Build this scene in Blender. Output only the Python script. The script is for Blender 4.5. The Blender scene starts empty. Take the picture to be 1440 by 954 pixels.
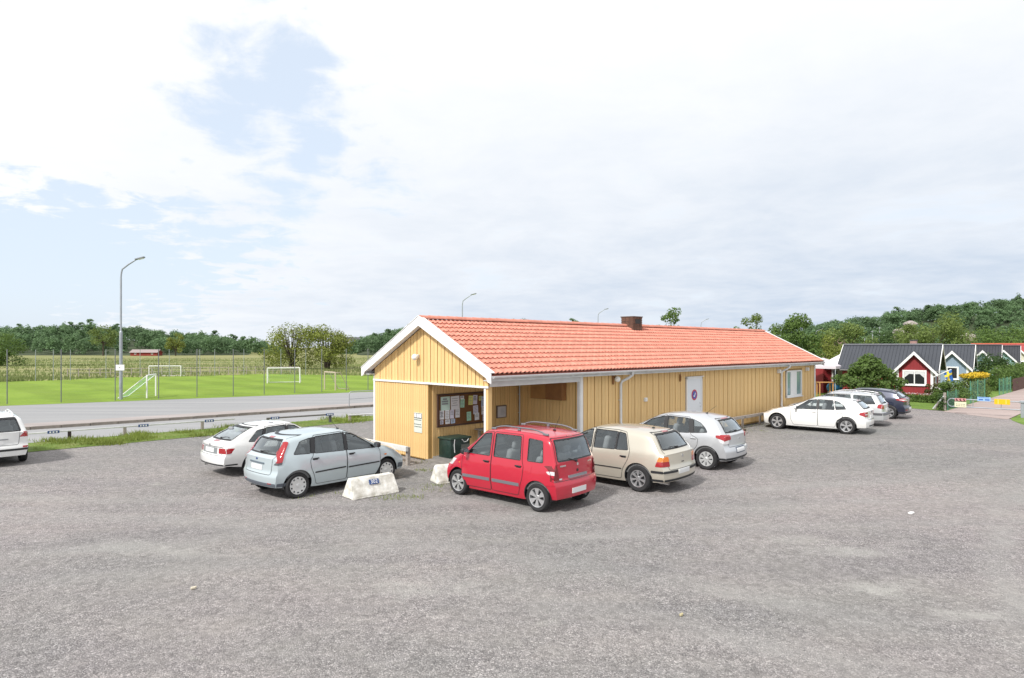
import bpy, bmesh, math, random
import numpy as np
from mathutils import Vector, Matrix
from mathutils.bvhtree import BVHTree
random.seed(7); RNG = np.random.default_rng(11)
SC = bpy.context.scene
COL = SC.collection
PI = math.pi
R = math.radians

# ------------------------------------------------------------------ camera
CAM_H, FPX, HORIZON = 3.3, 900.0, 488.0
cam_d = bpy.data.cameras.new('camera'); cam = bpy.data.objects.new('camera', cam_d); COL.objects.link(cam)
cam.location = (0, 0, CAM_H); cam.rotation_euler = (R(90), 0, 0)
cam_d.sensor_width = 36; cam_d.lens = 36 * FPX / 1440; cam_d.shift_y = (HORIZON - 477) / 1440
cam_d.clip_start = 0.1; cam_d.clip_end = 5000
SC.camera = cam
def at(px, py, z=0.0):
    """ground point (height z) that the photograph shows at this pixel"""
    d = (CAM_H - z) * FPX / (py - HORIZON)
    return Vector(((px - 720) / FPX * d, d, z))
def at_d(px, d, z=0.0):
    return Vector(((px - 720) / FPX * d, d, z))

# ------------------------------------------------------------------ light
SUN_DIR = Vector((-0.54, -0.68, 0.85)).normalized()       # towards the sun
sun_d = bpy.data.lights.new('sun', 'SUN'); sun_d.energy = 2.4; sun_d.angle = R(6); sun_d.color = (1, .96, .9)
sun = bpy.data.objects.new('sun', sun_d); COL.objects.link(sun)
sun.rotation_euler = SUN_DIR.to_track_quat('Z', 'Y').to_euler()
SC.view_settings.view_transform = 'Standard'; SC.view_settings.look = 'None'
SC.view_settings.gamma = 1; SC.view_settings.use_curve_mapping = False
SC.view_settings.exposure = 0.75
SC.cycles.max_bounces = 8; SC.cycles.transparent_max_bounces = 24
SC.cycles.use_denoising = True

def N(nt, typ, **kw):
    n = nt.nodes.new(typ)
    for k, v in kw.items():
        if k.startswith('i_'):
            key = k[2:]
            n.inputs[int(key) if key.isdigit() else key.replace('_', ' ')].default_value = v
        else: setattr(n, k, v)
    return n
def ramp(nt, src, stops, interp='LINEAR'):
    r = nt.nodes.new('ShaderNodeValToRGB'); cr = r.color_ramp; cr.interpolation = interp
    while len(cr.elements) < len(stops): cr.elements.new(.5)
    for e, (p, c) in zip(cr.elements, stops):
        e.position = p; e.color = (c if len(c) == 4 else (*c, 1)) if not isinstance(c, (int, float)) else (c, c, c, 1)
    nt.links.new(src, r.inputs[0]); return r.outputs[0]
def mix(nt, f, a, b, mode='MIX'):
    m = nt.nodes.new('ShaderNodeMix'); m.data_type = 'RGBA'; m.blend_type = mode
    for sock, v in ((m.inputs[0], f), (m.inputs[6], a), (m.inputs[7], b)):
        if hasattr(v, 'links') or hasattr(v, 'is_linked'): nt.links.new(v, sock)
        elif isinstance(v, (int, float)): sock.default_value = v
        else: sock.default_value = (*v, 1) if len(v) == 3 else v
    return m.outputs[2]
def mth(nt, op, a, b=None, clamp=False):
    m = nt.nodes.new('ShaderNodeMath'); m.operation = op; m.use_clamp = clamp
    for i, v in enumerate((a, b)):
        if v is None: continue
        if isinstance(v, (int, float)): m.inputs[i].default_value = v
        else: nt.links.new(v, m.inputs[i])
    return m.outputs[0]

# ------------------------------------------------------------------ sky: nishita with a broken cloud deck
def build_world():
    w = bpy.data.worlds.new('World'); SC.world = w; w.use_nodes = True
    nt = w.node_tree; nt.nodes.clear(); L = nt.links.new
    sky = N(nt, 'ShaderNodeTexSky', sky_type='NISHITA', sun_disc=False)
    sky.sun_elevation = math.asin(SUN_DIR.z); sky.sun_rotation = math.atan2(SUN_DIR.x, SUN_DIR.y)
    sky.air_density = 1.0; sky.dust_density = 1.5; sky.ozone_density = 1.0
    tc = N(nt, 'ShaderNodeTexCoord'); g = tc.outputs['Generated']
    nrm = N(nt, 'ShaderNodeVectorMath', operation='NORMALIZE'); L(g, nrm.inputs[0]); d = nrm.outputs[0]
    sep = N(nt, 'ShaderNodeSeparateXYZ'); L(d, sep.inputs[0])
    # cloud deck coordinates: direction projected on a high plane
    zz = mth(nt, 'ADD', mth(nt, 'MAXIMUM', sep.outputs[2], 0.0), 0.13)
    cx = mth(nt, 'DIVIDE', sep.outputs[0], zz); cy = mth(nt, 'DIVIDE', sep.outputs[1], zz)
    cv = N(nt, 'ShaderNodeCombineXYZ'); L(cx, cv.inputs[0]); L(cy, cv.inputs[1])
    n1 = N(nt, 'ShaderNodeTexNoise', i_Scale=1.3, i_Detail=9, i_Roughness=.62, i_Distortion=.3); L(cv.outputs[0], n1.inputs['Vector'])
    n2 = N(nt, 'ShaderNodeTexNoise', i_Scale=5.0, i_Detail=8, i_Roughness=.6, i_Distortion=.4); L(cv.outputs[0], n2.inputs['Vector'])
    nw = N(nt, 'ShaderNodeTexNoise', i_Scale=3.2, i_Detail=7, i_Roughness=.62); L(d, nw.inputs['Vector'])
    # openings in the deck, as directions
    def opening(px, py, size, soft, sx=1.0):
        v = Vector(((px - 720) / FPX, 1, (HORIZON - py) / FPX)).normalized()
        vs = N(nt, 'ShaderNodeVectorMath', operation='SUBTRACT'); L(d, vs.inputs[0]); vs.inputs[1].default_value = v
        sc = N(nt, 'ShaderNodeVectorMath', operation='MULTIPLY'); L(vs.outputs[0], sc.inputs[0]); sc.inputs[1].default_value = (1 / sx, 1 / sx, 1)
        ln = N(nt, 'ShaderNodeVectorMath', operation='LENGTH'); L(sc.outputs[0], ln.inputs[0])
        wob = mth(nt, 'MULTIPLY', mth(nt, 'SUBTRACT', nw.outputs[0], .5), .42)
        wob2 = mth(nt, 'MULTIPLY', mth(nt, 'SUBTRACT', n2.outputs[0], .5), .30)
        dist = mth(nt, 'ADD', mth(nt, 'ADD', ln.outputs['Value'], wob), wob2)
        mr = N(nt, 'ShaderNodeMapRange', i_1=size, i_2=size + soft, i_3=1.0, i_4=0.0); mr.interpolation_type = 'SMOOTHSTEP'
        L(dist, mr.inputs[0]); return mr.outputs[0]
    hole = None
    for a in ((400, 120, .022, .10, .7), (345, 150, .004, .10, 1.4), (432, 215, .020, .09, .6), (405, 285, .002, .10, 1.4),
              (120, 375, .075, .05, 2.6), (-150, 390, .10, .06, 2.2), (300, 345, .03, .07, 2.0)):
        o = opening(*a); hole = o if hole is None else mth(nt, 'MAXIMUM', hole, o)
    # the deck is closed except for these openings and thin spots of the noise
    thin = ramp(nt, n1.outputs[0], [(.30, .45), (.42, 0.0)])
    clear = mth(nt, 'MAXIMUM', hole, thin, True)
    # cloud brightness: thick parts grey-blue underneath, stronger away from the sun near the horizon
    b1 = ramp(nt, n1.outputs[0], [(.36, 0.0), (.66, 1.0)])
    b2 = ramp(nt, n2.outputs[0], [(.35, 0.0), (.7, 1.0)])
    az = N(nt, 'ShaderNodeVectorMath', operation='DOT_PRODUCT'); L(d, az.inputs[0]); az.inputs[1].default_value = (-SUN_DIR.x, -SUN_DIR.y, 0)
    away = N(nt, 'ShaderNodeMapRange', i_1=.05, i_2=.70, i_3=0.0, i_4=1.0); L(az.outputs['Value'], away.inputs[0])
    low = N(nt, 'ShaderNodeMapRange', i_1=.50, i_2=.03, i_3=0.0, i_4=1.0); L(sep.outputs[2], low.inputs[0])
    dark = mth(nt, 'MULTIPLY', away.outputs[0], low.outputs[0])
    shade = mth(nt, 'ADD', mth(nt, 'MULTIPLY', b1, .30), mth(nt, 'MULTIPLY', b2, .10))
    shade = mth(nt, 'ADD', mth(nt, 'MULTIPLY', shade, mth(nt, 'ADD', mth(nt, 'MULTIPLY', dark, .9), .22)), mth(nt, 'MULTIPLY', dark, .52), True)
    ccol = mix(nt, shade, (.94, .945, .955), (.46, .56, .70))
    bgs = N(nt, 'ShaderNodeBackground', i_Strength=.15); L(sky.outputs[0], bgs.inputs[0])
    # thin haze in front of the blue
    bgh = N(nt, 'ShaderNodeBackground', i_Strength=.62); bgh.inputs[0].default_value = (.74, .83, .95, 1)
    mh = N(nt, 'ShaderNodeMixShader'); mh.inputs[0].default_value = .87; L(bgs.outputs[0], mh.inputs[1]); L(bgh.outputs[0], mh.inputs[2])
    bgc = N(nt, 'ShaderNodeBackground', i_Strength=.68); L(ccol, bgc.inputs[0])
    ms = N(nt, 'ShaderNodeMixShader'); L(clear, ms.inputs[0]); L(bgc.outputs[0], ms.inputs[1]); L(mh.outputs[0], ms.inputs[2])
    out = N(nt, 'ShaderNodeOutputWorld'); L(ms.outputs[0], out.inputs[0])
build_world()

# ------------------------------------------------------------------ materials
MATS = {}
def mat(name, col, rough=.6, metal=0.0, coat=0.0, var=0.0, vscale=3.0, bump=0.0, bscale=40.0, island=0.0, spec=.5, col2=None, coords='Object', stretch=None, sheen=0, transl=0):
    if name in MATS: return MATS[name]
    m = bpy.data.materials.new(name); m.use_nodes = True; nt = m.node_tree; L = nt.links.new
    p = nt.nodes['Principled BSDF']
    p.inputs['Roughness'].default_value = rough; p.inputs['Metallic'].default_value = metal
    p.inputs['Coat Weight'].default_value = coat; p.inputs['Coat Roughness'].default_value = .04
    p.inputs['Specular IOR Level'].default_value = spec
    p.inputs['Base Color'].default_value = (*col, 1)
    src = None
    tc = N(nt, 'ShaderNodeTexCoord'); vec = tc.outputs[coords]
    if stretch:
        mp = N(nt, 'ShaderNodeMapping'); mp.inputs['Scale'].default_value = stretch; L(vec, mp.inputs[0]); vec = mp.outputs[0]
    if var > 0:
        n = N(nt, 'ShaderNodeTexNoise', i_Scale=vscale, i_Detail=6, i_Roughness=.6); L(vec, n.inputs['Vector'])
        c2 = col2 or tuple(c * (1 - var) for c in col)
        c1 = tuple(min(1, c * (1 + var * .6)) for c in col)
        src = ramp(nt, n.outputs[0], [(.3, c2), (.7, c1)])
    if island > 0:
        g = N(nt, 'ShaderNodeNewGeometry')
        oi = N(nt, 'ShaderNodeObjectInfo'); rnd = mth(nt, 'FRACT', mth(nt, 'ADD', g.outputs['Random Per Island'], oi.outputs['Random']))
        f = ramp(nt, rnd, [(0, 1 - island), (1, 1 + island)] if island < 0 else [(0, max(0, 1 - island)), (1, 1)])
        src = mix(nt, 1.0, src if src is not None else col, f, 'MULTIPLY')
    if src is not None: L(src, p.inputs['Base Color'])
    if bump > 0:
        n = N(nt, 'ShaderNodeTexNoise', i_Scale=bscale, i_Detail=4); L(vec, n.inputs['Vector'])
        b = N(nt, 'ShaderNodeBump', i_Strength=bump, i_Distance=.02); L(n.outputs[0], b.inputs['Height']); L(b.outputs[0], p.inputs['Normal'])
    if transl > 0:
        t = N(nt, 'ShaderNodeBsdfTranslucent'); o = nt.nodes['Material Output']
        if src is not None: L(src, t.inputs[0])
        else: t.inputs[0].default_value = (*col, 1)
        ms = N(nt, 'ShaderNodeMixShader'); ms.inputs[0].default_value = transl; L(p.outputs[0], ms.inputs[1]); L(t.outputs[0], ms.inputs[2]); L(ms.outputs[0], o.inputs[0])
    MATS[name] = m; return m
def glass(name, tint=(.62, .7, .7), boost=1.0):
    if name in MATS: return MATS[name]
    m = bpy.data.materials.new(name); m.use_nodes = True; nt = m.node_tree; nt.nodes.clear(); L = nt.links.new
    t = N(nt, 'ShaderNodeBsdfTransparent'); t.inputs[0].default_value = (*tint, 1)
    g = N(nt, 'ShaderNodeBsdfGlossy', i_Roughness=.02); g.inputs[0].default_value = (.90, .97, 1, 1)
    f = N(nt, 'ShaderNodeFresnel', i_IOR=1.55)
    fm = mth(nt, 'MULTIPLY', f.outputs[0], boost, True)
    s = N(nt, 'ShaderNodeMixShader'); L(fm, s.inputs[0]); L(t.outputs[0], s.inputs[1]); L(g.outputs[0], s.inputs[2])
    o = N(nt, 'ShaderNodeOutputMaterial'); L(s.outputs[0], o.inputs[0]); MATS[name] = m; return m

# ------------------------------------------------------------------ object helpers
def tag(o, label=None, cat=None, group=None, kind=None):
    for k, v in (('label', label), ('category', cat), ('group', group), ('kind', kind)):
        if v: o[k] = v
    return o
def empty(name, loc=(0, 0, 0), rz=0, parent=None):
    o = bpy.data.objects.new(name, None); COL.objects.link(o); o.location = loc; o.rotation_euler = (0, 0, rz)
    o.empty_display_size = .2
    if parent: o.parent = parent
    return o
def link(name, me, parent=None, loc=None, rz=None):
    o = bpy.data.objects.new(name, me); COL.objects.link(o)
    if parent: o.parent = parent
    if loc is not None: o.location = loc
    if rz is not None: o.rotation_euler = (0, 0, rz)
    return o
def smooth_mesh(me, ang=35):
    me.polygons.foreach_set('use_smooth', [True] * len(me.polygons))
    if ang < 180: me.set_sharp_from_angle(angle=R(ang))
class MB:
    """collects shapes, builds ONE mesh object"""
    def __init__(s): s.v = []; s.f = []; s.m = []; s.cur = 0
    def add(s, vs, fs):
        o = len(s.v); s.v += [tuple(x) for x in vs]; s.f += [tuple(i + o for i in f) for f in fs]; s.m += [s.cur] * len(fs); return s
    def box(s, c, size, rz=0, M=None):
        hx, hy, hz = (k / 2 for k in size); vs = []
        ca, sa = math.cos(rz), math.sin(rz)
        for x, y, z in ((-1, -1, -1), (1, -1, -1), (1, 1, -1), (-1, 1, -1), (-1, -1, 1), (1, -1, 1), (1, 1, 1), (-1, 1, 1)):
            p = Vector((x * hx * ca - y * hy * sa, x * hx * sa + y * hy * ca, z * hz)); p = (M @ p) if M else p
            vs.append(p + Vector(c))
        return s.add(vs, [(0, 3, 2, 1), (4, 5, 6, 7), (0, 1, 5, 4), (1, 2, 6, 5), (2, 3, 7, 6), (3, 0, 4, 7)])
    def bbox(s, c, size, b=.01, rz=0):
        """bevelled box (chamfered along all edges)"""
        bm = bmesh.new(); bmesh.ops.create_cube(bm, size=1)
        for v in bm.verts: v.co = Vector((v.co.x * size[0], v.co.y * size[1], v.co.z * size[2]))
        bmesh.ops.bevel(bm, geom=bm.edges[:], offset=b, segments=2, affect='EDGES', profile=.5)
        Rm = Matrix.Rotation(rz, 3, 'Z'); bm.verts.index_update()
        s.add([Rm @ v.co + Vector(c) for v in bm.verts], [[v.index for v in f.verts] for f in bm.faces]); bm.free(); return s
    def tube(s, pts, r, n=8, caps=True):
        pts = [Vector(p) for p in pts]; rr = r if hasattr(r, '__len__') else [r] * len(pts)
        o = len(s.v); vs = []; fs = []; prev = None
        for i, p in enumerate(pts):
            t = (pts[min(i + 1, len(pts) - 1)] - pts[max(i - 1, 0)]).normalized()
            if prev is None: a = t.orthogonal().normalized()
            else: a = (prev - t * prev.dot(t)).normalized()
            prev = a; b = t.cross(a)
            for k in range(n):
                an = 2 * PI * k / n; vs.append(p + (a * math.cos(an) + b * math.sin(an)) * rr[i])
        for i in range(len(pts) - 1):
            for k in range(n):
                k2 = (k + 1) % n; fs.append((i * n + k, i * n + k2, (i + 1) * n + k2, (i + 1) * n + k))
        if caps: fs.append(tuple(range(n))[::-1]); fs.append(tuple((len(pts) - 1) * n + k for k in range(n)))
        return s.add(vs, fs)
    def cyl(s, a, b, r, n=12): return s.tube([a, b], r, n)
    def lathe(s, prof, n=24, M=None, closed=False):
        """profile (r, z) round the z axis"""
        vs = []; fs = []; k = len(prof)
        for j in range(n):
            an = 2 * PI * j / n
            for r_, z in prof:
                p = Vector((r_ * math.cos(an), r_ * math.sin(an), z)); vs.append(M @ p if M else p)
        for j in range(n):
            j2 = (j + 1) % n
            for i in range(k - 1 + (1 if closed else 0)):
                i2 = (i + 1) % k; fs.append((j * k + i, j2 * k + i, j2 * k + i2, j * k + i2))
        return s.add(vs, fs)
    def prism(s, poly, a, b, axis='y'):
        """polygon in two axes extruded along the third from a to b"""
        n = len(poly); vs = []
        for t in (a, b):
            for p, q in poly: vs.append({'y': (p, t, q), 'x': (t, p, q), 'z': (p, q, t)}[axis])
        fs = [tuple(range(n)), tuple(range(2 * n - 1, n - 1, -1))]
        for i in range(n): j = (i + 1) % n; fs.append((i, i + n, j + n, j))
        return s.add(vs, fs)
    def mesh(s, mats, name='m', smooth=None, recalc=True):
        me = bpy.data.meshes.new(name); me.from_pydata(s.v, [], s.f)
        for m in (mats if isinstance(mats, (list, tuple)) else [mats]): me.materials.append(m)
        if any(s.m): me.polygons.foreach_set('material_index', s.m)
        if recalc:
            bm = bmesh.new(); bm.from_mesh(me); bmesh.ops.recalc_face_normals(bm, faces=bm.faces[:]); bm.to_mesh(me); bm.free()
        if smooth: smooth_mesh(me, smooth)
        me.update(); return me
    def build(s, name, mats, parent=None, smooth=None, loc=None, rz=None, recalc=True):
        return link(name, s.mesh(mats, name, smooth, recalc), parent, loc, rz)
def np_mesh(name, v, f, mats, mi=None, smooth=False):
    """fast mesh from numpy arrays; f is (n, k)"""
    me = bpy.data.meshes.new(name); v = np.asarray(v, dtype=np.float32); f = np.asarray(f, dtype=np.int32); k = f.shape[1]
    me.vertices.add(len(v)); me.vertices.foreach_set('co', v.ravel())
    me.loops.add(f.size); me.loops.foreach_set('vertex_index', f.ravel())
    me.polygons.add(len(f)); me.polygons.foreach_set('loop_start', np.arange(0, f.size, k, dtype=np.int32))
    if mi is not None: me.polygons.foreach_set('material_index', np.asarray(mi, dtype=np.int32))
    for m in (mats if isinstance(mats, (list, tuple)) else [mats]): me.materials.append(m)
    me.update(calc_edges=True); me.validate()
    if smooth: me.polygons.foreach_set('use_smooth', [True] * len(f))
    return me
def copy_tree(o, parent=None):
    c = o.copy(); COL.objects.link(c); c.parent = parent
    for ch in list(o.children): copy_tree(ch, c)
    return c
def text_mesh(s, size, material, depth=.002):
    cu = bpy.data.curves.new('lettering', 'FONT'); cu.body = s; cu.size = size; cu.extrude = depth; cu.align_x = 'CENTER'; cu.align_y = 'CENTER'; cu.resolution_u = 3
    o = bpy.data.objects.new('lettering', cu); COL.objects.link(o); bpy.context.view_layer.update()
    me = bpy.data.meshes.new_from_object(o.evaluated_get(bpy.context.evaluated_depsgraph_get()))
    bpy.data.objects.remove(o); me.materials.clear(); me.materials.append(material); return me
# ------------------------------------------------------------------ cars
M_TYRE = mat('tyre_rubber', (.022, .022, .024), .85, bump=.2, bscale=60)
M_ALLOY = mat('alloy', (.62, .63, .65), .32, metal=.75)
M_BLACK = mat('black_plastic', (.022, .023, .026), .55)
M_DARK = mat('dark_interior', (.17, .175, .18), .8)
M_SEAT = mat('seat_fabric', (.26, .27, .29), .95, var=.2, vscale=12)
M_TRIM = mat('grey_trim', (.10, .10, .11), .5)
M_CHROME = mat('chrome', (.75, .76, .78), .12, metal=1)
M_RED = mat('red_lens', (.34, .004, .010), .12, coat=1, spec=.6)
M_REDD = mat('dark_red_lens', (.16, .002, .006), .12, coat=1, spec=.6)
M_ORANGE = mat('orange_lens', (.75, .20, .02), .15, coat=1)
M_CLEAR = mat('clear_lens', (.72, .72, .74), .12, coat=1, metal=.2)
M_PLATE = mat('plate_white', (.72, .73, .74), .4)
M_GLASS = glass('car_glass', (.90, .94, .93), 2.6)
def sm(e0, e1, x):
    t = np.clip((np.asarray(x, float) - e0) / (e1 - e0), 0, 1); return t * t * (3 - 2 * t)
def curve(pts, sig=.03):
    """smoothed piecewise-linear function through (x, value) points"""
    xs = np.array([p[0] for p in pts], float); vs = np.array([p[1] for p in pts], float)
    g = np.arange(xs[0] - .3, xs[-1] + .3, .005); y = np.interp(g, xs, vs)
    if sig > 0:
        k = np.exp(-.5 * (np.arange(-60, 61) * .005 / sig) ** 2); k /= k.sum()
        y2 = np.convolve(np.pad(y, 60, mode='edge'), k, mode='valid')
    else: y2 = y
    return lambda x: np.interp(x, g, y2)
def rounded(poly, r=.03, n=4):
    out = []; m = len(poly); rs = r if hasattr(r, '__len__') else [r] * m
    for i in range(m):
        p0, p, p1 = Vector(poly[i - 1]), Vector(poly[i]), Vector(poly[(i + 1) % m])
        a, b = (p0 - p), (p1 - p); rr = min(rs[i], a.length * .45, b.length * .45)
        A = p + a.normalized() * rr; B = p + b.normalized() * rr
        for k in range(n + 1):
            t = k / n; q = A * (1 - t) ** 2 + p * 2 * t * (1 - t) + B * t * t; out.append((q.x, q.y))
    return out
def inset(poly, d):
    c = Vector((sum(p[0] for p in poly) / len(poly), sum(p[1] for p in poly) / len(poly))); n = len(poly); out = []
    area = sum(poly[i][0] * poly[(i + 1) % n][1] - poly[(i + 1) % n][0] * poly[i][1] for i in range(n)); sg = 1 if area > 0 else -1
    for i in range(n):
        a, b, e = Vector(poly[i - 1]), Vector(poly[i]), Vector(poly[(i + 1) % n])
        t = (e - a); t = t.normalized() if t.length > 1e-6 else Vector((1, 0)); out.append((b.x - t.y * sg * d, b.y + t.x * sg * d))
    return out

class Car:
    def __init__(s, P):
        s.P = P; Ln, W = P['L'], P['W']; s.x0, s.x1 = -Ln / 2, Ln / 2
        s.top = curve(P['top'], P.get('top_s', .045)); s.bot = curve(P['bot'], .05); s.belt = curve(P['belt'], .08)
        w2 = W / 2; s.w2 = w2
        s.wid = curve([(s.x0, w2 * .93), (s.x0 + .12, w2 * .965), (s.x0 + .6, w2), (s.x1 - .9, w2), (s.x1 - .35, w2 * .965), (s.x1, w2 * .86)], .08)
        s.rp = curve(P['rear'], .025); s.fp = curve(P['front'], .03)
        s.tum = P.get('tumble', .30)
        s.root = None
    def side_y(s, x, t):
        """half width of the lower side at fraction t between sill and shoulder"""
        w = float(s.wid(x)); y = w - .075 * (1 - t) ** 3 - .045 * t ** 4
        zb, zs = s.zb, s.zs; z = zb + (zs - zb) * t
        for xw in (s.P['xr'], s.P['xf']):
            y += s.P.get('flare', .022) * math.exp(-((x - xw) / .42) ** 2) * math.exp(-((z - .42) / .26) ** 2)
        return y
    def section(s, x, ins=0.0, floor=None):
        zt = float(s.top(x)) - ins; zb = float(s.bot(x)) if floor is None else floor
        zs = min(float(s.belt(x)), zt - .085); s.zb, s.zs = float(s.bot(x)), zs
        if floor is not None: zs = max(zs, zb + .02)
        pts = [(0, zb), (float(s.wid(x)) * .5, zb)]
        for k in range(12):
            t = k / 11; z = zb + (zs - zb) * t
            tt = (z - s.zb) / max(.05, zs - s.zb); pts.append((s.side_y(x, tt) - ins, z))
        ws = pts[-1][0]; h = zt - zs; cr = min(.06, .10 * h + .014)
        E = Vector((ws - s.tum * h - .01, zt - cr)); P0 = Vector((ws, zs))
        for t in (.22, .44, .66): q = P0.lerp(E, t); pts.append((q.x, q.y))
        A = P0.lerp(E, .84); ye = E.x * .84; B = Vector((ye, zt - cr * (ye / E.x) ** 2 * .72))
        for k in range(5):
            t = k / 4; q = A * (1 - t) ** 2 + E * 2 * t * (1 - t) + B * t * t; pts.append((q.x, q.y))
        for k in (.75, .5, .25, 0): y = ye * k; pts.append((y, zt - cr * (y / E.x) ** 2 * .72))
        return pts
    def deform(s, x, y, z):
        P = s.P; wr = float(sm(s.x0 + .75, s.x0, x)); wf = float(sm(s.x1 - .95, s.x1 - .05, x)); u = min(1.15, abs(y) / s.w2)
        x += wr * (P.get('bow_r', .10) * u ** 2.6 + float(s.rp(z)))
        x -= wf * (P.get('bow_f', .24) * u ** 2.4 + float(s.fp(z)))
        # windscreen and rear window bow
        return x
    def loft(s, xs, ins=0, floor=None):
        rings = []; vs = []; fs = []
        for x in xs:
            sec = s.section(x, ins, floor); ring = []
            full = [(y, z) for y, z in sec] + [(-y, z) for y, z in sec[-2:0:-1]]
            for y, z in full: ring.append(len(vs)); vs.append((s.deform(x, y, z), y, z))
            rings.append(ring)
        n = len(rings[0])
        for a, b in zip(rings, rings[1:]):
            for i in range(n): j = (i + 1) % n; fs.append((a[i], b[i], b[j], a[j]))
        # end caps as rows across
        ns = (n + 2) // 2
        for ring, x, flip in ((rings[0], xs[0], 0), (rings[-1], xs[-1], 1)):
            rows = []
            for j in range(1, ns - 1):
                a, b = ring[j], ring[n - j]; ya, z = vs[a][1], vs[a][2]; row = [a]
                for k in range(1, 8): y = ya * (1 - k / 4); row.append(len(vs)); vs.append((s.deform(x, y, z), y, z))
                row.append(b); rows.append(row)
            def q(f): fs.append(f[::-1] if flip else f)
            for r0, r1 in zip(rows, rows[1:]):
                for k in range(8): q((r0[k], r1[k], r1[k + 1], r0[k + 1]))
            for row, c in ((rows[0], ring[0]), (rows[-1], ring[ns - 1])):
                for k in range(8): q((row[k], row[k + 1], c) if c == ring[0] else (row[k + 1], row[k], c))
        return vs, fs
    # --- conforming patches -------------------------------------------------
    def hit(s, a, b, view):
        if view in ('L', 'R'):
            sg = 1 if view == 'L' else -1; o, d = Vector((a, 3 * sg, b)), Vector((0, -sg, 0))
        elif view in ('B', 'F'):
            sg = -1 if view == 'B' else 1; o, d = Vector((5 * sg, a, b)), Vector((-sg, 0, 0))
        else: o, d = Vector((a, b, 4)), Vector((0, 0, -1))
        h = s.bvh.ray_cast(o, d)
        if h[0] is None:
            tgt = o + d * (abs(o.y) - s.w2 if view in 'LR' else 2.6); h = s.bvh.find_nearest(tgt)
            n = h[1]
            return h[0], n if n.dot(-d) > 0 else -n
        return h[0], (h[1] if h[1].dot(-d) > 0 else -h[1])
    def patch(s, mb, poly, view, off=.004, holes=(), step=.09, rim=0):
        bm = bmesh.new()
        for loop in [poly] + list(holes):
            vv = [bm.verts.new((p[0], p[1], 0)) for p in loop]
            for i in range(len(vv)): bm.edges.new((vv[i], vv[(i + 1) % len(vv)]))
        bmesh.ops.triangle_fill(bm, edges=bm.edges[:], use_beauty=True)
        for ax in (0, 1):
            lo = min(p[ax] for p in poly); hi = max(p[ax] for p in poly); k = int((hi - lo) / step)
            for i in range(1, k + 1):
                c = [0, 0, 0]; c[ax] = lo + (hi - lo) * i / (k + 1); nn = [0, 0, 0]; nn[ax] = 1
                bmesh.ops.bisect_plane(bm, geom=bm.verts[:] + bm.edges[:] + bm.faces[:], plane_co=c, plane_no=nn)
        if rim:
            bnd = [e for e in bm.edges if e.is_boundary]; r = bmesh.ops.extrude_edge_only(bm, edges=bnd)
            low = {v for v in r['geom'] if isinstance(v, bmesh.types.BMVert)}
        else: low = set()
        bm.normal_update()
        for f in bm.faces:
            if not rim and (f.normal.z < 0) != (view in 'LB'): f.normal_flip()
        bm.verts.index_update(); bm.verts.ensure_lookup_table(); vs = []
        for v in bm.verts:
            p, n = s.hit(v.co.x, v.co.y, view)
            if rim: n = {'L': Vector((0, 1, .15)), 'R': Vector((0, -1, .15)), 'B': Vector((-1, 0, .1)), 'F': Vector((1, 0, .1)), 'T': Vector((0, 0, 1))}[view]
            vs.append(p + n * (off if v not in low else off - rim))
        mb.add(vs, [[v.index for v in f.verts] for f in bm.faces]); bm.free()
    def ribbon(s, mb, line, view, width, off=.005, closed=True, step=.06):
        pts = []; m = len(line); rng = range(m if closed else m - 1)
        for i in rng:
            a, b = Vector(line[i]), Vector(line[(i + 1) % m]); k = max(1, int((b - a).length / step))
            for j in range(k): pts.append(a.lerp(b, j / k))
        if not closed: pts.append(Vector(line[-1]))
        n = len(pts); vs = []; fs = []
        for i, p in enumerate(pts):
            a = pts[i - 1] if (closed or i) else p; b = pts[(i + 1) % n] if (closed or i < n - 1) else p
            t = (b - a).normalized(); nr = Vector((-t.y, t.x)) * width / 2
            for q in (p + nr, p - nr): h, nn = s.hit(q.x, q.y, view); vs.append(h + nn * off)
        for i in range(n if closed else n - 1): j = (i + 1) % n; fs.append((2 * i, 2 * i + 1, 2 * j + 1, 2 * j))
        mb.add(vs, fs)
    # --- assembly ------------------------------------------------------------
    def make(s, loc, heading, label, group=None, scale=1.0):
        P = s.P; root = s.root = empty(P['name'], loc, heading); tag(root, label, 'car', group); root.scale = (scale,) * 3
        paint = P['paint']; Ln = P['L']
        xs = np.concatenate([np.linspace(s.x0, s.x0 + .5, 16)[:-1], np.linspace(s.x0 + .5, s.x1 - .5, 44)[:-1], np.linspace(s.x1 - .5, s.x1, 12)])
        vs, fs = s.loft(xs); solid = bpy.data.meshes.new('body'); solid.from_pydata(vs, [], fs)
        bm = bmesh.new(); bm.from_mesh(solid); bmesh.ops.recalc_face_normals(bm, faces=bm.faces[:]); bm.to_mesh(solid); s.bvh = BVHTree.FromBMesh(bm); bm.free()
        # cutters
        c0, c1 = P['cabin']; cab = MB(); cab.add(*s.loft(np.linspace(c0, c1, 30), .06, .42))
        xm = (c0 + c1) / 2; cut = MB()
        for w in P['side_windows']:
            poly = rounded(w, .035)
            cut.prism(poly, .40, 1.3, 'y'); cut.prism(poly, -1.3, -.40, 'y')
        ends = MB(); ends.prism(rounded(P['windscreen'], .05), xm, s.x1 + .4, 'x')
        ends2 = MB(); ends2.prism(rounded(P['rear_window'], .05), s.x0 - .4, xm - .05, 'x')
        wells = MB(); rw = P['R']
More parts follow.
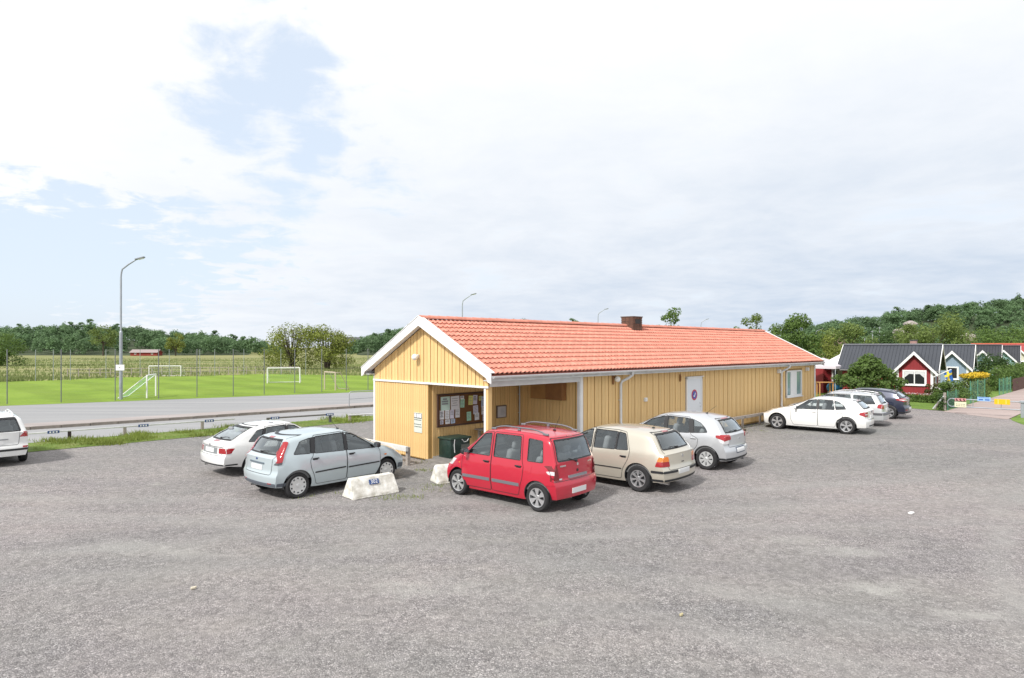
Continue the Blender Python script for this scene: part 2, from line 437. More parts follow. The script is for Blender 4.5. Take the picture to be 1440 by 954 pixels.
        for xw in (P['xr'], P['xf']):
            for sg in (1, -1):
                y0, y1 = sorted((sg * (s.w2 - .30), sg * (s.w2 + .2)))
                circ = [(xw + (rw + .055) * math.cos(2 * PI * k / 36), rw + .01 + (rw + .055) * math.sin(2 * PI * k / 36)) for k in range(36)]
                wells.prism(circ, y0, y1, 'y')
        bo = bpy.data.objects.new('body', solid); COL.objects.link(bo); helpers = []
        for c in (cab, cut, ends, ends2, wells):
            h = bpy.data.objects.new('cutter', c.mesh(M_DARK)); COL.objects.link(h); helpers.append(h)
            md = bo.modifiers.new('cut', 'BOOLEAN'); md.operation = 'DIFFERENCE'; md.object = h; md.solver = 'EXACT'
        bpy.context.view_layer.update()
        me = bpy.data.meshes.new_from_object(bo.evaluated_get(bpy.context.evaluated_depsgraph_get()))
        for h in helpers: bpy.data.objects.remove(h)
        bpy.data.objects.remove(bo)
        me.materials.clear(); me.materials.append(paint); me.materials.append(M_DARK)
        idx = []
        for p in me.polygons:
            h = s.bvh.find_nearest(p.center); k = 1 if (h[3] is None or h[3] > .006 or p.center.z < float(s.bot(p.center.x)) + .004) else 0
            idx.append(k)
        me.polygons.foreach_set('material_index', idx); smooth_mesh(me, 40); me.name = 'body'
        body = link('body', me, root)
        # windows
        def pane(name, poly, view, frame=.014, fm=M_BLACK):
            mb = MB(); pr = rounded(poly, .035); s.patch(mb, pr, view, -.006, step=.1); o = mb.build(name, M_GLASS, root, smooth=180, recalc=False)
            if frame:
                fb = MB(); s.ribbon(fb, pr, view, frame, .004); fb.build('window_frame', fm, o, smooth=60, recalc=False)
            return o
        for w in P['side_windows']:
            for v in 'LR': pane('side_window', w, v)
        pane('windscreen', P['windscreen'], 'F', .03); rwn = pane('rear_window', P['rear_window'], 'B', .03)
        # pillars painted black between the side windows
        for pl in P.get('pillars', ()):
            for v in 'LR': mb = MB(); s.patch(mb, pl, v, .008, step=.06); mb.build('pillar_cover', P.get('pillar_mat', M_BLACK), root, smooth=60, recalc=False)
        # doors
        for d, hx in P['doors']:
            dr = rounded(d['out'], [.05] * len(d['out'])); holes = [inset(rounded(P['side_windows'][k], .035), -.012) for k in (d['win'] if isinstance(d['win'], list) else [d['win']])]
            for v in 'LR':
                mb = MB(); s.patch(mb, dr, v, .004, holes, step=.08); do = mb.build('door', paint, root, smooth=180, recalc=False)
                g = MB(); s.ribbon(g, dr, v, .010, .006); g.build('door_gap', M_BLACK, do, smooth=60, recalc=False)
                hz = P['handle_z']; hb = MB(); p, n = s.hit(hx, hz, v); sg = 1 if v == 'L' else -1
                hb.bbox(p + Vector((0, sg * .02, 0)), (.17, .03, .028), .01); hb.bbox(p + Vector((-.01, sg * .004, -.014)), (.13, .016, .05), .006)
                hb.build('handle', P.get('handle_mat', M_BLACK), do, smooth=50)
                if P.get('strip_z'):
                    z = P['strip_z']; x_a = min(q[0] for q in d['out'] if q[1] < .6) + .03; x_b = max(q[0] for q in d['out'] if q[1] < .75) - .03
                    sb = MB(); s.patch(sb, rounded([(x_a, z - P.get('strip_h', .02)), (x_b, z - P.get('strip_h', .02) + P.get('strip_t', 0)), (x_b, z + P.get('strip_h', .02) + P.get('strip_t', 0)), (x_a, z + P.get('strip_h', .02))], .012), v, .016, step=.12, rim=.014)
                    sb.build('rubbing_strip', P.get('strip_mat', M_BLACK), do, smooth=50, recalc=False)
        # lamps, plates, badges and other surface pieces
        for it in P['bits']:
            nm, ma, view, poly = it[:4]; off = it[4] if len(it) > 4 else .008; rad = it[5] if len(it) > 5 else .02
            views = [view]; polys = [poly]
            if view == 'S': views = ['L', 'R']; polys = [poly, poly]
            elif view == 'B2': views = ['B', 'B']; polys = [poly, [(-a, b) for a, b in poly]]
            elif view == 'F2': views = ['F', 'F']; polys = [poly, [(-a, b) for a, b in poly]]
            for v, po in zip(views, polys):
                mb = MB(); s.patch(mb, rounded(po, rad), v, off, step=.035, rim=off * .95); mb.build(nm, ma, root, smooth=40, recalc=False)
        # tailgate gap
        if P.get('tailgate'):
            g = MB(); s.ribbon(g, rounded(P['tailgate'], .05), 'B', .010, .004, closed=True); g.build('tailgate_gap', M_BLACK, root, smooth=60, recalc=False)
        # wiper
        if P.get('wiper'):
            (ya, za), (yb, zb_) = P['wiper']; p, n = s.hit(ya, za, 'B'); q, n2 = s.hit(yb, zb_, 'B')
            mb = MB(); mb.tube([p + n * .02, (p + q) / 2 + n * .035, q + n2 * .018], [.014, .011, .006], 6); mb.bbox(p + n * .012, (.04, .06, .05), .01); mb.build('rear_wiper', M_BLACK, rwn, smooth=50)
        p, n = s.hit(c1 + .10, .35, 'T'); mb = MB()
        for yy in (.42, -.12):
            a_, n1 = s.hit(c1 - .0 + .16, yy, 'T'); b_, n2 = s.hit(c1 - .02, yy - .46, 'T'); mb.tube([a_ + n1 * .015, b_ + n2 * .02], [.012, .007], 5)
        mb.build('wiper', M_BLACK, root)
        # mirrors
        mx, mz = P['mirror']
        for v, sg in (('L', 1), ('R', -1)):
            p, n = s.hit(mx, mz, v); mb = MB(); mb.bbox(p + Vector((.01, sg * .13, .05)), (.10, .19, .13), .035); mb.bbox(p + Vector((.02, sg * .03, .0)), (.07, .10, .04), .012)
            mo = mb.build('door_mirror', P.get('mirror_mat', paint), root, smooth=60)
            mb = MB(); mb.box(p + Vector((-.042, sg * .13, .05)), (.004, .15, .10)); mb.build('mirror_glass', M_CHROME, mo)
        # roof rails, antenna
        if P.get('rails'):
            xa, xb, yy = P['rails']
            for sg in (1, -1):
                pts = []
                for k in range(13):
                    t = k / 12; p, n = s.hit(xa + (xb - xa) * t, sg * yy, 'T'); lift = .055 * (1 - abs(2 * t - 1) ** 6); pts.append(p + Vector((0, 0, .012 + lift)))
                mb = MB(); mb.tube(pts, .018, 8)
                for xx in (xa + .03, (xb + xa) / 2, xb - .03): p, n = s.hit(xx, sg * yy, 'T'); mb.bbox(p + Vector((0, 0, .02)), (.14 if xx != (xb + xa) / 2 else .07, .05, .05), .014)
                mb.build('roof_rail', P.get('rail_mat', M_TRIM), root, smooth=50)
        if P.get('antenna'):
            ax, ay, al, tilt = P['antenna']; p, n = s.hit(ax, ay, 'T'); mb = MB(); mb.bbox(p + Vector((0, 0, .012)), (.07, .04, .03), .01)
            mb.tube([p + Vector((0, 0, .02)), p + Vector((-tilt * al, 0, al))], [.006, .003], 6); mb.build('antenna', M_BLACK, root, smooth=50)
        # spoiler / high brake light
        if P.get('brake_light'):
            z, hw = P['brake_light']; mb = MB(); s.patch(mb, rounded([(-hw, z - .013), (hw, z - .013), (hw, z + .013), (-hw, z + .013)], .01), 'B', .012, rim=.011); mb.build('brake_light', M_RED, root, smooth=40, recalc=False)
        if P.get('exhaust'):
            y, z = P['exhaust']; mb = MB(); M4 = Matrix.Translation((s.x0 + .26, y, z)) @ Matrix.Rotation(PI / 2, 4, 'Y')
            mb.lathe([(.022, -.12), (.028, -.12), (.028, .2), (.022, .2)], 14, M4, closed=True); mb.build('exhaust', M_CHROME, root, smooth=40)
        # interior
        zf = .42; mb = MB()
        for sg, nm in ((1, 'seat'), (-1, 'seat')):
            xs_ = P['seat_x']; q = MB(); q.bbox((xs_ + .05, sg * .36, .58), (.52, .50, .20), .06)
            bk = MB(); Mx = Matrix.Rotation(R(-14), 3, 'Y')
            t = MB(); t.bbox((0, 0, .30), (.15, .48, .62), .06); t.bbox((0, 0, .70), (.10, .27, .19), .045); t.box((0, .07, .60), (.02, .02, .1)); t.box((0, -.07, .60), (.02, .02, .1))
            q.add([Mx @ Vector(v) + Vector((xs_ - .20, sg * .36, .60)) for v in t.v], t.f); q.build('seat', M_SEAT, root, smooth=60)
        q = MB(); q.bbox((xs_ - .78, 0, .58), (.5, 1.15, .2), .06); Mx = Matrix.Rotation(R(-18), 3, 'Y'); t = MB(); t.bbox((0, 0, .26), (.15, 1.15, .54), .06)
        for yy in (-.38, .38): t.bbox((0, yy, .60), (.09, .25, .16), .04)
        q.add([Mx @ Vector(v) + Vector((xs_ - 1.0, 0, .60)) for v in t.v], t.f); q.build('rear_seat', M_SEAT, root, smooth=60)
        q = MB(); q.bbox((P['dash_x'], 0, .78), (.42, 1.22, .34), .08); q.bbox((P['dash_x'] - .1, .36, .98), (.16, .32, .08), .03); q.build('dashboard', M_DARK, root, smooth=60)
        q = MB(); Mw = Matrix.Translation((P['dash_x'] - .34, .36, .88)) @ Matrix.Rotation(R(-62), 4, 'Y')
        q.lathe([(.18 + .013 * math.cos(a), .013 * math.sin(a)) for a in np.linspace(0, 2 * PI, 7)[:-1]], 20, Mw, closed=True); q.add([Mw @ Vector(v) for v in ((-.17, -.02, 0), (.17, -.02, 0), (.17, .02, 0), (-.17, .02, 0))], [(0, 1, 2, 3)]); q.build('steering_wheel', M_BLACK, root, smooth=50)
        # wheels
        wm = make_wheel(rw, P['wheel'], P.get('wheel_mat', M_ALLOY))
        for xw in (P['xr'], P['xf']):
            for sg in (1, -1):
                we = empty('wheel', (xw, sg * (s.w2 - .105), rw), 0, root)
                if sg < 0: we.rotation_euler = (0, 0, PI)
                for nm, m_ in wm: link(nm, m_, we)
                lin = MB(); rr = rw + .05; arc = [(rr * math.cos(a), rr * math.sin(a)) for a in np.linspace(-.15, PI + .15, 20)]
                v0 = [(xw + a, sg * (s.w2 - .045), rw + .01 + b) for a, b in arc] + [(xw + a, sg * (s.w2 - .29), rw + .01 + b) for a, b in arc]
                n = len(arc); lin.add(v0, [(i, i + 1, n + i + 1, n + i) for i in range(n - 1)] + [tuple(n + i for i in range(n))]); lin.build('wheel_arch', M_BLACK, root, smooth=50, recalc=False)
        return root

def make_wheel(Rw, style, rim_mat):
    """wheel lying on the y axis, outer face towards +y"""
    M4 = Matrix.Rotation(-PI / 2, 4, 'X'); rr = Rw * style.get('ratio', .66); wd = .095
    t = MB(); t.lathe([(rr - .005, wd * .82), (rr + .02, wd * .98), (Rw * .90, wd), (Rw - .018, wd * .86), (Rw, wd * .6), (Rw + .0005, wd * .2), (Rw - .006, wd * .17), (Rw - .006, wd * .13), (Rw, wd * .1), (Rw, -wd * .1), (Rw - .006, -wd * .13), (Rw - .006, -wd * .17), (Rw, -wd * .2), (Rw, -wd * .6), (Rw - .018, -wd * .86), (Rw * .9, -wd), (rr, -wd * .9), (rr - .01, -wd * .5), (rr - .01, wd * .5)], 40, M4, closed=True)
    out = [('tyre', t.mesh(M_TYRE, 'tyre', 40))]
    r = MB(); n = style['n']; kind = style['kind']
    r.lathe([(rr, wd * .80), (rr - .006, wd * .90), (rr - .02, wd * .86), (rr - .026, wd * .5), (rr - .03, -wd * .6), (rr - .012, -wd * .6)], 40, M4, closed=True)
    def sector(a0, a1, r0, r1, y0, y1, yb, segs=3):
        vs = []; fs = []
        for yy, top in ((None, 1), (yb, 0)):
            for i in range(segs + 1):
                for rad, y_, f in ((r0, y0, 0), (r1, y1, 1)):
                    aa = a0[f] + (a1[f] - a0[f]) * i / segs; vs.append((rad * math.cos(aa), y_ if top else yb, rad * math.sin(aa)))
        m = 2 * (segs + 1)
        for i in range(segs): fs += [(2 * i, 2 * i + 1, 2 * i + 3, 2 * i + 2), (m + 2 * i, m + 2 * i + 2, m + 2 * i + 3, m + 2 * i + 1), (2 * i, 2 * i + 2, m + 2 * i + 2, m + 2 * i), (2 * i + 1, m + 2 * i + 1, m + 2 * i + 3, 2 * i + 3)]
        fs += [(0, m, m + 1, 1), (2 * segs, 2 * segs + 1, m + 2 * segs + 1, m + 2 * segs)]; r.add(vs, fs)
    if kind == 'spoke':
        for k in range(n):
            a = 2 * PI * k / n + PI / 2; w0, w1 = style.get('w', (.30, .16)); sector((a - w0, a - w1), (a + w0, a + w1), .05, rr - .012, wd * .78, wd * .84, wd * .45)
        r.lathe([(0, wd * .80), (.052, wd * .78), (.06, wd * .7), (.06, wd * .3)], 20, M4)
    else:                                                       # wheel cover with slots near the rim
        ri = rr * style.get('ri', .70); ro = rr * style.get('ro', .90); gap = style.get('gap', .35)
        r.lathe([(0, wd * .90), (.035, wd * .90), (.045, wd * .82), (ri * .7, wd * .80), (ri, wd * .86), (ri, wd * .6)], 36, M4)
        r.lathe([(ro, wd * .6), (ro, wd * .88), (rr - .01, wd * .86), (rr - .004, wd * .7)], 36, M4)
        for k in range(n):
            a = 2 * PI * (k + .5) / n + PI / 2; h = PI / n * (1 - gap); sector((a - h, a - h), (a + h, a + h), ri - .003, ro + .003, wd * .855, wd * .875, wd * .5)
    out.append(('rim', r.mesh(rim_mat, 'rim', 35)))
    b = MB(); b.lathe([(0, wd * .28), (rr - .028, wd * .28), (rr - .028, wd * .2)], 28, M4)
    for k in range(5): a = 2 * PI * k / 5; b.cyl((.033 * math.cos(a), wd * .80, .033 * math.sin(a)), (.033 * math.cos(a), wd * (.84 if kind == 'spoke' else .5), .033 * math.sin(a)), .006, 6)
    out.append(('brake', b.mesh(M_BLACK, 'brake', 35)))
    return out
def rect(a0, b0, a1, b1): return [(a0, b0), (a1, b0), (a1, b1), (a0, b1)]
def paint(name, col, metal=0.0, rough=.32): return mat('paint_' + name, col, rough, metal=metal, coat=1.0, var=.03, vscale=1.5)
def round_poly(cx, cz, r, n=14): return [(cx + r * math.cos(2 * PI * k / n), cz + r * math.sin(2 * PI * k / n)) for k in range(n)]
def doors_for(P, xB, xA, xC, zs, arch, ztop_f, ztop_r):
    """front and rear door outlines from the pillar positions (xB: between the doors, xA: front edge, xC: rear edge at the belt)"""
    fw = P['side_windows'][0]; rw = P['side_windows'][1]; belt = float(curve(P['belt'], .08)(xA))
    tipf = max(fw, key=lambda p: p[0]); topf = max((p for p in fw if p[0] > min(q[0] for q in fw) + .05), key=lambda p: p[1])
    front = [(xB + .008, zs), (xA - .10, zs), (xA, zs + .22), (xA + .01, belt - .04), (tipf[0] + .05, tipf[1] + .01), (topf[0] + .03, topf[1] + .035), (xB + .008, ztop_f)]
    bt = min(p[1] for p in rw); top_r = sorted(rw, key=lambda p: -p[1])[:2]; xr_top = min(p[0] for p in top_r)
    rear = [(xB - .008, zs), (xB - .008, ztop_f), (xr_top - .045, ztop_r), (min(p[0] for p in rw) - .05, bt - .02), (xC, bt - .12), (xC + .02, arch[1] + .10), (arch[0], arch[1] - .06), (arch[0] + .07, zs)]
    return [(dict(out=front, win=0), xB + .14), (dict(out=rear, win=1), xC + .14)]
def models():
    D = {}
    # red tall microvan --------------------------------------------------
    red = paint('red', (.47, .006, .030), 0, .28)
    P = dict(name='car', L=3.54, W=1.62, R=.295, xr=-1.23, xf=1.13, paint=red, tumble=.15, bow_r=.09, bow_f=.26, flare=.03,
        top=[(-1.77, .99), (-1.62, 1.50), (-1.50, 1.575), (-.9, 1.635), (-.1, 1.645), (.38, 1.59), (1.02, 1.04), (1.18, 1.0), (1.58, .88), (1.77, .66)],
        bot=[(-1.77, .30), (-1.3, .24), (-.8, .20), (.8, .20), (1.3, .22), (1.77, .26)], belt=[(-1.77, .99), (1.0, .97), (1.77, .9)],
        rear=[(.2, .07), (.32, .01), (.60, 0), (.66, .055), (1.0, .06), (1.7, .05)], front=[(.2, .06), (.34, 0), (.56, 0), (.64, .03), (.9, .06), (1.7, .06)], cabin=(-1.58, .80),
        side_windows=[[(.14, 1.02), (.84, 1.02), (.36, 1.49), (.14, 1.52)], [(-.76, 1.02), (.02, 1.02), (.02, 1.52), (-.72, 1.52)], [(-1.36, 1.03), (-.95, 1.03), (-.93, 1.50), (-1.30, 1.47)]],
        windscreen=[(-.63, 1.08), (.63, 1.08), (.57, 1.54), (-.57, 1.54)], rear_window=[(-.61, 1.07), (.61, 1.07), (.56, 1.49), (-.56, 1.49)],
        handle_z=.90, handle_mat=M_BLACK, strip_z=.50, strip_h=.035, strip_t=.0, strip_mat=mat('grey_strip', (.16, .16, .18), .45), mirror=(.80, 1.02), mirror_mat=M_BLACK, rails=(-1.30, .25, .52), rail_mat=mat('rail_grey', (.17, .18, .20), .4, metal=.3),
        antenna=(-1.1, .0, .32, .45), brake_light=(1.545, .10), exhaust=(-.45, .24), seat_x=.05, dash_x=.72, wheel=dict(kind='spoke', n=6, w=(.36, .30), ratio=.70), wiper=((.05, 1.035), (.30, 1.10)),
        tailgate=[(-.62, .66), (.62, .66), (.66, 1.02), (.60, 1.53), (-.60, 1.53), (-.66, 1.02)])
    P['doors'] = doors_for(P, .08, .98, -.86, .27, (-.78, .55), 1.555, 1.555)
    P['bits'] = [('tail_light', M_REDD, 'B2', [(.60, .665), (.765, .665), (.75, .985), (.665, .985)], .016),
        ('reverse_light', M_CLEAR, 'B2', rect(.67, .80, .765, .875), .013), ('number_plate', M_PLATE, 'B', rect(-.25, .375, .25, .485), .012, .008), ('tailgate_handle', mat('handle_grey', (.30, .30, .33), .35, metal=.4), 'B', rect(-.33, .70, .33, .755), .03, .02),
        ('emblem', M_CHROME, 'B', round_poly(0, .96, .032), .012, .002), ('tailgate_lock', M_BLACK, 'B', round_poly(0, .83, .033), .010, .002),
        ('badge', M_CHROME, 'B', rect(-.56, .955, -.40, .985), .007, .004), ('badge', M_CHROME, 'B', rect(.40, .955, .57, .985), .007, .004), ('badge', M_CHROME, 'B', rect(.52, .69, .61, .72), .007, .004),
        ('headlight', M_CLEAR, 'F2', [(.46, .66), (.72, .68), (.74, .84), (.52, .82)]), ('number_plate', M_PLATE, 'F', rect(-.25, .40, .25, .51), .012, .008), ('grille', M_BLACK, 'F', rect(-.35, .60, .35, .72)),
        ('indicator', M_ORANGE, 'S', rect(1.06, .76, 1.10, .79), .008, .008), ('fuel_flap', red, 'L', rect(-1.08, .78, -.92, .93), .004, .02), ('bumper_corner', red, 'S', [(-1.70, .63), (-1.44, .60), (-1.44, .57), (-1.70, .60)], .01)]
    D['red'] = P
    # silver-blue five-door hatchback ---------------------------------------
    sb = paint('silver_blue', (.50, .58, .615), .25, .33)
    P = dict(name='car', L=3.92, W=1.685, R=.295, xr=-1.33, xf=1.16, paint=sb, tumble=.27, bow_r=.13, bow_f=.30, flare=.032,
        top=[(-1.96, .93), (-1.86, 1.00), (-1.62, 1.335), (-1.46, 1.39), (-.9, 1.445), (-.3, 1.465), (.12, 1.415), (1.00, .985), (1.20, .945), (1.72, .81), (1.96, .60)],
        bot=[(-1.96, .30), (-1.4, .25), (-.8, .20), (.8, .20), (1.4, .22), (1.96, .25)], belt=[(-1.96, .97), (-.9, .945), (1.1, .885), (1.96, .8)],
        rear=[(.2, .10), (.34, .02), (.56, 0), (.62, .05), (.95, .06), (1.5, .05)], front=[(.2, .06), (.34, 0), (.52, 0), (.62, .04), (.9, .1), (1.5, .1)], cabin=(-1.62, .86),
        side_windows=[[(.02, .945), (.84, .918), (.76, .985), (.24, 1.31), (.04, 1.36)], [(-.88, .975), (-.07, .95), (-.05, 1.365), (-.82, 1.345)], [(-1.42, 1.005), (-.99, .985), (-.94, 1.335), (-1.22, 1.275)]],
        windscreen=[(-.64, 1.02), (.64, 1.02), (.53, 1.375), (-.53, 1.375)], rear_window=[(-.60, 1.02), (.60, 1.02), (.50, 1.325), (-.50, 1.325)],
        pillars=[[(-.07, .945), (.02, .945), (.04, 1.36), (-.05, 1.365)], [(-.99, .985), (-.88, .975), (-.82, 1.345), (-.94, 1.335)]],
        handle_z=.86, strip_z=.535, strip_h=.016, strip_t=.02, mirror=(.80, .95), mirror_mat=M_BLACK, antenna=(.1, -.2, .22, .9), brake_light=(1.36, .10), exhaust=(.45, .22), seat_x=.08, dash_x=.76,
        wheel=dict(kind='cap', n=10, ri=.70, ro=.88, gap=.42, ratio=.70), wheel_mat=mat('wheel_cover', (.66, .68, .69), .35, metal=.5), wiper=((.0, 1.04), (-.34, 1.07)),
        tailgate=[(-.58, .58), (.58, .58), (.62, .98), (.54, 1.40), (-.54, 1.40), (-.62, .98)])
    P['doors'] = doors_for(P, -.025, .94, -1.02, .26, (-.93, .55), 1.395, 1.375)
    P['bits'] = [('tail_light', M_RED, 'S', [(-1.83, .85), (-1.70, .86), (-1.64, 1.03), (-1.49, 1.295), (-1.555, 1.305), (-1.72, 1.06)], .020, .03),
        ('bumper_lower', mat('bumper_grey', (.10, .115, .14), .5), 'B', rect(-.74, .31, .74, .39), .008), ('bumper_lower', mat('bumper_grey', (.10, .115, .14), .5), 'S', rect(-1.82, .31, -1.60, .39), .008), ('bumper_lower', mat('bumper_grey', (.10, .115, .14), .5), 'S', rect(1.58, .30, 1.74, .42), .008), ('bumper_lower', mat('bumper_grey', (.10, .115, .14), .5), 'F', rect(-.7, .30, .7, .42), .008),
        ('reverse_light', M_TRIM, 'S', [(-1.84, .80), (-1.71, .81), (-1.69, .87), (-1.82, .86)], .013, .02),
        ('number_plate', M_PLATE, 'B', rect(-.25, .66, .25, .775), .014, .008), ('tailgate_trim', mat('strip_steel', (.16, .2, .24), .4, metal=.3), 'B', rect(-.33, .80, .33, .835), .018, .012), ('emblem', mat('emblem_blue', (.03, .06, .2), .3), 'B', [(a * 1.5, .90 + (b - .90)) for a, b in round_poly(0, .90, .025)], .010, .002),
        ('reflector', M_RED, 'B2', rect(.50, .37, .62, .395), .010, .006), ('indicator', M_ORANGE, 'S', rect(1.08, .70, 1.15, .735), .008, .01), ('headlight', M_CLEAR, 'F2', [(.42, .64), (.70, .64), (.74, .86), (.62, .84)]), ('headlight', M_CLEAR, 'S', [(1.52, .70), (1.80, .64), (1.72, .76), (1.50, .82)]),
        ('number_plate', M_PLATE, 'F', rect(-.25, .38, .25, .49), .012, .008), ('grille', M_BLACK, 'F', rect(-.40, .52, .40, .62))]
    D['silver_blue'] = P
    # white liftback with sloping tail -------------------------------------
    wh = paint('white', (.78, .79, .79), 0, .3)
    P = dict(name='car', L=4.27, W=1.685, R=.29, xr=-1.20, xf=1.265, paint=wh, tumble=.34, bow_r=.14, bow_f=.30, flare=.02,
        top=[(-2.13, .90), (-2.00, .94), (-1.86, .97), (-1.20, 1.27), (-.95, 1.335), (-.4, 1.375), (.05, 1.35), (.86, .93), (1.05, .90), (1.85, .74), (2.13, .58)],
        bot=[(-2.13, .32), (-1.5, .26), (-.8, .20), (.8, .20), (1.4, .22), (2.13, .27)], belt=[(-2.13, .90), (-.9, .88), (.9, .83), (2.1, .75)],
        rear=[(.2, .09), (.34, .02), (.56, 0), (.62, .05), (.95, .07), (1.5, .05)], front=[(.2, .06), (.34, 0), (.52, 0), (.62, .04), (.9, .1), (1.5, .1)], cabin=(-1.62, .66),
        side_windows=[[(-.14, .885), (.70, .86), (.10, 1.245), (-.12, 1.28)], [(-.92, .90), (-.22, .888), (-.20, 1.28), (-.78, 1.255)], [(-1.36, .93), (-1.0, .905), (-.86, 1.235), (-1.06, 1.20)]],
        windscreen=[(-.62, .975), (.62, .975), (.50, 1.295), (-.50, 1.295)], rear_window=[(-.58, .985), (.58, .985), (.47, 1.27), (-.47, 1.27)],
        pillars=[[(-.22, .888), (-.14, .885), (-.12, 1.28), (-.20, 1.28)], [(-1.0, .905), (-.92, .90), (-.78, 1.255), (-.86, 1.235)]],
        handle_z=.78, handle_mat=wh, strip_z=.47, strip_h=.02, strip_mat=wh, mirror=(.58, .88), brake_light=(.955, .14), exhaust=(.5, .25), seat_x=-.12, dash_x=.50,
        wheel=dict(kind='cap', n=8, ri=.6, ro=.85, gap=.5, ratio=.68), tailgate=[(-.62, .60), (.62, .60), (.66, .92), (.50, 1.31), (-.50, 1.31), (-.66, .92)], wiper=((.0, 1.0), (-.38, 1.03)))
    P['doors'] = doors_for(P, -.18, .80, -1.02, .26, (-.80, .52), 1.315, 1.285)
    P['bits'] = [('tail_light', M_RED, 'B2', rect(.50, .66, .80, .80), .010), ('tail_light', M_RED, 'S', [(-2.04, .66), (-1.86, .66), (-1.86, .78), (-2.04, .80)], .010), ('number_plate', M_PLATE, 'B', rect(-.26, .67, .26, .79), .012, .008), ('number_recess', mat('recess_grey', (.22, .24, .25), .5), 'B', rect(-.42, .64, .42, .81), .005), ('emblem', M_TRIM, 'B', round_poly(0, .865, .025), .010, .002),
        ('headlight', M_CLEAR, 'F2', rect(.40, .58, .76, .70)), ('number_plate', M_PLATE, 'F', rect(-.25, .36, .25, .47), .012, .008), ('grille', M_BLACK, 'F', rect(-.36, .60, .36, .69)), ('tailgate_strip', M_TRIM, 'B', rect(-.62, .825, .62, .84), .007, .006)]
    P['bits'] += [('bumper_lower', M_BLACK, 'B', rect(-0.74, 0.33, 0.74, 0.37), .007), ('bumper_lower', M_BLACK, 'S', rect(-1.98, 0.33, -1.66, 0.37), .007)]
    D['white_lift'] = P
    # champagne hatchback ---------------------------------------------------
    ch = paint('champagne', (.60, .565, .48), .45, .33)
    P = dict(name='car', L=4.15, W=1.735, R=.31, xr=-1.315, xf=1.195, paint=ch, tumble=.30, bow_r=.13, bow_f=.30, flare=.034,
        top=[(-2.075, .91), (-1.97, .98), (-1.66, 1.33), (-1.50, 1.395), (-.9, 1.435), (-.4, 1.445), (.12, 1.405), (1.06, .965), (1.25, .93), (1.85, .78), (2.075, .60)],
        bot=[(-2.075, .28), (-1.5, .25), (-.8, .20), (.8, .20), (1.4, .22), (2.075, .24)], belt=[(-2.07, .94), (-.9, .915), (1.05, .865), (2.0, .8)],
        rear=[(.2, .09), (.32, .02), (.56, 0), (.62, .045), (.9, .06), (1.5, .05)], front=[(.2, .06), (.34, 0), (.52, 0), (.62, .04), (.9, .1), (1.5, .1)], cabin=(-1.68, .84),
        side_windows=[[(.03, .915), (.92, .895), (.28, 1.31), (.05, 1.345)], [(-.66, .93), (-.045, .917), (-.03, 1.348), (-.66, 1.342)], [(-1.03, .945), (-.695, .93), (-.695, 1.34), (-.90, 1.315)]],
        windscreen=[(-.66, 1.01), (.66, 1.01), (.53, 1.36), (-.53, 1.36)], rear_window=[(-.62, 1.01), (.62, 1.01), (.51, 1.335), (-.51, 1.335)],
        pillars=[[(-.69, .93), (-.66, .93), (-.66, 1.342), (-.69, 1.34)]], handle_z=.80, strip_z=.50, strip_h=.012, mirror=(.80, .91), antenna=(-1.25, 0, .12, .5), brake_light=(1.37, .12), exhaust=(.5, .22), seat_x=.06, dash_x=.74,
        wheel=dict(kind='spoke', n=7, w=(.26, .18), ratio=.66), wiper=((.02, 1.02), (.34, 1.045)), tailgate=[(-.60, .56), (.60, .56), (.66, .98), (.54, 1.37), (-.54, 1.37), (-.66, .98)])
    P['doors'] = doors_for(P, -.008, 1.0, -1.06, .26, (-.84, .56), 1.38, 1.37)
    P['doors'][1][0]['win'] = [1, 2]; P['doors'][1][0]['out'] = [(-.016, .26), (-.016, 1.38), (-.66, 1.378), (-.92, 1.35), (-1.08, .93), (-1.07, .80), (-1.02, .68), (-.91, .50), (-.85, .26)]
    P['bits'] = [('tail_light', M_RED, 'B2', [(.56, .64), (.81, .64), (.80, .755), (.58, .755)], .010), ('tail_light', M_ORANGE, 'B2', [(.575, .757), (.80, .757), (.785, .865), (.60, .865)], .010), ('tail_light', M_RED, 'S', [(-1.98, .64), (-1.76, .64), (-1.80, .755), (-1.97, .755)], .010), ('tail_light', M_ORANGE, 'S', [(-1.97, .757), (-1.80, .757), (-1.84, .865), (-1.95, .865)], .010),
        ('number_plate', M_PLATE, 'B', rect(-.26, .44, .26, .55), .012, .008), ('bumper_strip', M_BLACK, 'B2', rect(.30, .49, .80, .545), .012), ('bumper_strip', M_BLACK, 'S', rect(-1.96, .49, -1.66, .545), .012), ('emblem', M_CHROME, 'B', round_poly(0, .84, .04), .010, .002), ('tailgate_lock', M_BLACK, 'B', rect(-.05, .69, .05, .71), .008, .006),
        ('headlight', M_CLEAR, 'F2', [(.40, .62), (.76, .62), (.78, .80), (.46, .78)]), ('number_plate', M_PLATE, 'F', rect(-.25, .38, .25, .49), .012, .008), ('grille', M_BLACK, 'F', rect(-.36, .62, .36, .72))]
    P['bits'] += [('bumper_lower', M_BLACK, 'B', rect(-0.76, 0.29, 0.76, 0.345), .007), ('bumper_lower', M_BLACK, 'S', rect(-1.94, 0.29, -1.64, 0.345), .007)]
    D['champagne'] = P
    # silver round hatchback ------------------------------------------------
    si = paint('silver', (.58, .60, .63), .45, .32)
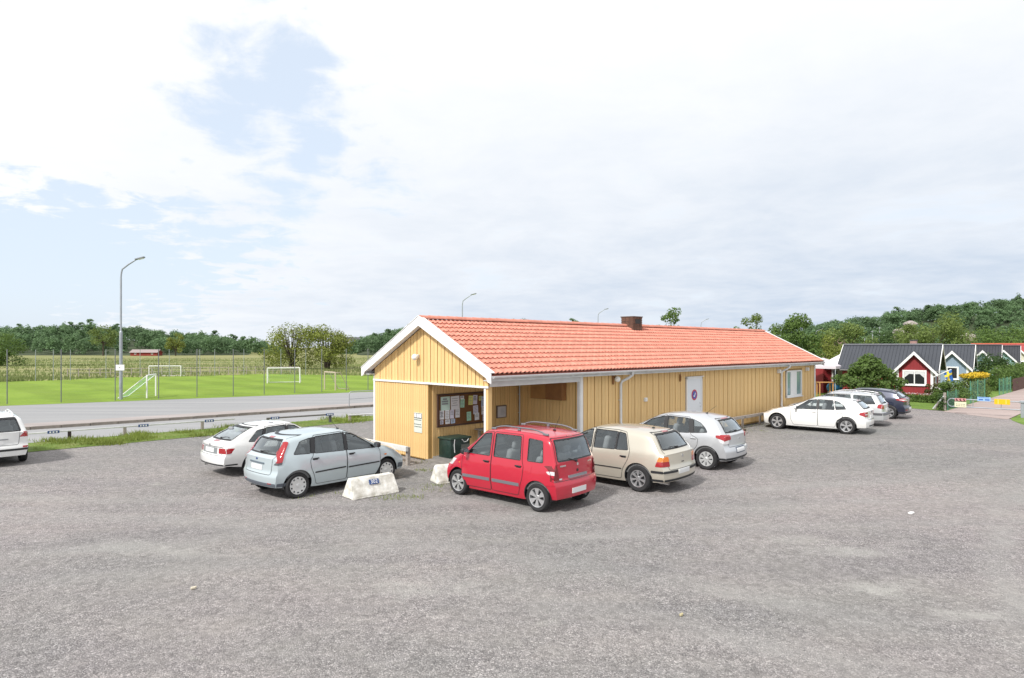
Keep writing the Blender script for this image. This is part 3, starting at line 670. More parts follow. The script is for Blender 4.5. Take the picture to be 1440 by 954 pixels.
    P = dict(name='car', L=3.94, W=1.74, R=.31, xr=-1.30, xf=1.166, paint=si, tumble=.30, bow_r=.15, bow_f=.30, flare=.035, top_s=.07,
        top=[(-1.97, .96), (-1.88, 1.04), (-1.60, 1.36), (-1.42, 1.435), (-.9, 1.505), (-.3, 1.525), (.25, 1.47), (1.20, 1.0), (1.36, .95), (1.78, .78), (1.97, .60)],
        bot=[(-1.97, .29), (-1.4, .25), (-.8, .20), (.8, .20), (1.4, .22), (1.97, .24)], belt=[(-1.97, 1.0), (-.9, .97), (1.1, .90), (2.0, .8)],
        rear=[(.2, .09), (.32, .02), (.56, 0), (.66, .06), (.95, .07), (1.5, .05)], front=[(.2, .06), (.34, 0), (.52, 0), (.62, .04), (.9, .1), (1.5, .1)], cabin=(-1.60, .92),
        side_windows=[[(.03, .965), (1.0, .935), (.48, 1.29), (.06, 1.41)], [(-.78, .995), (-.08, .97), (-.05, 1.418), (-.70, 1.395)], [(-1.32, 1.045), (-.92, 1.005), (-.84, 1.38), (-1.08, 1.29), (-1.24, 1.16)]],
        windscreen=[(-.66, 1.05), (.66, 1.05), (.52, 1.43), (-.52, 1.43)], rear_window=[(-.60, 1.05), (.60, 1.05), (.48, 1.37), (-.48, 1.37)],
        pillars=[[(-.08, .968), (.03, .965), (.06, 1.41), (-.05, 1.418)], [(-.92, 1.0), (-.78, .995), (-.70, 1.395), (-.84, 1.385)]], handle_z=.86, handle_mat=si, mirror=(.86, .96), antenna=(-.95, .0, .24, 1.2), brake_light=(1.405, .22), exhaust=(-.5, .22), seat_x=.10, dash_x=.84,
        wheel=dict(kind='cap', n=8, ri=.36, ro=.88, gap=.30, ratio=.67), wheel_mat=mat('wheel_cover', (.66, .68, .69), .35, metal=.5), wiper=((.0, 1.06), (.34, 1.085)), tailgate=[(-.60, .66), (.60, .66), (.62, 1.0), (.50, 1.41), (-.50, 1.41), (-.62, 1.0)])
    P['doors'] = doors_for(P, -.02, 1.02, -1.06, .26, (-.91, .56), 1.45, 1.425)
    P['bits'] = [('tail_light', M_RED, 'B2', [(.50, .87), (.80, .83), (.79, 1.0), (.54, .995)], .012), ('tail_light', M_RED, 'S', [(-1.86, .84), (-1.58, .92), (-1.56, .985), (-1.70, 1.01), (-1.84, 1.0)], .012), ('reverse_light', M_CLEAR, 'B2', [(.62, .75), (.80, .75), (.81, .825), (.58, .865)], .011), ('reverse_light', M_CLEAR, 'S', [(-1.84, .75), (-1.72, .78), (-1.62, .90), (-1.85, .835)], .010),
        ('number_plate', M_PLATE, 'B', rect(-.26, .50, .26, .61), .013, .008), ('number_recess', mat('recess_blue', (.10, .12, .16), .5), 'B', rect(-.30, .47, .30, .64), .006, .04), ('emblem', M_CHROME, 'B', [(-.045, .84), (0, .875), (.045, .84), (.045, .855), (0, .895), (-.045, .855)], .010, .002),
        ('headlight', M_CLEAR, 'F2', [(.40, .66), (.72, .66), (.78, .90), (.56, .84)]), ('number_plate', M_PLATE, 'F', rect(-.25, .36, .25, .47), .012, .008), ('grille', M_BLACK, 'F', rect(-.44, .50, .44, .60))]
    P['bits'] += [('bumper_lower', M_BLACK, 'B', rect(-0.76, 0.3, 0.76, 0.36), .007), ('bumper_lower', M_BLACK, 'S', rect(-1.84, 0.3, -1.6, 0.36), .007)]
    D['silver_round'] = P
    # white hatchback with long bonnet --------------------------------------
    w2 = paint('white_clean', (.80, .805, .80), 0, .28)
    P = dict(name='car', L=4.24, W=1.75, R=.32, xr=-1.31, xf=1.35, paint=w2, tumble=.31, bow_r=.14, bow_f=.30, flare=.03,
        top=[(-2.12, .93), (-2.02, 1.0), (-1.72, 1.27), (-1.55, 1.345), (-.9, 1.405), (-.4, 1.42), (.0, 1.395), (.86, .985), (1.05, .955), (1.8, .80), (2.12, .62)],
        bot=[(-2.12, .29), (-1.6, .26), (-.9, .19), (.8, .19), (1.5, .21), (2.12, .22)], belt=[(-2.1, .95), (-.9, .925), (.85, .87), (2.0, .8)],
        rear=[(.2, .09), (.32, .02), (.54, 0), (.64, .05), (.95, .06), (1.5, .05)], front=[(.2, .05), (.34, 0), (.56, 0), (.66, .03), (.9, .08), (1.5, .1)], cabin=(-1.72, .66),
        side_windows=[[(-.20, .925), (.70, .90), (.12, 1.285), (-.18, 1.325)], [(-.88, .945), (-.29, .928), (-.27, 1.328), (-.80, 1.315)], [(-1.30, .985), (-.915, .95), (-.835, 1.31), (-1.02, 1.265), (-1.22, 1.12)]],
        windscreen=[(-.64, 1.03), (.64, 1.03), (.52, 1.345), (-.52, 1.345)], rear_window=[(-.60, 1.03), (.60, 1.03), (.50, 1.285), (-.50, 1.285)],
        pillars=[[(-.29, .928), (-.20, .925), (-.18, 1.325), (-.27, 1.328)]], handle_z=.82, handle_mat=w2, mirror=(.58, .93), brake_light=(1.325, .16), exhaust=(.45, .24), seat_x=-.12, dash_x=.52,
        wheel=dict(kind='spoke', n=5, w=(.42, .26), ratio=.70), wiper=((.0, 1.04), (-.3, 1.06)), tailgate=[(-.56, .60), (.56, .60), (.62, 1.0), (.52, 1.33), (-.52, 1.33), (-.62, 1.0)])
    P['doors'] = doors_for(P, -.245, .80, -1.20, .25, (-.96, .58), 1.36, 1.35)
    P['bits'] = [('tail_light', M_RED, 'B2', [(.52, .74), (.81, .72), (.80, .90), (.57, .91)], .010), ('tail_light', M_RED, 'S', [(-2.02, .72), (-1.76, .80), (-1.80, .88), (-1.98, .92)], .010), ('reverse_light', M_CLEAR, 'B2', rect(.58, .79, .78, .83), .014, .01), ('number_plate', M_PLATE, 'B', rect(-.26, .64, .26, .75), .012, .008), ('emblem', mat('emblem_dark', (.03, .05, .10), .3), 'B', round_poly(0, .885, .035), .010, .002), ('bumper_insert', M_BLACK, 'B', rect(-.5, .33, .5, .38), .006),
        ('headlight', M_CLEAR, 'F2', [(.36, .64), (.74, .66), (.76, .80), (.40, .78)]), ('headlight', mat('indicator_amber', (.7, .5, .2), .2, coat=1), 'S', [(1.74, .70), (1.92, .68), (1.88, .78), (1.70, .80)]), ('number_plate', M_PLATE, 'F', rect(-.25, .38, .25, .49), .012, .008), ('grille', M_BLACK, 'F2', rect(.05, .62, .28, .76))]
    D['white_hatch'] = P
    # silver estate -----------------------------------------------------------
    se = paint('silver_grey', (.62, .64, .66), .4, .33)
    P = dict(name='car', L=4.46, W=1.75, R=.31, xr=-1.30, xf=1.33, paint=se, tumble=.26, bow_r=.12, bow_f=.30, flare=.025,
        top=[(-2.23, .96), (-2.14, 1.04), (-1.92, 1.38), (-1.78, 1.43), (-.9, 1.475), (-.3, 1.475), (.12, 1.43), (1.06, .98), (1.25, .94), (1.95, .78), (2.23, .60)],
        bot=[(-2.23, .30), (-1.6, .26), (-.9, .20), (.8, .20), (1.5, .22), (2.23, .25)], belt=[(-2.2, .99), (-.9, .94), (1.05, .88), (2.0, .8)],
        rear=[(.2, .09), (.32, .02), (.56, 0), (.62, .06), (.95, .07), (1.5, .05)], front=[(.2, .06), (.34, 0), (.52, 0), (.62, .04), (.9, .1), (1.5, .1)], cabin=(-1.95, .84),
        side_windows=[[(.0, .935), (.90, .91), (.28, 1.33), (.02, 1.37)], [(-.86, .96), (-.09, .938), (-.07, 1.373), (-.82, 1.37)], [(-1.84, 1.0), (-.96, .965), (-.92, 1.37), (-1.66, 1.345)]],
        windscreen=[(-.64, 1.02), (.64, 1.02), (.53, 1.38), (-.53, 1.38)], rear_window=[(-.62, 1.04), (.62, 1.04), (.53, 1.37), (-.53, 1.37)],
        pillars=[[(-.09, .938), (.0, .935), (.02, 1.37), (-.07, 1.373)]], handle_z=.83, handle_mat=se, strip_z=.5, strip_h=.02, mirror=(.78, .93), rails=(-1.70, .05, .50), rail_mat=mat('rail_steel', (.5, .5, .52), .35, metal=.6), brake_light=(1.415, .15), exhaust=(.5, .24), seat_x=.04, dash_x=.74,
        wheel=dict(kind='spoke', n=5, w=(.36, .24), ratio=.68), wiper=((.0, 1.05), (.34, 1.08)), tailgate=[(-.60, .62), (.60, .62), (.64, 1.0), (.56, 1.41), (-.56, 1.41), (-.64, 1.0)])
    P['doors'] = doors_for(P, -.045, .98, -1.08, .26, (-.90, .56), 1.405, 1.40)
    P['bits'] = [('tail_light', M_RED, 'B2', [(.58, .80), (.80, .80), (.80, 1.0), (.64, 1.0)], .010), ('tail_light', M_RED, 'S', [(-2.12, .80), (-1.90, .84), (-1.92, .98), (-2.08, 1.0)], .010), ('number_plate', M_PLATE, 'B', rect(-.26, .70, .26, .81), .012, .008), ('bumper_strip', M_TRIM, 'B', rect(-.80, .52, .80, .62), .014), ('bumper_strip', M_TRIM, 'S', rect(-2.10, .52, -1.72, .62), .014), ('emblem', M_CHROME, 'B', round_poly(0, .90, .035), .010, .002),
        ('headlight', M_CLEAR, 'F2', [(.40, .62), (.76, .62), (.78, .80), (.46, .78)]), ('number_plate', M_PLATE, 'F', rect(-.25, .38, .25, .49), .012, .008), ('grille', M_BLACK, 'F', rect(-.36, .60, .36, .72))]
    D['silver_estate'] = P
    # navy hatchback -----------------------------------------------------------
    nv = paint('navy', (.012, .018, .045), .3, .28)
    P = dict(name='car', L=4.30, W=1.80, R=.32, xr=-1.35, xf=1.29, paint=nv, tumble=.34, bow_r=.17, bow_f=.32, flare=.035, top_s=.07,
        top=[(-2.15, .97), (-2.05, 1.03), (-1.66, 1.30), (-1.40, 1.385), (-.9, 1.44), (-.3, 1.465), (.15, 1.43), (1.10, .98), (1.30, .94), (1.9, .78), (2.15, .60)],
        bot=[(-2.15, .30), (-1.6, .26), (-.9, .20), (.8, .20), (1.5, .22), (2.15, .25)], belt=[(-2.1, 1.02), (-1.2, .99), (1.05, .89), (2.0, .8)],
        rear=[(.2, .10), (.32, .02), (.56, 0), (.66, .07), (.95, .06), (1.5, .05)], front=[(.2, .06), (.34, 0), (.52, 0), (.62, .04), (.9, .1), (1.5, .1)], cabin=(-1.70, .88),
        side_windows=[[(.02, .955), (.94, .92), (.32, 1.31), (.05, 1.365)], [(-.80, .99), (-.07, .96), (-.05, 1.37), (-.74, 1.345)], [(-1.22, 1.04), (-.87, 1.0), (-.80, 1.335), (-1.02, 1.27)]],
        windscreen=[(-.66, 1.02), (.66, 1.02), (.53, 1.38), (-.53, 1.38)], rear_window=[(-.58, 1.07), (.58, 1.07), (.48, 1.31), (-.48, 1.31)],
        handle_z=.87, handle_mat=nv, mirror=(.82, .95), brake_light=(1.36, .15), exhaust=(.5, .24), seat_x=.06, dash_x=.78, wheel=dict(kind='spoke', n=5, w=(.40, .24), ratio=.68), wiper=((.0, 1.08), (-.3, 1.1)),
        low_trim=(lambda x: .32 if x < -1.7 else -1, M_BLACK), tailgate=[(-.58, .68), (.58, .68), (.62, 1.02), (.50, 1.37), (-.50, 1.37), (-.62, 1.02)])
    P['doors'] = doors_for(P, -.025, 1.02, -1.06, .26, (-.92, .58), 1.40, 1.38)
    P['bits'] = [('tail_light', M_RED, 'B2', [(.44, .86), (.82, .84), (.80, 1.0), (.62, 1.0)], .012), ('tail_light', M_RED, 'S', [(-2.06, .84), (-1.62, .94), (-1.72, 1.0), (-2.0, 1.02)], .012), ('reverse_light', M_CLEAR, 'B2', [(.50, .905), (.81, .90), (.80, .955), (.60, .955)], .015, .01), ('reverse_light', M_CLEAR, 'S', [(-2.04, .90), (-1.76, .945), (-1.8, .965), (-2.02, .96)], .015, .01), ('number_plate', M_PLATE, 'B', rect(-.26, .46, .26, .57), .012, .008), ('emblem', M_CHROME, 'B', [(0, .83), (.035, .885), (0, .94), (-.035, .885)], .010, .002),
        ('reflector', M_RED, 'B2', rect(.52, .44, .72, .48), .010, .008), ('headlight', M_CLEAR, 'F2', [(.40, .62), (.76, .66), (.80, .82), (.50, .78)]), ('number_plate', M_PLATE, 'F', rect(-.25, .38, .25, .49), .012, .008), ('grille', M_BLACK, 'F', rect(-.5, .44, .5, .56))]
    P['bits'] += [('bumper_lower', M_BLACK, 'B', rect(-0.78, 0.31, 0.78, 0.36), .007), ('bumper_lower', M_BLACK, 'S', rect(-2, 0.31, -1.72, 0.36), .007)]
    D['navy'] = P
    # white estate at the left edge ---------------------------------------------
    P2 = {k: v for k, v in D['silver_estate'].items()}
    P2.update(paint=wh, handle_mat=wh, W=1.80, L=4.50, strip_mat=wh, tumble=.30, rails=(-1.70, .05, .52), rail_mat=wh, rear_window=[(-.66, 1.02), (.66, 1.02), (.56, 1.37), (-.56, 1.37)], exhaust=(.55, .24))
    P2['top'] = [(a - .02 if a < -1.9 else a, b + .03) for a, b in P2['top']]; P2['top'][0] = (-2.25, .98); P2['top'][-1] = (2.25, .60)
    P2['bits'] = [('tail_light', M_RED, 'B2', [(.72, .84), (.85, .84), (.83, 1.0), (.74, .99)], .012), ('tail_light', M_RED, 'S', [(-2.14, .84), (-1.98, .86), (-2.0, .98), (-2.10, 1.0)], .012), ('reflector', M_RED, 'B2', rect(.70, .53, .84, .58), .012, .01), ('number_plate', M_PLATE, 'B', rect(-.26, .66, .26, .77), .014, .008), ('plate_trim', mat('strip_grey', (.3, .31, .33), .35, metal=.4), 'B', rect(-.36, .785, .36, .815), .016, .01), ('bumper_strip', M_BLACK, 'B', rect(-.84, .455, .84, .515), .014), ('bumper_strip', M_BLACK, 'S', rect(-2.12, .455, -1.74, .515), .014), ('emblem', M_CHROME, 'B', round_poly(0, .90, .035), .010, .002),
        ('spoiler_shadow_gap', M_BLACK, 'B', rect(-.56, 1.385, .56, 1.405), .006, .006), ('headlight', M_CLEAR, 'F2', [(.40, .62), (.76, .62), (.78, .80), (.46, .78)]), ('number_plate', M_PLATE, 'F', rect(-.25, .38, .25, .49), .012, .008), ('grille', M_BLACK, 'F', rect(-.36, .60, .36, .72))]  # black strip at the roof edge: shadowed gap under the spoiler, painted as colour
    P2['doors'] = doors_for(P2, -.045, .98, -1.08, .26, (-.90, .56), 1.405, 1.40)
    D['white_estate'] = P2
    return D
def place_by_wheel(P, wheel, side, p, heading, k=1.0):
    """car origin so that the rear wheel on this side touches the ground at p"""
    lx = P['xr'] if wheel == 'rear' else P['xf']; ly = (P['W'] / 2 - .03) * (1 if side == 'L' else -1); lx *= k; ly *= k
    c, s_ = math.cos(heading), math.sin(heading); return Vector((p.x - (lx * c - ly * s_), p.y - (lx * s_ + ly * c), 0))
# ------------------------------------------------------------------ ground materials
def ground_mat(name, build):
    m = bpy.data.materials.new(name); m.use_nodes = True; nt = m.node_tree; p = nt.nodes['Principled BSDF']
    p.inputs['Specular IOR Level'].default_value = .25; p.inputs['Roughness'].default_value = .92
    tc = N(nt, 'ShaderNodeTexCoord'); build(nt, p, tc.outputs['Object']); MATS[name] = m; return m
def noise(nt, vec, scale, detail=5, rough=.6, dist=0.0):
    n = N(nt, 'ShaderNodeTexNoise', i_Scale=scale, i_Detail=detail, i_Roughness=rough, i_Distortion=dist); nt.links.new(vec, n.inputs['Vector']); return n.outputs[0]
def _gravel(nt, p, vec):
    L = nt.links.new
    v = N(nt, 'ShaderNodeTexVoronoi', i_Scale=72); L(vec, v.inputs['Vector'])
    v2 = N(nt, 'ShaderNodeTexVoronoi', i_Scale=17); L(vec, v2.inputs['Vector'])
    sep = N(nt, 'ShaderNodeSeparateColor'); L(v.outputs['Color'], sep.inputs[0])
    stone = ramp(nt, sep.outputs[0], [(0, (.10, .10, .105)), (.3, (.18, .18, .184)), (.65, (.265, .262, .262)), (.9, (.37, .365, .362)), (1, (.58, .57, .56))])
    pink = mix(nt, mth(nt, 'MULTIPLY', sep.outputs[1], .18), stone, (.27, .23, .225))
    dust = ramp(nt, noise(nt, vec, 90, 3), [(.3, (.235, .232, .222)), (.7, (.315, .31, .298))])
    f1 = ramp(nt, noise(nt, vec, .35, 6, .65, .5), [(.38, 0.0), (.62, 1.0)])
    f2 = ramp(nt, noise(nt, vec, 1.7, 5, .65, .6), [(.42, 0.0), (.66, 1.0)])
    fd = mth(nt, 'MULTIPLY', mth(nt, 'ADD', mth(nt, 'MULTIPLY', f1, .55), mth(nt, 'MULTIPLY', f2, .45)), .85)
    c = mix(nt, fd, pink, dust)
    big = ramp(nt, noise(nt, vec, .12, 4, .6, .4), [(.35, (1.10, 1.03, 1.04)), (.65, (.86, .875, .87))])
    c = mix(nt, 1.0, c, big, 'MULTIPLY')
    sep2 = N(nt, 'ShaderNodeSeparateColor'); L(v2.outputs['Color'], sep2.inputs[0])
    c = mix(nt, 1.0, c, ramp(nt, sep2.outputs[0], [(0, .84), (1, 1.14)]), 'MULTIPLY')
    c = mix(nt, 1.0, c, ramp(nt, noise(nt, vec, 5.0, 6, .7, .3), [(.3, .84), (.7, 1.16)]), 'MULTIPLY')
    mp = N(nt, 'ShaderNodeMapping'); mp.inputs['Rotation'].default_value = (0, 0, R(-22)); mp.inputs['Scale'].default_value = (.10, .85, 1); L(vec, mp.inputs[0])
    c = mix(nt, 1.0, c, ramp(nt, noise(nt, mp.outputs[0], 1.1, 5, .6, .9), [(.32, (.91, .91, .92)), (.68, (1.09, 1.08, 1.06))]), 'MULTIPLY')
    pale = ramp(nt, noise(nt, vec, .55, 4, .55, 1.2), [(.66, 0.0), (.76, 1.0)])
    c = mix(nt, mth(nt, 'MULTIPLY', pale, .55), c, (.40, .395, .36))
    def dist_to(pt, sx=1.0, sy=1.0):
        sb_ = N(nt, 'ShaderNodeVectorMath', operation='SUBTRACT'); L(vec, sb_.inputs[0]); sb_.inputs[1].default_value = (pt[0], pt[1], 0)
        sc_ = N(nt, 'ShaderNodeVectorMath', operation='MULTIPLY'); L(sb_.outputs[0], sc_.inputs[0]); sc_.inputs[1].default_value = (1 / sx, 1 / sy, 0)
        ln = N(nt, 'ShaderNodeVectorMath', operation='LENGTH'); L(sc_.outputs[0], ln.inputs[0]); return ln.outputs['Value']
    wn = mth(nt, 'SUBTRACT', noise(nt, vec, 1.3, 6, .65), .5); wf = mth(nt, 'SUBTRACT', noise(nt, vec, .25, 3), .5)
    # worn wheel tracks: pairs of long arcs across the lot
    trk = None
    for cx, cy, rad in ((-14, -22, 33.5), (30, -6, 26.0), (-4, 52, 38.5), (9, -30, 42.0)):
        dd = mth(nt, 'ADD', dist_to((cx, cy)), mth(nt, 'MULTIPLY', wf, 1.6))
        for g_ in (0, 1.5):
            t_ = mth(nt, 'ABSOLUTE', mth(nt, 'SUBTRACT', dd, rad + g_)); mr = N(nt, 'ShaderNodeMapRange', i_1=.10, i_2=.42, i_3=1.0, i_4=0.0); L(t_, mr.inputs[0]); trk = mr.outputs[0] if trk is None else mth(nt, 'MAXIMUM', trk, mr.outputs[0])
    trk = mth(nt, 'MULTIPLY', trk, ramp(nt, noise(nt, vec, .5, 4), [(.35, 0.0), (.65, 1.0)]))
    c = mix(nt, mth(nt, 'MULTIPLY', trk, .45), c, (.33, .325, .315))
    # pale fines left in shallow dips
    for q, sx, sy in ((at(1195, 775), .9, .35), (at(1240, 828), .7, .22), (at(1385, 866), .6, .2), (at(1100, 760), 1.0, .4), (at(560, 830), .8, .3), (at(180, 770), 1.2, .4)):
        e_ = mth(nt, 'ADD', dist_to(q, sx, sy), mth(nt, 'MULTIPLY', wn, 4.5)); mr = N(nt, 'ShaderNodeMapRange', i_1=.2, i_2=1.1, i_3=.42 if sx < .95 else .22, i_4=0.0); L(e_, mr.inputs[0]); c = mix(nt, mr.outputs[0], c, (.44, .435, .41))
    L(c, p.inputs['Base Color'])
    hgt = mth(nt, 'ADD', mth(nt, 'MULTIPLY', v.outputs['Distance'], -1.0), mth(nt, 'MULTIPLY', v2.outputs['Distance'], -.7))
    b = N(nt, 'ShaderNodeBump', i_Strength=.8, i_Distance=.012); L(hgt, b.inputs['Height']); L(b.outputs[0], p.inputs['Normal'])
M_GRAVEL = ground_mat('gravel', _gravel)
def _asphalt(c0, c1):
    def f(nt, p, vec):
        L = nt.links.new; mp = N(nt, 'ShaderNodeMapping'); mp.inputs['Rotation'].default_value = (0, 0, R(-38)); mp.inputs['Scale'].default_value = (.06, .9, 1); L(vec, mp.inputs[0])
        a = ramp(nt, noise(nt, mp.outputs[0], 1.2, 5), [(.3, c0), (.7, c1)]); g = ramp(nt, noise(nt, vec, 120, 2), [(.3, .8), (.7, 1.15)])
        c = mix(nt, 1, a, g, 'MULTIPLY'); L(c, p.inputs['Base Color']); p.inputs['Roughness'].default_value = .8
    return f
M_ROAD = ground_mat('asphalt', _asphalt((.26, .265, .275), (.34, .34, .345)))
M_CYCLE = ground_mat('cycle_asphalt', _asphalt((.28, .285, .295), (.36, .36, .365)))
M_FOOT = ground_mat('footway', _asphalt((.30, .27, .26), (.42, .38, .37)))
def _grass(cols, scale, stripes=None, fine=25):
    def f(nt, p, vec):
        L = nt.links.new
        a = ramp(nt, noise(nt, vec, scale, 8, .65, .4), [(.30, cols[0]), (.5, cols[1]), (.72, cols[2])])
        g = ramp(nt, noise(nt, vec, fine, 3), [(.25, .62), (.75, 1.25)]); c = mix(nt, 1, a, g, 'MULTIPLY')
        if stripes:
            w = N(nt, 'ShaderNodeTexWave', i_Scale=stripes, i_Distortion=2.5, i_Detail=2); w.bands_direction = 'DIAGONAL'; L(vec, w.inputs['Vector'])
            c = mix(nt, 1, c, ramp(nt, w.outputs[0], [(.3, .93), (.7, 1.06)]), 'MULTIPLY')
        L(c, p.inputs['Base Color'])
        b = N(nt, 'ShaderNodeBump', i_Strength=.6, i_Distance=.05); L(noise(nt, vec, fine * 1.5, 3), b.inputs['Height']); L(b.outputs[0], p.inputs['Normal'])
    return f
M_PITCH = ground_mat('pitch_grass', _grass([(.16, .255, .028), (.20, .30, .036), (.24, .345, .05)], .18, .10))
M_VERGE = ground_mat('verge_grass', _grass([(.10, .16, .03), (.16, .24, .05), (.30, .27, .13)], 1.2))
M_LAWN = ground_mat('lawn_grass', _grass([(.10, .18, .03), (.16, .26, .05), (.22, .30, .07)], .9))
M_PATH = ground_mat('path_gravel', _asphalt((.34, .27, .25), (.45, .37, .35)))
def _meadow(nt, p, vec):
    L = nt.links.new; mp = N(nt, 'ShaderNodeMapping'); mp.inputs['Rotation'].default_value = (0, 0, R(-10)); mp.inputs['Scale'].default_value = (.12, 1, 1); L(vec, mp.inputs[0])
    a = ramp(nt, noise(nt, mp.outputs[0], .11, 8, .68, .8), [(.28, (.12, .17, .05)), (.42, (.19, .22, .075)), (.55, (.30, .28, .13)), (.66, (.22, .25, .09)), (.78, (.36, .30, .16))])
    g = ramp(nt, noise(nt, vec, 1.6, 6, .7), [(.3, .7), (.7, 1.2)]); L(mix(nt, 1, a, g, 'MULTIPLY'), p.inputs['Base Color'])
M_MEADOW = ground_mat('meadow', _meadow)

# ------------------------------------------------------------------ the ground
def sheet(name, pts, z, m, label=None):
    mb = MB(); n = len(pts); mb.add([(p[0], p[1], z) for p in pts], [tuple(range(n))]); o = mb.build(name, m); tag(o, kind='structure'); return o
def line_ext(p, q, a, b):
    """points on the line p-q, a metres before p and b metres after q"""
    d = (q - p).normalized(); return p - d * a, q + d * b
sheet('ground', [(-1500, -300), (1500, -300), (1500, 2500), (-1500, 2500)], -.03, M_MEADOW)
K1, K2 = line_ext(at(43, 604), at(523, 572), 40, 120)        # kerb of the footway strip
E1, E2 = line_ext(at(0, 571), at(520, 551), 45, 130)         # far edge of the road
udir = (K2 - K1).normalized(); nrm_r = Vector((-udir.y, udir.x, 0))
VA, VB, GA, GB = at(48, 623), at(523, 585), at(44, 636), at(523, 592)   # verge between cycle track and gravel
V1, V2, G1, G2 = VA - udir * 40, VB + udir * 120, GA - udir * 40, GB + udir * 120
F1, F2 = K1 + nrm_r * 1.5, K2 + nrm_r * 1.5
sheet('road', [F1, F2, E2, E1], -.012, M_ROAD)
sheet('cycle_track', [V1, VA, VB, V2, K2, K1], -.008, M_CYCLE)
mb = MB(); mb.add([(*K1.xy, -.02), (*K2.xy, -.02), (*F2.xy, -.02), (*F1.xy, -.02), (*K1.xy, .10), (*K2.xy, .10), (*F2.xy, .10), (*F1.xy, .10)], [(4, 5, 6, 7), (0, 1, 5, 4), (2, 3, 7, 6), (1, 2, 6, 5), (3, 0, 4, 7)])
tag(mb.build('footway', M_FOOT), kind='structure')
# kerb stones along the footway
kerb_m = mat('kerb_stone', (.23, .205, .18), .9, var=.35, vscale=2, bump=.4, bscale=20)
kroot = MB(); d = (K2 - K1); kl = d.length; ang = math.atan2(d.y, d.x); k = 0
kb = MB(); kb.bbox((0, 0, 0), (.98, .12, .17), .015); kme = kb.mesh(kerb_m, 'kerb_stone')
kerb = empty('kerb', K1, ang); tag(kerb, kind='structure')
for i in range(int(kl)):
    if 34 < i < 34 + 56: link('kerb_stone', kme, kerb, (i + .5, -.062, .032 + random.uniform(-.004, .004)))
rest = MB(); rest.box((17.5, -.06, .03), (34, .12, .165)); rest.box((kl / 2 + 45.5, -.06, .03), (kl - 91, .12, .165)); rest.build('kerb_run', kerb_m, kerb)
sheet('verge', [G1, GA, GB, G2, V2, VB, VA, V1], .012, M_VERGE)
PF = [at(-60, 540), at(0, 537), at(100, 534), at(163, 531), at(280, 529), at(369, 526), at(440, 527), at(523, 528.5), at(640, 530)]
sheet('football_pitch', [E1, E2, Vector((40, 88, 0))] + PF[::-1] + [at(-300, 552)], -.006, M_PITCH)
sheet('gravel_lot', [(-60, -40), (60, -40), (60, 20), (34, 25), at(1460, 596), at(1436, 592), at(1380, 584), at(1335, 579), at(1262, 573), at(1180, 568), (20, 42), (14, 45), G2, GB, GA, G1], 0, M_GRAVEL)
PA, PB = Vector((22.6, 33.2, 0)), Vector((.716, .698, 0)); PN = Vector((.698, -.716, 0))
sheet('path', [PA - PB * 1.0, PA + PN * 2.9 - PB * 3.0, PA + PN * 2.9 + PB * 90, PA + PB * 90], .006, M_PATH)
sheet('lawn', [at(1262, 573), at(1329, 578), PA, PA + PB * 90, PA + PB * 90 - PN * 16, (16, 52), (19, 42)], .003, M_LAWN)
sheet('grass_corner', [at(1424, 592), at(1445, 600), at(1560, 604), (60, 40), PA + PN * 2.95 + PB * 60, PA + PN * 2.95 - PB * 2.6], .010, M_LAWN)

# ------------------------------------------------------------------ the yellow clubhouse
TH = R(44.25); CB = Vector((-.62, 16.58, 0)); BW, BL = 5.41, 21.9; RX, RY = 3.69, 2.57
ZT, ZR, ZE, OS, OG = 2.25, 4.11, 2.607, .33, .22
SL = (ZR - ZE) / (BW / 2 + OS); ANG = math.atan(SL)
M_YEL = mat('yellow_paint', (.81, .55, .245), .65, island=.09, var=.12, vscale=2.5, stretch=(6, 6, .7), bump=.08, bscale=30)
M_YEL2 = mat('yellow_backing', (.40, .25, .085), .8)
M_WHITE = mat('white_paint', (.80, .80, .80), .5, var=.06, vscale=3)
M_WHITE2 = mat('gutter_white', (.70, .71, .72), .4, var=.10, vscale=4)
M_TILE = mat('clay_tile', (.64, .26, .19), .75, var=.2, vscale=7, island=.18)
M_WOOD = mat('weathered_wood', (.36, .32, .29), .85, var=.3, vscale=6, stretch=(1, 8, 8))
M_PLY = mat('plywood', (.28, .13, .045), .6, var=.25, vscale=3)
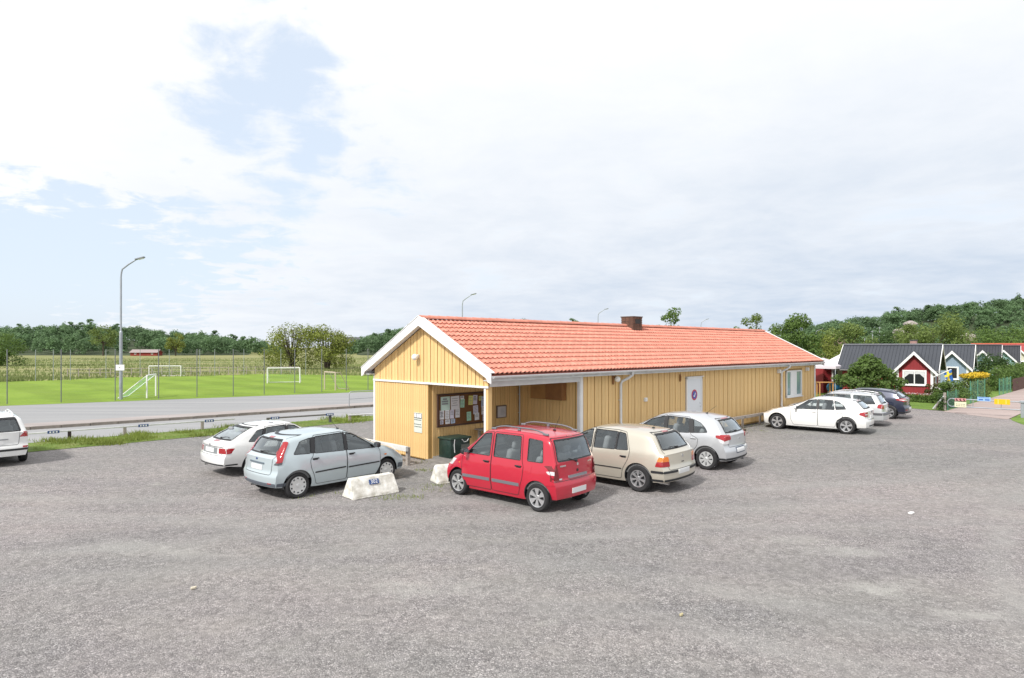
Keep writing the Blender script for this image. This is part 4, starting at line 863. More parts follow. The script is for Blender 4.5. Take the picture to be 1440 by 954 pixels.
def build_clubhouse():
    B = empty('clubhouse', CB, TH); tag(B, 'long yellow boarded clubhouse with red tile roof and open sheltered corner', 'building')
    plank = {}
    def planks(parent, w, ln, spots, dep=.022):
        """spots: list of (x, y, z0, rz); shared unit plank"""
        key = (round(w, 3), round(ln, 3), dep)
        if key not in plank:
            mb = MB(); mb.bbox((0, -dep / 2, ln / 2), (w, dep, ln), min(.004, dep * .3)); plank[key] = mb.mesh(M_YEL, 'plank')
        for x, y, z, rz in spots: link('plank', plank[key], parent, (x, y, z), rz)
    # lower gable wall (faces local -x)
    g = MB(); g.box((.10, (RY + BW) / 2, 1.13), (.16, BW - RY - .01, 2.20)); gw = g.build('wall', M_YEL2, B)
    n = 29; pw = (BW - RY - .02) / n
    planks(gw, pw - .016, 2.17, [(.018 + random.uniform(-.002, .002), RY + .01 + pw * (i + .5), .06, -PI / 2) for i in range(n)])
    # upper gable
    zr_in = lambda y: ZE + (min(y, BW - y) + OS) * SL - .16
    g = MB(); ys = np.linspace(.0, BW, 3); g.prism([(0, ZT + .02), (BW, ZT + .02), (BW, zr_in(BW) - .02), (BW / 2, zr_in(BW / 2) - .02), (0, zr_in(0) - .02)], .03, .15, 'x'); gu = g.build('gable', M_YEL2, B)
    n = 33; pw = BW / n
    for i in range(n):
        y0, y1 = pw * i + .012, pw * (i + 1) - .012; x0 = -.004 if i % 2 else .004; mb = MB(); c = BW / 2
        poly = [(y0, ZT + .03), (y1, ZT + .03), (y1, zr_in(y1))] + ([(c, zr_in(c))] if y0 < c < y1 else []) + [(y0, zr_in(y0))]
        mb.prism(poly, x0, .03, 'x'); mb.build('plank', M_YEL, gu)
    # long wall (faces local -y), with door and window openings
    lw = MB(); lw.box(((RX + BL) / 2, .10, 1.28), (BL - RX, .16, 2.44)); lo = lw.build('wall', M_YEL2, B)
    n = 103; pw = (BL - RX) / n; dx0, dx1, wx0, wx1 = 9.71, 10.83, 18.46, 20.22
    full = []; above = []; wtop = []; wbot = []
    for i in range(n):
        x = RX + pw * (i + .5)
        if dx0 - .05 < x < dx1 + .05: above.append((x, .020, 2.22, 0))
        elif wx0 - .02 < x < wx1 + .02: wtop.append((x, .020, 2.27, 0)); wbot.append((x, .020, .12, 0))
        else: full.append((x, .020 + (.006 if i % 2 else -.004) + random.uniform(-.002, .002), .12, 0))
    planks(lo, pw - .024, 2.36, full, .030); planks(lo, pw - .016, .26, above); planks(lo, pw - .016, .21, wtop); planks(lo, pw - .016, .82, wbot)
    # sheltered corner: back wall, end wall, ceiling, floor slab
    rb = MB(); rb.box(((.13 + RX) / 2, RY + .08, 1.18), (RX - .16, .14, 2.28)); ro = rb.build('wall', M_YEL2, B)
    n = 34; pw = (RX - .16) / n; planks(ro, pw - .012, 2.2, [(.14 + pw * (i + .5), RY + .008 + (.004 if i % 2 else 0), .08, 0) for i in range(n)], .016)
    eb = MB(); eb.box((RX + .09, RY / 2, 1.28), (.14, RY - .02, 2.44)); eo = eb.build('wall', M_YEL2, B)
    n = 19; pw = RY / n; planks(eo, pw - .014, 2.2, [(RX + .014 + (.004 if i % 2 else 0), pw * (i + .5), .08, -PI / 2) for i in range(n)], .016)
    c = MB(); c.box((RX / 2 + .06, RY / 2 + .06, ZT + .10), (RX - .16, RY - .16, .04)); c.build('ceiling', M_YEL2, B)
    c = MB(); c.bbox((RX / 2 + .05, RY / 2 + .1, .03), (RX + .1, RY + .1, .08), .01); c.build('floor_slab', mat('concrete_floor', (.24, .225, .21), .9, var=.25, vscale=2), B)
    # back and far walls
    f = MB(); f.box((BL / 2, BW - .10, 1.28), (BL, .16, 2.44)); f.build('wall', M_YEL, B)
    f = MB(); f.prism([(.02, .06), (BW - .02, .06), (BW - .02, zr_in(BW) - .02), (BW / 2, zr_in(BW / 2) - .02), (.02, zr_in(0) - .02)], BL - .15, BL - .02, 'x'); f.build('wall', M_YEL, B)
    f = MB(); f.box((BL / 2 + .1, BW / 2, .05), (BL - .1, BW - .12, .16)); f.build('plinth', mat('plinth_concrete', (.22, .21, .2), .9, var=.2), B)
    # post and white trim
    p = MB(); p.bbox((.07, .07, 1.14), (.14, .14, 2.28), .006); po = p.build('post', M_YEL, B)
    p = MB(); p.bbox((-.012, .105, 1.14), (.02, .07, 2.27), .003); p.build('post_board', M_WHITE, po)
    t = MB(); t.bbox((-.018, BW / 2, ZT), (.05, BW + .06, .055), .006); t.build('gable_trim', M_WHITE, B)
    t = MB(); t.bbox((-.01, BW - .03, 1.12), (.05, .08, 2.2), .005); t.bbox((.06, BW + .02, 1.25), (.14, .03, 2.4), .004); t.build('corner_board', M_WHITE, B)
    t = MB(); t.bbox((RX + .055, -.022, 1.23), (.13, .035, 2.34), .005); t.bbox((RX - .008, .03, 1.2), (.03, .10, 2.3), .004); t.build('corner_board', M_WHITE, B)
    t = MB(); t.bbox((BL - .05, -.022, 1.28), (.12, .035, 2.4), .005); t.build('corner_board', M_WHITE, B)
    t = MB(); t.bbox((RX / 2 + .04, .03, 2.355), (RX - .02, .10, .20), .006); t.bbox((RX / 2 + .04, -.04, 2.47), (RX + .1, .06, .12), .006); t.build('beam', M_WHITE2, B)
    # roof deck
    hy = BW / 2; x0, x1 = -OG, BL + OG
    def slope_pt(yy, off): return ZR - abs(yy - hy) * SL + off
    rd = MB(); prof = [(-OS + .02, slope_pt(-OS + .02, -.045)), (hy, ZR - .045), (BW + OS - .02, slope_pt(BW + OS - .02, -.045)), (BW + OS - .02, slope_pt(BW + OS - .02, -.10)), (hy, ZR - .10), (-OS + .02, slope_pt(-OS + .02, -.10))]
    rd.prism(prof, x0 + .02, x1 - .02, 'x'); roof = rd.build('roof', mat('roof_deck', (.30, .09, .06), .8), B)
    # tiles: two-wave pantiles, 0.33 m wide, 12 courses
    TW = .3281; rows = 12; ncol = int(round((x1 - x0) / TW)); TW = (x1 - x0) / ncol; sl_len = (hy + OS) / math.cos(ANG) - .06; ex = sl_len / rows
    def tile_geo(seg=12, under=True):
        vs = []; fs = []; ln = ex + .05
        for j, (yy, zz) in enumerate(((0, .046), (ln, .002))):
            for i in range(seg + 1):
                t = i / seg; wv = .5 - .5 * math.cos(4 * PI * t); wv = wv ** 1.3; vs.append((t * (TW + .006), yy, zz + .044 * wv))
        for i in range(seg): fs.append((i, i + 1, seg + 2 + i, seg + 1 + i))
        o = len(vs)
        for i in range(seg + 1): x, y, z = vs[i]; vs.append((x, y + .012, z - .034))
        for i in range(seg): fs.append((i, o + i, o + i + 1, i + 1))
        return vs, fs
    tv, tf = tile_geo(); mb = MB(); mb.add(tv, tf); tme = mb.mesh(M_TILE, 'tile', recalc=False)
    tme.polygons.foreach_set('use_smooth', [True] * len(tme.polygons)); tme.set_sharp_from_angle(angle=R(50))
    Rx = Matrix.Rotation(ANG, 4, 'X'); Rb = Matrix.Rotation(PI, 4, 'Z') @ Matrix.Rotation(ANG, 4, 'X')
    base = Vector((0, -OS - .01, slope_pt(-OS - .01, -.028)))
    spots = []
    for r_ in range(rows):
        for c_ in range(ncol):
            loc = Vector((x0 + c_ * TW, 0, 0)) + base + Vector((0, math.cos(ANG), math.sin(ANG))) * (r_ * ex + .02)
            wp = Matrix.Rotation(TH, 4, 'Z') @ loc + CB; spots.append((wp.length, loc))
    spots.sort(key=lambda s: s[0])
    rest = MB()
    for i, (dd, loc) in enumerate(spots):
        j = Vector((0, 0, random.uniform(-.002, .003)))
        if i < 300:
            o = link('tile', tme, roof); o.location = loc + j; o.rotation_euler = (ANG + random.uniform(-.004, .004), 0, random.uniform(-.004, .004))
        else: rest.add([Rx @ Vector(v) + loc + j for v in tv], tf)
    for r_ in range(rows):                                                   # far slope
        for c_ in range(ncol):
            q = Vector((x0 + (c_ + 1) * TW, BW + OS + .01, slope_pt(-OS - .01, -.028))) + Vector((0, -math.cos(ANG), math.sin(ANG))) * (r_ * ex + .02)
            rest.add([Rb @ Vector(v) + q for v in tv], tf)
    rm = rest.mesh(M_TILE, 'tile_field', recalc=False); rm.polygons.foreach_set('use_smooth', [True] * len(rm.polygons)); rm.set_sharp_from_angle(angle=R(50)); tag(link('tile_field', rm, roof), kind='stuff')
    # ridge tiles
    rt = MB(); arc = [(.115 * math.cos(a), .085 * math.sin(a)) for a in np.linspace(-.1, PI + .1, 9)]; arc2 = [(a * 1.06, b * 1.06 + .004) for a, b in arc]
    m9 = len(arc); vs = [(0, a, b) for a, b in arc2] + [(.36, a, b) for a, b in arc] + [(0, a * .86, b * .86) for a, b in arc2]
    rt.add(vs, [(i, i + 1, m9 + i + 1, m9 + i) for i in range(m9 - 1)] + [(i, 2 * m9 + i, 2 * m9 + i + 1, i + 1) for i in range(m9 - 1)]); rme = rt.mesh(M_TILE, 'ridge_tile', 50, recalc=False)
    k = int((x1 - x0) / .335)
    for i in range(k): link('ridge_tile', rme, roof, (x0 + (x1 - x0) * i / k, hy, ZR + .012 + random.uniform(-.003, .003)))
    # barge boards and verge cap, both gable ends
    for xa, sgn in ((x0, -1), (x1, 1)):
        for side in (0, 1):
            def pt(yy, off): return (yy if side == 0 else BW - yy, slope_pt(yy, off))
            lo_, mid = -OS - .03, hy
            b = MB(); b.prism([pt(lo_ - .02, .05), pt(mid, .065), pt(mid, -.20), pt(lo_ + .16, -.17), pt(lo_ + .10, -.24), pt(lo_ - .02, -.22)], xa + sgn * .002, xa + sgn * .034, 'x'); bb = b.build('barge_board', M_WHITE, roof)
            b = MB(); b.prism([pt(lo_ - .03, .055), pt(mid, .07), pt(mid, .088), pt(lo_ - .03, .073)], xa - sgn * .10, xa + sgn * .05, 'x'); b.build('verge_cap', M_WHITE, bb)
            b = MB(); b.prism([pt(lo_ + .06, -.125), pt(mid, -.115), pt(mid, -.135), pt(lo_ + .06, -.145)], xa + sgn * .001, xa - sgn * (OG - .005), 'x'); b.build('soffit', M_WHITE, roof)
    # eaves: fascia, soffit, gutter
    for side in (0, 1):
        def yy(v): return v if side == 0 else BW - v
        e = MB(); e.bbox((BL / 2, yy(-OS + .035), ZE - .115), (x1 - x0 - .06, .025, .15), .004); e.bbox((BL / 2, yy(-OS / 2 - .01), ZE - .175), (x1 - x0 - .08, OS - .02, .02), .003); e.build('eaves', M_WHITE2, roof)
        g = MB(); arc = [(yy(-OS - .052 + .062 * math.cos(a)), ZE - .055 + .062 * math.sin(a)) for a in np.linspace(PI, 2 * PI, 9)]; arc_in = [(yy(-OS - .052 + .055 * math.cos(a)), ZE - .053 + .055 * math.sin(a)) for a in np.linspace(2 * PI, PI, 9)]
        g.prism(arc + arc_in, x0 + .04, x1 - .02, 'x'); go = g.build('gutter', M_WHITE2, roof, smooth=40)
        for i in range(18):
            br = MB(); xx = x0 + .6 + i * 1.25; br.box((xx, yy(-OS - .05), ZE - .122), (.03, .13, .012)); br.build('gutter_bracket', M_WHITE2, go)
    def downpipe(x):
        d = MB(); pts = [(x + .22, -OS - .05, ZE - .10), (x + .22, -OS - .05, ZE - .20), (x + .16, -OS + .06, ZE - .30), (x + .02, -.12, ZE - .40), (x, -.085, ZE - .50), (x, -.085, .28), (x, -.12, .18), (x, -.22, .12)]
        d.tube(pts, .043, 12); o = d.build('downpipe', M_WHITE2, B, smooth=50)
        for z in (.7, 1.6): q = MB(); q.bbox((x, -.07, z), (.12, .07, .03), .004); q.build('pipe_clip', M_WHITE2, o)
    downpipe(5.64); downpipe(17.8)
    # door
    dz = 2.15; d = MB(); d.bbox(((dx0 + dx1) / 2, -.005, .12 + dz / 2 - .06), (dx1 - dx0 - .14, .05, dz - .10), .004); door = d.build('door', mat('door_white', (.74, .77, .81), .4), B)
    fr = MB()
    for a, b, c_, d_ in ((dx0, dx0 + .075, .1, dz + .03), (dx1 - .075, dx1, .1, dz + .03), (dx0, dx1, dz - .045, dz + .03)): fr.bbox(((a + b) / 2, -.025, (c_ + d_) / 2), (b - a, .06, d_ - c_), .004)
    fr.bbox(((dx0 + dx1) / 2, -.045, dz + .045), (dx1 - dx0 + .10, .10, .025), .004); fr.build('door_frame', M_WHITE, door)
    h = MB(); h.cyl((dx1 - .15, -.03, 1.08), (dx1 - .15, -.09, 1.08), .012, 8); h.cyl((dx1 - .15, -.085, 1.08), (dx1 - .27, -.085, 1.08), .010, 8); h.bbox((dx1 - .15, -.033, 1.2), (.04, .012, .07), .004); h.build('handle', M_CHROME, door, smooth=50)
    st = MB(); st.bbox(((dx0 + dx1) / 2, -.35, .05), (1.5, .7, .12), .01); st.build('door_step', mat('plinth_concrete', (.22, .21, .2)), B)
    # window: two narrow panes with a broad white panel between
    w = MB(); zc0, zc1 = .97, 2.2
    for a, b, c_, d_ in ((wx0, wx1, zc1 - .07, zc1), (wx0, wx1, zc0, zc0 + .09), (wx0, wx0 + .07, zc0, zc1), (wx1 - .07, wx1, zc0, zc1)): w.bbox(((a + b) / 2, -.02, (c_ + d_) / 2), (b - a, .06, d_ - c_), .004)
    win = w.build('window', M_WHITE, B)
    ww = wx1 - wx0; pa = (wx0 + .07, wx0 + .07 + ww * .24); pb = (wx0 + ww * .67, wx1 - .07)
    mb = MB(); mb.bbox(((pa[1] + pb[0]) / 2, -.006, (zc0 + zc1) / 2), (pb[0] - pa[1], .05, zc1 - zc0 - .12), .004); mb.build('panel', M_WHITE, win)
    mpane = mat('window_pane', (.22, .33, .33), .08, spec=.9)
    for a, b in (pa, pb): mb = MB(); mb.box(((a + b) / 2, .006, (zc0 + zc1) / 2), (b - a, .012, zc1 - zc0 - .15)); mb.build('pane', mpane, win)
    mb = MB(); mb.bbox(((wx0 + wx1) / 2, -.045, zc0 - .015), (ww + .06, .11, .03), .004); mb.build('sill', M_WHITE, win)
    # chimney: brown brick, courses proud of recessed joints
    ch = MB(); cx, cy = 10.05, hy - .10; cw, cd, z0_, z1_ = .60, .56, 3.75, 4.47
    ch.box((cx, cy, (z0_ + z1_) / 2), (cw - .02, cd - .02, z1_ - z0_)); co = ch.build('chimney', mat('mortar', (.16, .13, .115), .9), roof)
    M_BRICK = mat('chimney_brick', (.16, .085, .06), .85, var=.35, vscale=9, island=.3); nc = 9; hh = (z1_ - z0_) / nc; bk = {}
    for i in range(nc):
        for f in range(4):
            ln = cw if f % 2 == 0 else cd; k = 3; bl = ln / k - .012
            key = f % 2
            if key not in bk: mb = MB(); mb.bbox((0, 0, 0), (bl, .03, hh - .014), .003); bk[key] = mb.mesh(M_BRICK, 'brick')
            for j in range(k):
                t = (j + .5) / k * ln - ln / 2; a = f * PI / 2; off = (cd if f % 2 == 0 else cw) / 2
                px, py = (t * math.cos(a) + off * math.sin(a), t * math.sin(a) - off * math.cos(a))
                link('brick', bk[key], co, (cx + px, cy + py, z0_ + (i + .5) * hh + random.uniform(-.002, .002)), a)
    mb = MB(); mb.bbox((cx, cy, z1_ + .015), (cw + .06, cd + .06, .04), .006); mb.build('chimney_cap', mat('cap_metal', (.12, .09, .08), .5, metal=.3), co)
    mb = MB(); mb.box((cx + .0, cy - cd / 2 - .017, 4.30), (.36, .012, .18)); mb.build('chimney_vent', M_BLACK, co)
    # timber guard rail on the long wall
    return B
CLUB = build_clubhouse()
def club(x, y, z=0.0):
    return CB + Matrix.Rotation(TH, 3, 'Z') @ Vector((x, y, z))
def on_club(name, loc, label, cat, rz=0, group=None):
    o = empty(name, club(*loc), TH + rz); tag(o, label, cat, group); return o

# things on and around the clubhouse --------------------------------------
M_LAMP = mat('opal_globe', (.85, .85, .83), .25, coat=.4)
def globe_lamp(loc, rz, label, bracket):
    o = on_club('wall_lamp', loc, label, 'lamp', rz); mb = MB(); M4 = Matrix.Translation((0, -.14, 0)); mb.lathe([(.0, -.095)] + [(.095 * math.sin(a), -.095 * math.cos(a)) for a in np.linspace(.2, PI - .2, 9)] + [(0, .095)], 16, M4); mb.build('globe', M_LAMP, o, smooth=80)
    mb = MB(); mb.bbox((0, -.03, .03), (.07, .06, .10), .01)
    if bracket: mb.bbox((-.10, -.05, -.02), (.05, .05, .30), .01)
    mb.build('bracket', M_PLY if bracket else M_WHITE2, o)
globe_lamp((-.005, 3.02, 3.0), -PI / 2, 'white globe lamp high on the yellow gable', None)
globe_lamp((5.38, -.005, 2.28), 0, 'white globe lamp with brown bracket under the long eaves', True)
def small_box(name, loc, size, label, cat, m, rz=0):
    o = on_club(name, loc, label, cat, rz); mb = MB(); mb.bbox((0, -size[1] / 2, 0), size, .012); mb.build('housing', m, o)
    mb = MB(); mb.bbox((0, -size[1] - .008, -.01), (size[0] * .7, .016, size[2] * .6), .006); mb.build('cover', m, o)
small_box('socket_box', (7.08, -.012, 1.53), (.14, .07, .13), 'small white electric box on the yellow wall beside the white door', 'electric box', M_WHITE)
small_box('floodlight', (17.55, -.012, 2.20), (.13, .14, .17), 'small white floodlight beside the downpipe near the wall window', 'lamp', M_WHITE)
small_box('floodlight', (20.75, -.012, 2.22), (.12, .14, .16), 'small white floodlight between the wall window and the end corner', 'lamp', M_WHITE)
small_box('vent_box', (9.28, -.012, 2.18), (.05, .05, .26), 'thin dark metal fitting on the yellow wall left of door', 'fitting', M_PLY)
# round no-parking style disc on the door
o = on_club('round_sign', (10.27, -.034, 1.52), 'round blue sign with red rim on the white door', 'sign'); M4 = Matrix.Rotation(PI / 2, 4, 'X')
mb = MB(); mb.lathe([(0, .004), (.20, .004), (.20, 0), (0, 0)], 28, M4); mb.build('disc', mat('sign_red', (.50, .03, .06), .4), o)
mb = MB(); mb.lathe([(0, .007), (.145, .007), (.145, .003)], 28, M4); mb.build('field', mat('sign_blue', (.05, .09, .42), .4), o)
mb = MB(); mb.box((.02, -.0095, .0), (.05, .003, .17), M=Matrix.Rotation(.5, 3, 'Y')); mb.box((-.03, -.0095, -.04), (.10, .003, .04)); mb.build('symbol', M_WHITE, o)
# information sign on the gable wall
o = on_club('info_sign', (-.006, 3.04, 1.08), 'pale information sign with three white squares on the yellow gable wall', 'sign', -PI / 2)
mb = MB(); mb.bbox((0, -.008, 0), (.39, .014, .58), .004); mb.build('board', mat('sign_pale', (.62, .66, .60), .5), o)
mb = MB(); mb.box((0, -.0165, .20), (.37, .003, .15)); mb.build('picture_field', mat('sign_dark', (.05, .055, .05), .5), o)
for i in range(3): mb = MB(); mb.bbox((-.12 + .12 * i, -.019, .205), (.10, .003, .115), .001); mb.build('picture', M_WHITE, o)
for z, w_, off in ((.08, .36, 0), (-.05, .30, -.01), (-.12, .30, .01)):
    for i in range(5): mb = MB(); mb.box((-.15 + .072 * i + off, -.0165, z), (.045 + .012 * (i % 2), .003, .022)); mb.build('text_line', mat('sign_dark', (.05, .055, .05)), o)
# notice board with papers
o = on_club('notice_board', (1.29, RY - .012, 1.435), 'brown cork notice board covered with pinned papers in the sheltered corner', 'notice board')
mb = MB(); mb.bbox((0, -.02, 0), (1.92, .03, .92), .004); mb.build('cork', mat('cork', (.17, .075, .025), .9, var=.3, vscale=25), o)
mb = MB()
for cx_, cz_, sx_, sz_ in ((0, .46, 1.98, .05), (0, -.46, 1.98, .05), (-.97, 0, .05, .95), (.97, 0, .05, .95)): mb.bbox((cx_, -.025, cz_), (sx_, .06, sz_), .006)
mb.build('frame', mat('board_frame', (.06, .028, .02), .6), o)
papers = {'white': (.72, .72, .76), 'lilac': (.62, .60, .72), 'green': (.38, .66, .50), 'yellow': (.72, .70, .22), 'blue': (.45, .55, .72), 'map': (.52, .68, .62)}
ps = [('map', -.70, .20, .34, .40), ('white', -.33, .20, .33, .40), ('green', -.05, .17, .16, .26), ('white', -.06, .34, .14, .1), ('white', -.83, -.13, .16, .26), ('white', -.63, -.13, .16, .26), ('lilac', -.45, -.13, .15, .26), ('white', -.24, -.11, .17, .27), ('lilac', -.84, -.34, .12, .12), ('white', -.62, -.34, .17, .13), ('blue', -.42, -.34, .16, .13),
      ('yellow', .27, .24, .17, .28), ('lilac', .45, .25, .17, .28), ('green', .20, -.24, .17, .27), ('lilac', .47, -.06, .20, .26), ('white', .52, -.27, .18, .22), ('yellow', .66, .28, .12, .14), ('blue', .80, .16, .20, .34), ('white', .80, -.10, .18, .26), ('lilac', .83, -.32, .15, .22)]
for i, (c_, x_, z_, w_, h_) in enumerate(ps):
    mb = MB(); tilt = random.uniform(-.05, .05); mb.box((x_, -.0365 - .0006 * i, z_), (w_, .0008, h_), M=Matrix.Rotation(tilt, 3, 'Y')); pp = mb.build('paper', mat('paper_' + c_, papers[c_], .8), o)
    mb = MB()
    for k in range(3 + i % 3): mb.box((x_ - w_ * .05, -.0385 - .0006 * i, z_ + h_ * (.32 - .17 * k)), (w_ * (.7 if (i + k) % 3 else .45), .0006, .014 if (i % 4) else h_ * .12), M=Matrix.Rotation(tilt, 3, 'Y'))
    mb.build('print', mat('print_grey', (.25, .27, .30), .8), pp)
o = on_club('notice_case', (2.86, RY - .012, 1.24), 'small grey framed notice on the shelter wall beside the post', 'notice')
mb = MB(); mb.bbox((0, -.03, 0), (.42, .05, .40), .01); mb.build('case', mat('case_brown', (.16, .12, .10), .5), o); mb = MB(); mb.bbox((-.01, -.058, -.005), (.35, .005, .34), .002); mb.build('sheet', mat('paper_grey', (.55, .54, .56), .6), o)
for k in range(5): mb = MB(); mb.box((.02, -.062, .08 - .04 * k), (.18, .002, .008)); mb.build('print', mat('print_grey', (.25, .27, .30)), o)
o = on_club('wooden_cabinet', (RX - .012, 1.18, 1.95), 'brown plywood box fixed high on the shelter end wall', 'cabinet', -PI / 2)
mb = MB(); mb.bbox((0, -.10, 0), (1.34, .20, .56), .008); mb.build('case', M_PLY, o)
for x_ in (-.33, .33): mb = MB(); mb.bbox((x_, -.206, 0), (.64, .016, .53), .004); mb.build('shutter', M_PLY if x_ > 0 else mat('plywood_light', (.40, .21, .07), .6, var=.2), o)
o = on_club('conduit', (RX - .03, RY - .06, 1.15), 'thin white conduit pipe in the inner corner of the shelter', 'pipe'); mb = MB(); mb.cyl((0, 0, -1.05), (0, 0, 1.1), .018, 8); mb.build('pipe', M_WHITE2, o)
for z in (-.6, .0, .6): mb = MB(); mb.bbox((0, .02, z), (.05, .06, .02), .003); mb.build('clip', M_WHITE2, o)
# green bin under a tarpaulin
o = on_club('storage_bin', (.62, 2.14, .07), 'dark green storage bin with strapped tarpaulin lid below notice board', 'bin')
M_TARP = mat('tarpaulin', (.012, .034, .027), .35, var=.4, vscale=4, bump=.8, bscale=6)
mb = MB(); mb.bbox((0, 0, .30), (.72, .55, .58), .03); mb.build('body', M_TARP, o, smooth=40); mb = MB(); mb.bbox((0, -.01, .61), (.78, .62, .06), .02); mb.build('lid', mat('bin_lid', (.02, .045, .032), .5, var=.3), o)
mb = MB(); mb.tube([(-.25, -.325, .60), (-.25, -.30, .45), (-.22, -.288, .22)], .012, 6); mb.build('strap', M_WHITE2, o); mb = MB(); mb.tube([(.02, -.325, .58), (.10, -.325, .50), (.20, -.325, .51), (.26, -.325, .58)], .010, 6); mb.build('strap', M_WHITE2, o)
mb = MB(); mb.bbox((.18, -.281, .25), (.32, .012, .36), .005); mb.build('patch', mat('tarp_grey', (.13, .14, .13), .6, var=.3), o)
# table and bench in the shelter
o = on_club('wooden_table', (2.35, 2.05, .07), 'weathered wooden table against the shelter back wall', 'table')
for i in range(5): mb = MB(); mb.bbox((0, -.28 + .14 * i, .73), (1.5, .13, .035), .004); mb.build('board', M_WOOD, o)
for x_ in (-.62, .62):
    for y_ in (-.26, .26): mb = MB(); mb.bbox((x_, y_, .355), (.07, .07, .71), .004); mb.build('leg', M_WOOD, o)
o = on_club('wooden_bench', (2.30, 1.40, .07), 'plain pale wooden bench in front of the shelter table', 'bench')
for i in range(2): mb = MB(); mb.bbox((0, -.08 + .16 * i, .44), (1.5, .15, .035), .004); mb.build('board', mat('pale_wood', (.52, .36, .17), .7, var=.2, vscale=5), o)
for x_ in (-.6, .6): mb = MB(); mb.bbox((x_, 0, .21), (.06, .28, .42), .004); mb.build('leg', M_WOOD, o)
# rail in front of the gable
o = on_club('guard_rail', (-.85, 3.75, 0), 'low white wooden guard rail along the yellow gable wall', 'rail')
mb = MB(); mb.bbox((0, 0, .47), (.09, 2.7, .14), .01); mb.build('beam', mat('worn_white_wood', (.66, .66, .64), .7, var=.2, vscale=3), o)
for y_ in (-1.28, 0, 1.28): mb = MB(); mb.bbox((.08, y_, .25), (.10, .10, .52), .008); mb.build('post', M_WOOD, o)
o = on_club('guard_rail', (15.3, -.30, 0), 'grey timber guard rail along the long yellow wall right of door', 'rail')
mb = MB(); mb.bbox((0, 0, .46), (7.6, .07, .12), .008); mb.build('beam', M_WOOD, o)
for x_ in (-3.2, -1.6, 0, 1.6, 3.2):
    mb = MB(); mb.bbox((x_, .07, .22), (.08, .07, .50), .006); mb.build('post', M_WOOD, o); mb = MB(); mb.cyl((x_, -.03, .46), (x_, -.05, .46), .035, 10); mb.build('bolt', M_TRIM, o)
o = on_club('timber_block', (12.1, -.9, 0), 'short brown timber block lying by the long yellow wall', 'timber'); mb = MB(); mb.bbox((0, 0, .075), (.75, .16, .15), .012); mb.build('block', mat('brown_timber', (.10, .065, .05), .9, var=.3), o); mb = MB(); mb.bbox((.02, -.17, .03), (.5, .1, .06), .01); mb.build('slat', M_WOOD, o)
# ------------------------------------------------------------------ parked cars
MODELS = models()
def park(key, wheel, side, px, py, head, label, k):
    P = MODELS[key]; loc = place_by_wheel(P, wheel, side, at(px, py), R(head), k); return Car(P).make(loc, R(head), label, 'cars parked on the gravel lot', k)
park('red', 'rear', 'L', 755, 720, 139, 'small tall red car with grey roof rails by the open shelter', .955)
park('silver_blue', 'rear', 'R', 419, 701, 48, 'pale blue silver hatchback with tall red tail lights facing the yellow gable', .95)
park('white_lift', 'rear', 'R', 358, 668, 48, 'white liftback with sloping rear window behind the pale blue hatchback', .93)
park('champagne', 'rear', 'L', 897, 692, 138, 'champagne gold hatchback with orange and red tail lights beside red car', .97)
park('silver_round', 'rear', 'L', 993, 661, 139, 'rounded silver hatchback parked between gold hatchback and white door', .955)
park('white_hatch', 'rear', 'L', 1190, 611, 141, 'white hatchback with dark window surrounds by the end of clubhouse', .945)
park('silver_estate', 'rear', 'L', 1212, 599.5, 141, 'silver estate car with roof rails between white and navy hatchbacks', .93)
park('navy', 'rear', 'L', 1250, 589.5, 141, 'dark navy hatchback with wide red tail lights near apple tree', .94)
park('white_estate', 'rear', 'R', 36, 648, 134, 'white estate car with black bumper strip near the roadside verge', .94)

# ------------------------------------------------------------------ concrete blocks
M_CONC = mat('painted_concrete', (.74, .74, .71), .85, var=.3, vscale=7, bump=.5, bscale=14, col2=(.46, .44, .38))
M_BLUEPL = mat('plate_blue', (.025, .07, .22), .4); M_NUM = mat('plate_digits', (.8, .82, .85), .5)
def block(loc, rz, label, plate):
    o = empty('concrete_block', loc, rz); tag(o, label, 'barrier', 'concrete blocks on the gravel')
    bm = bmesh.new(); L2 = .58
    prof = [(-.27, 0), (.27, 0), (.25, .06), (.10, .42), (-.10, .42), (-.25, .06)]
    vs = [[bm.verts.new((sx * L2 * (1 - .10 * (z / .42)), y, z)) for y, z in prof] for sx in (-1, 1)]
    bm.faces.new(vs[0]); bm.faces.new(vs[1][::-1])
    for i in range(6): bm.faces.new((vs[0][i], vs[1][i], vs[1][(i + 1) % 6], vs[0][(i + 1) % 6]))
    bmesh.ops.recalc_face_normals(bm, faces=bm.faces[:]); bmesh.ops.bevel(bm, geom=bm.edges[:], offset=.018, segments=2, affect='EDGES')
    bmesh.ops.subdivide_edges(bm, edges=bm.edges[:], cuts=3, use_grid_fill=True)
    for v in bm.verts: v.co += Vector((random.gauss(0, .0035), random.gauss(0, .0035), random.gauss(0, .003) if v.co.z > .02 else 0))
    me = bpy.data.meshes.new('block'); bm.to_mesh(me); bm.free(); me.materials.append(M_CONC); link('block', me, o)
    if plate:
        t = math.atan2(.15, .36); M3 = Matrix.Rotation(-t, 3, 'X'); nn = Vector((0, -math.cos(t), math.sin(t))); c = Vector((-.02, -.149, .315))
        mb = MB(); mb.box(c + nn * .014, (.24, .008, .11), M=M3); pl = mb.build('number_plate', M_BLUEPL, o)
        tm = text_mesh('302', .12, M_NUM, .001); ob = link('lettering', tm, pl); ob.rotation_euler = (PI / 2 - t, 0, 0); ob.location = c + nn * .0215
block((at(490, 706) + at(562, 692)) / 2 + Vector((-.13, .21, 0)), R(42), 'white painted concrete block with blue number plate beside pale blue hatchback', True)
block(at(606, 682) + Vector((.55, .50, 0)), R(30), 'bare white concrete block in front of the small red car', False)

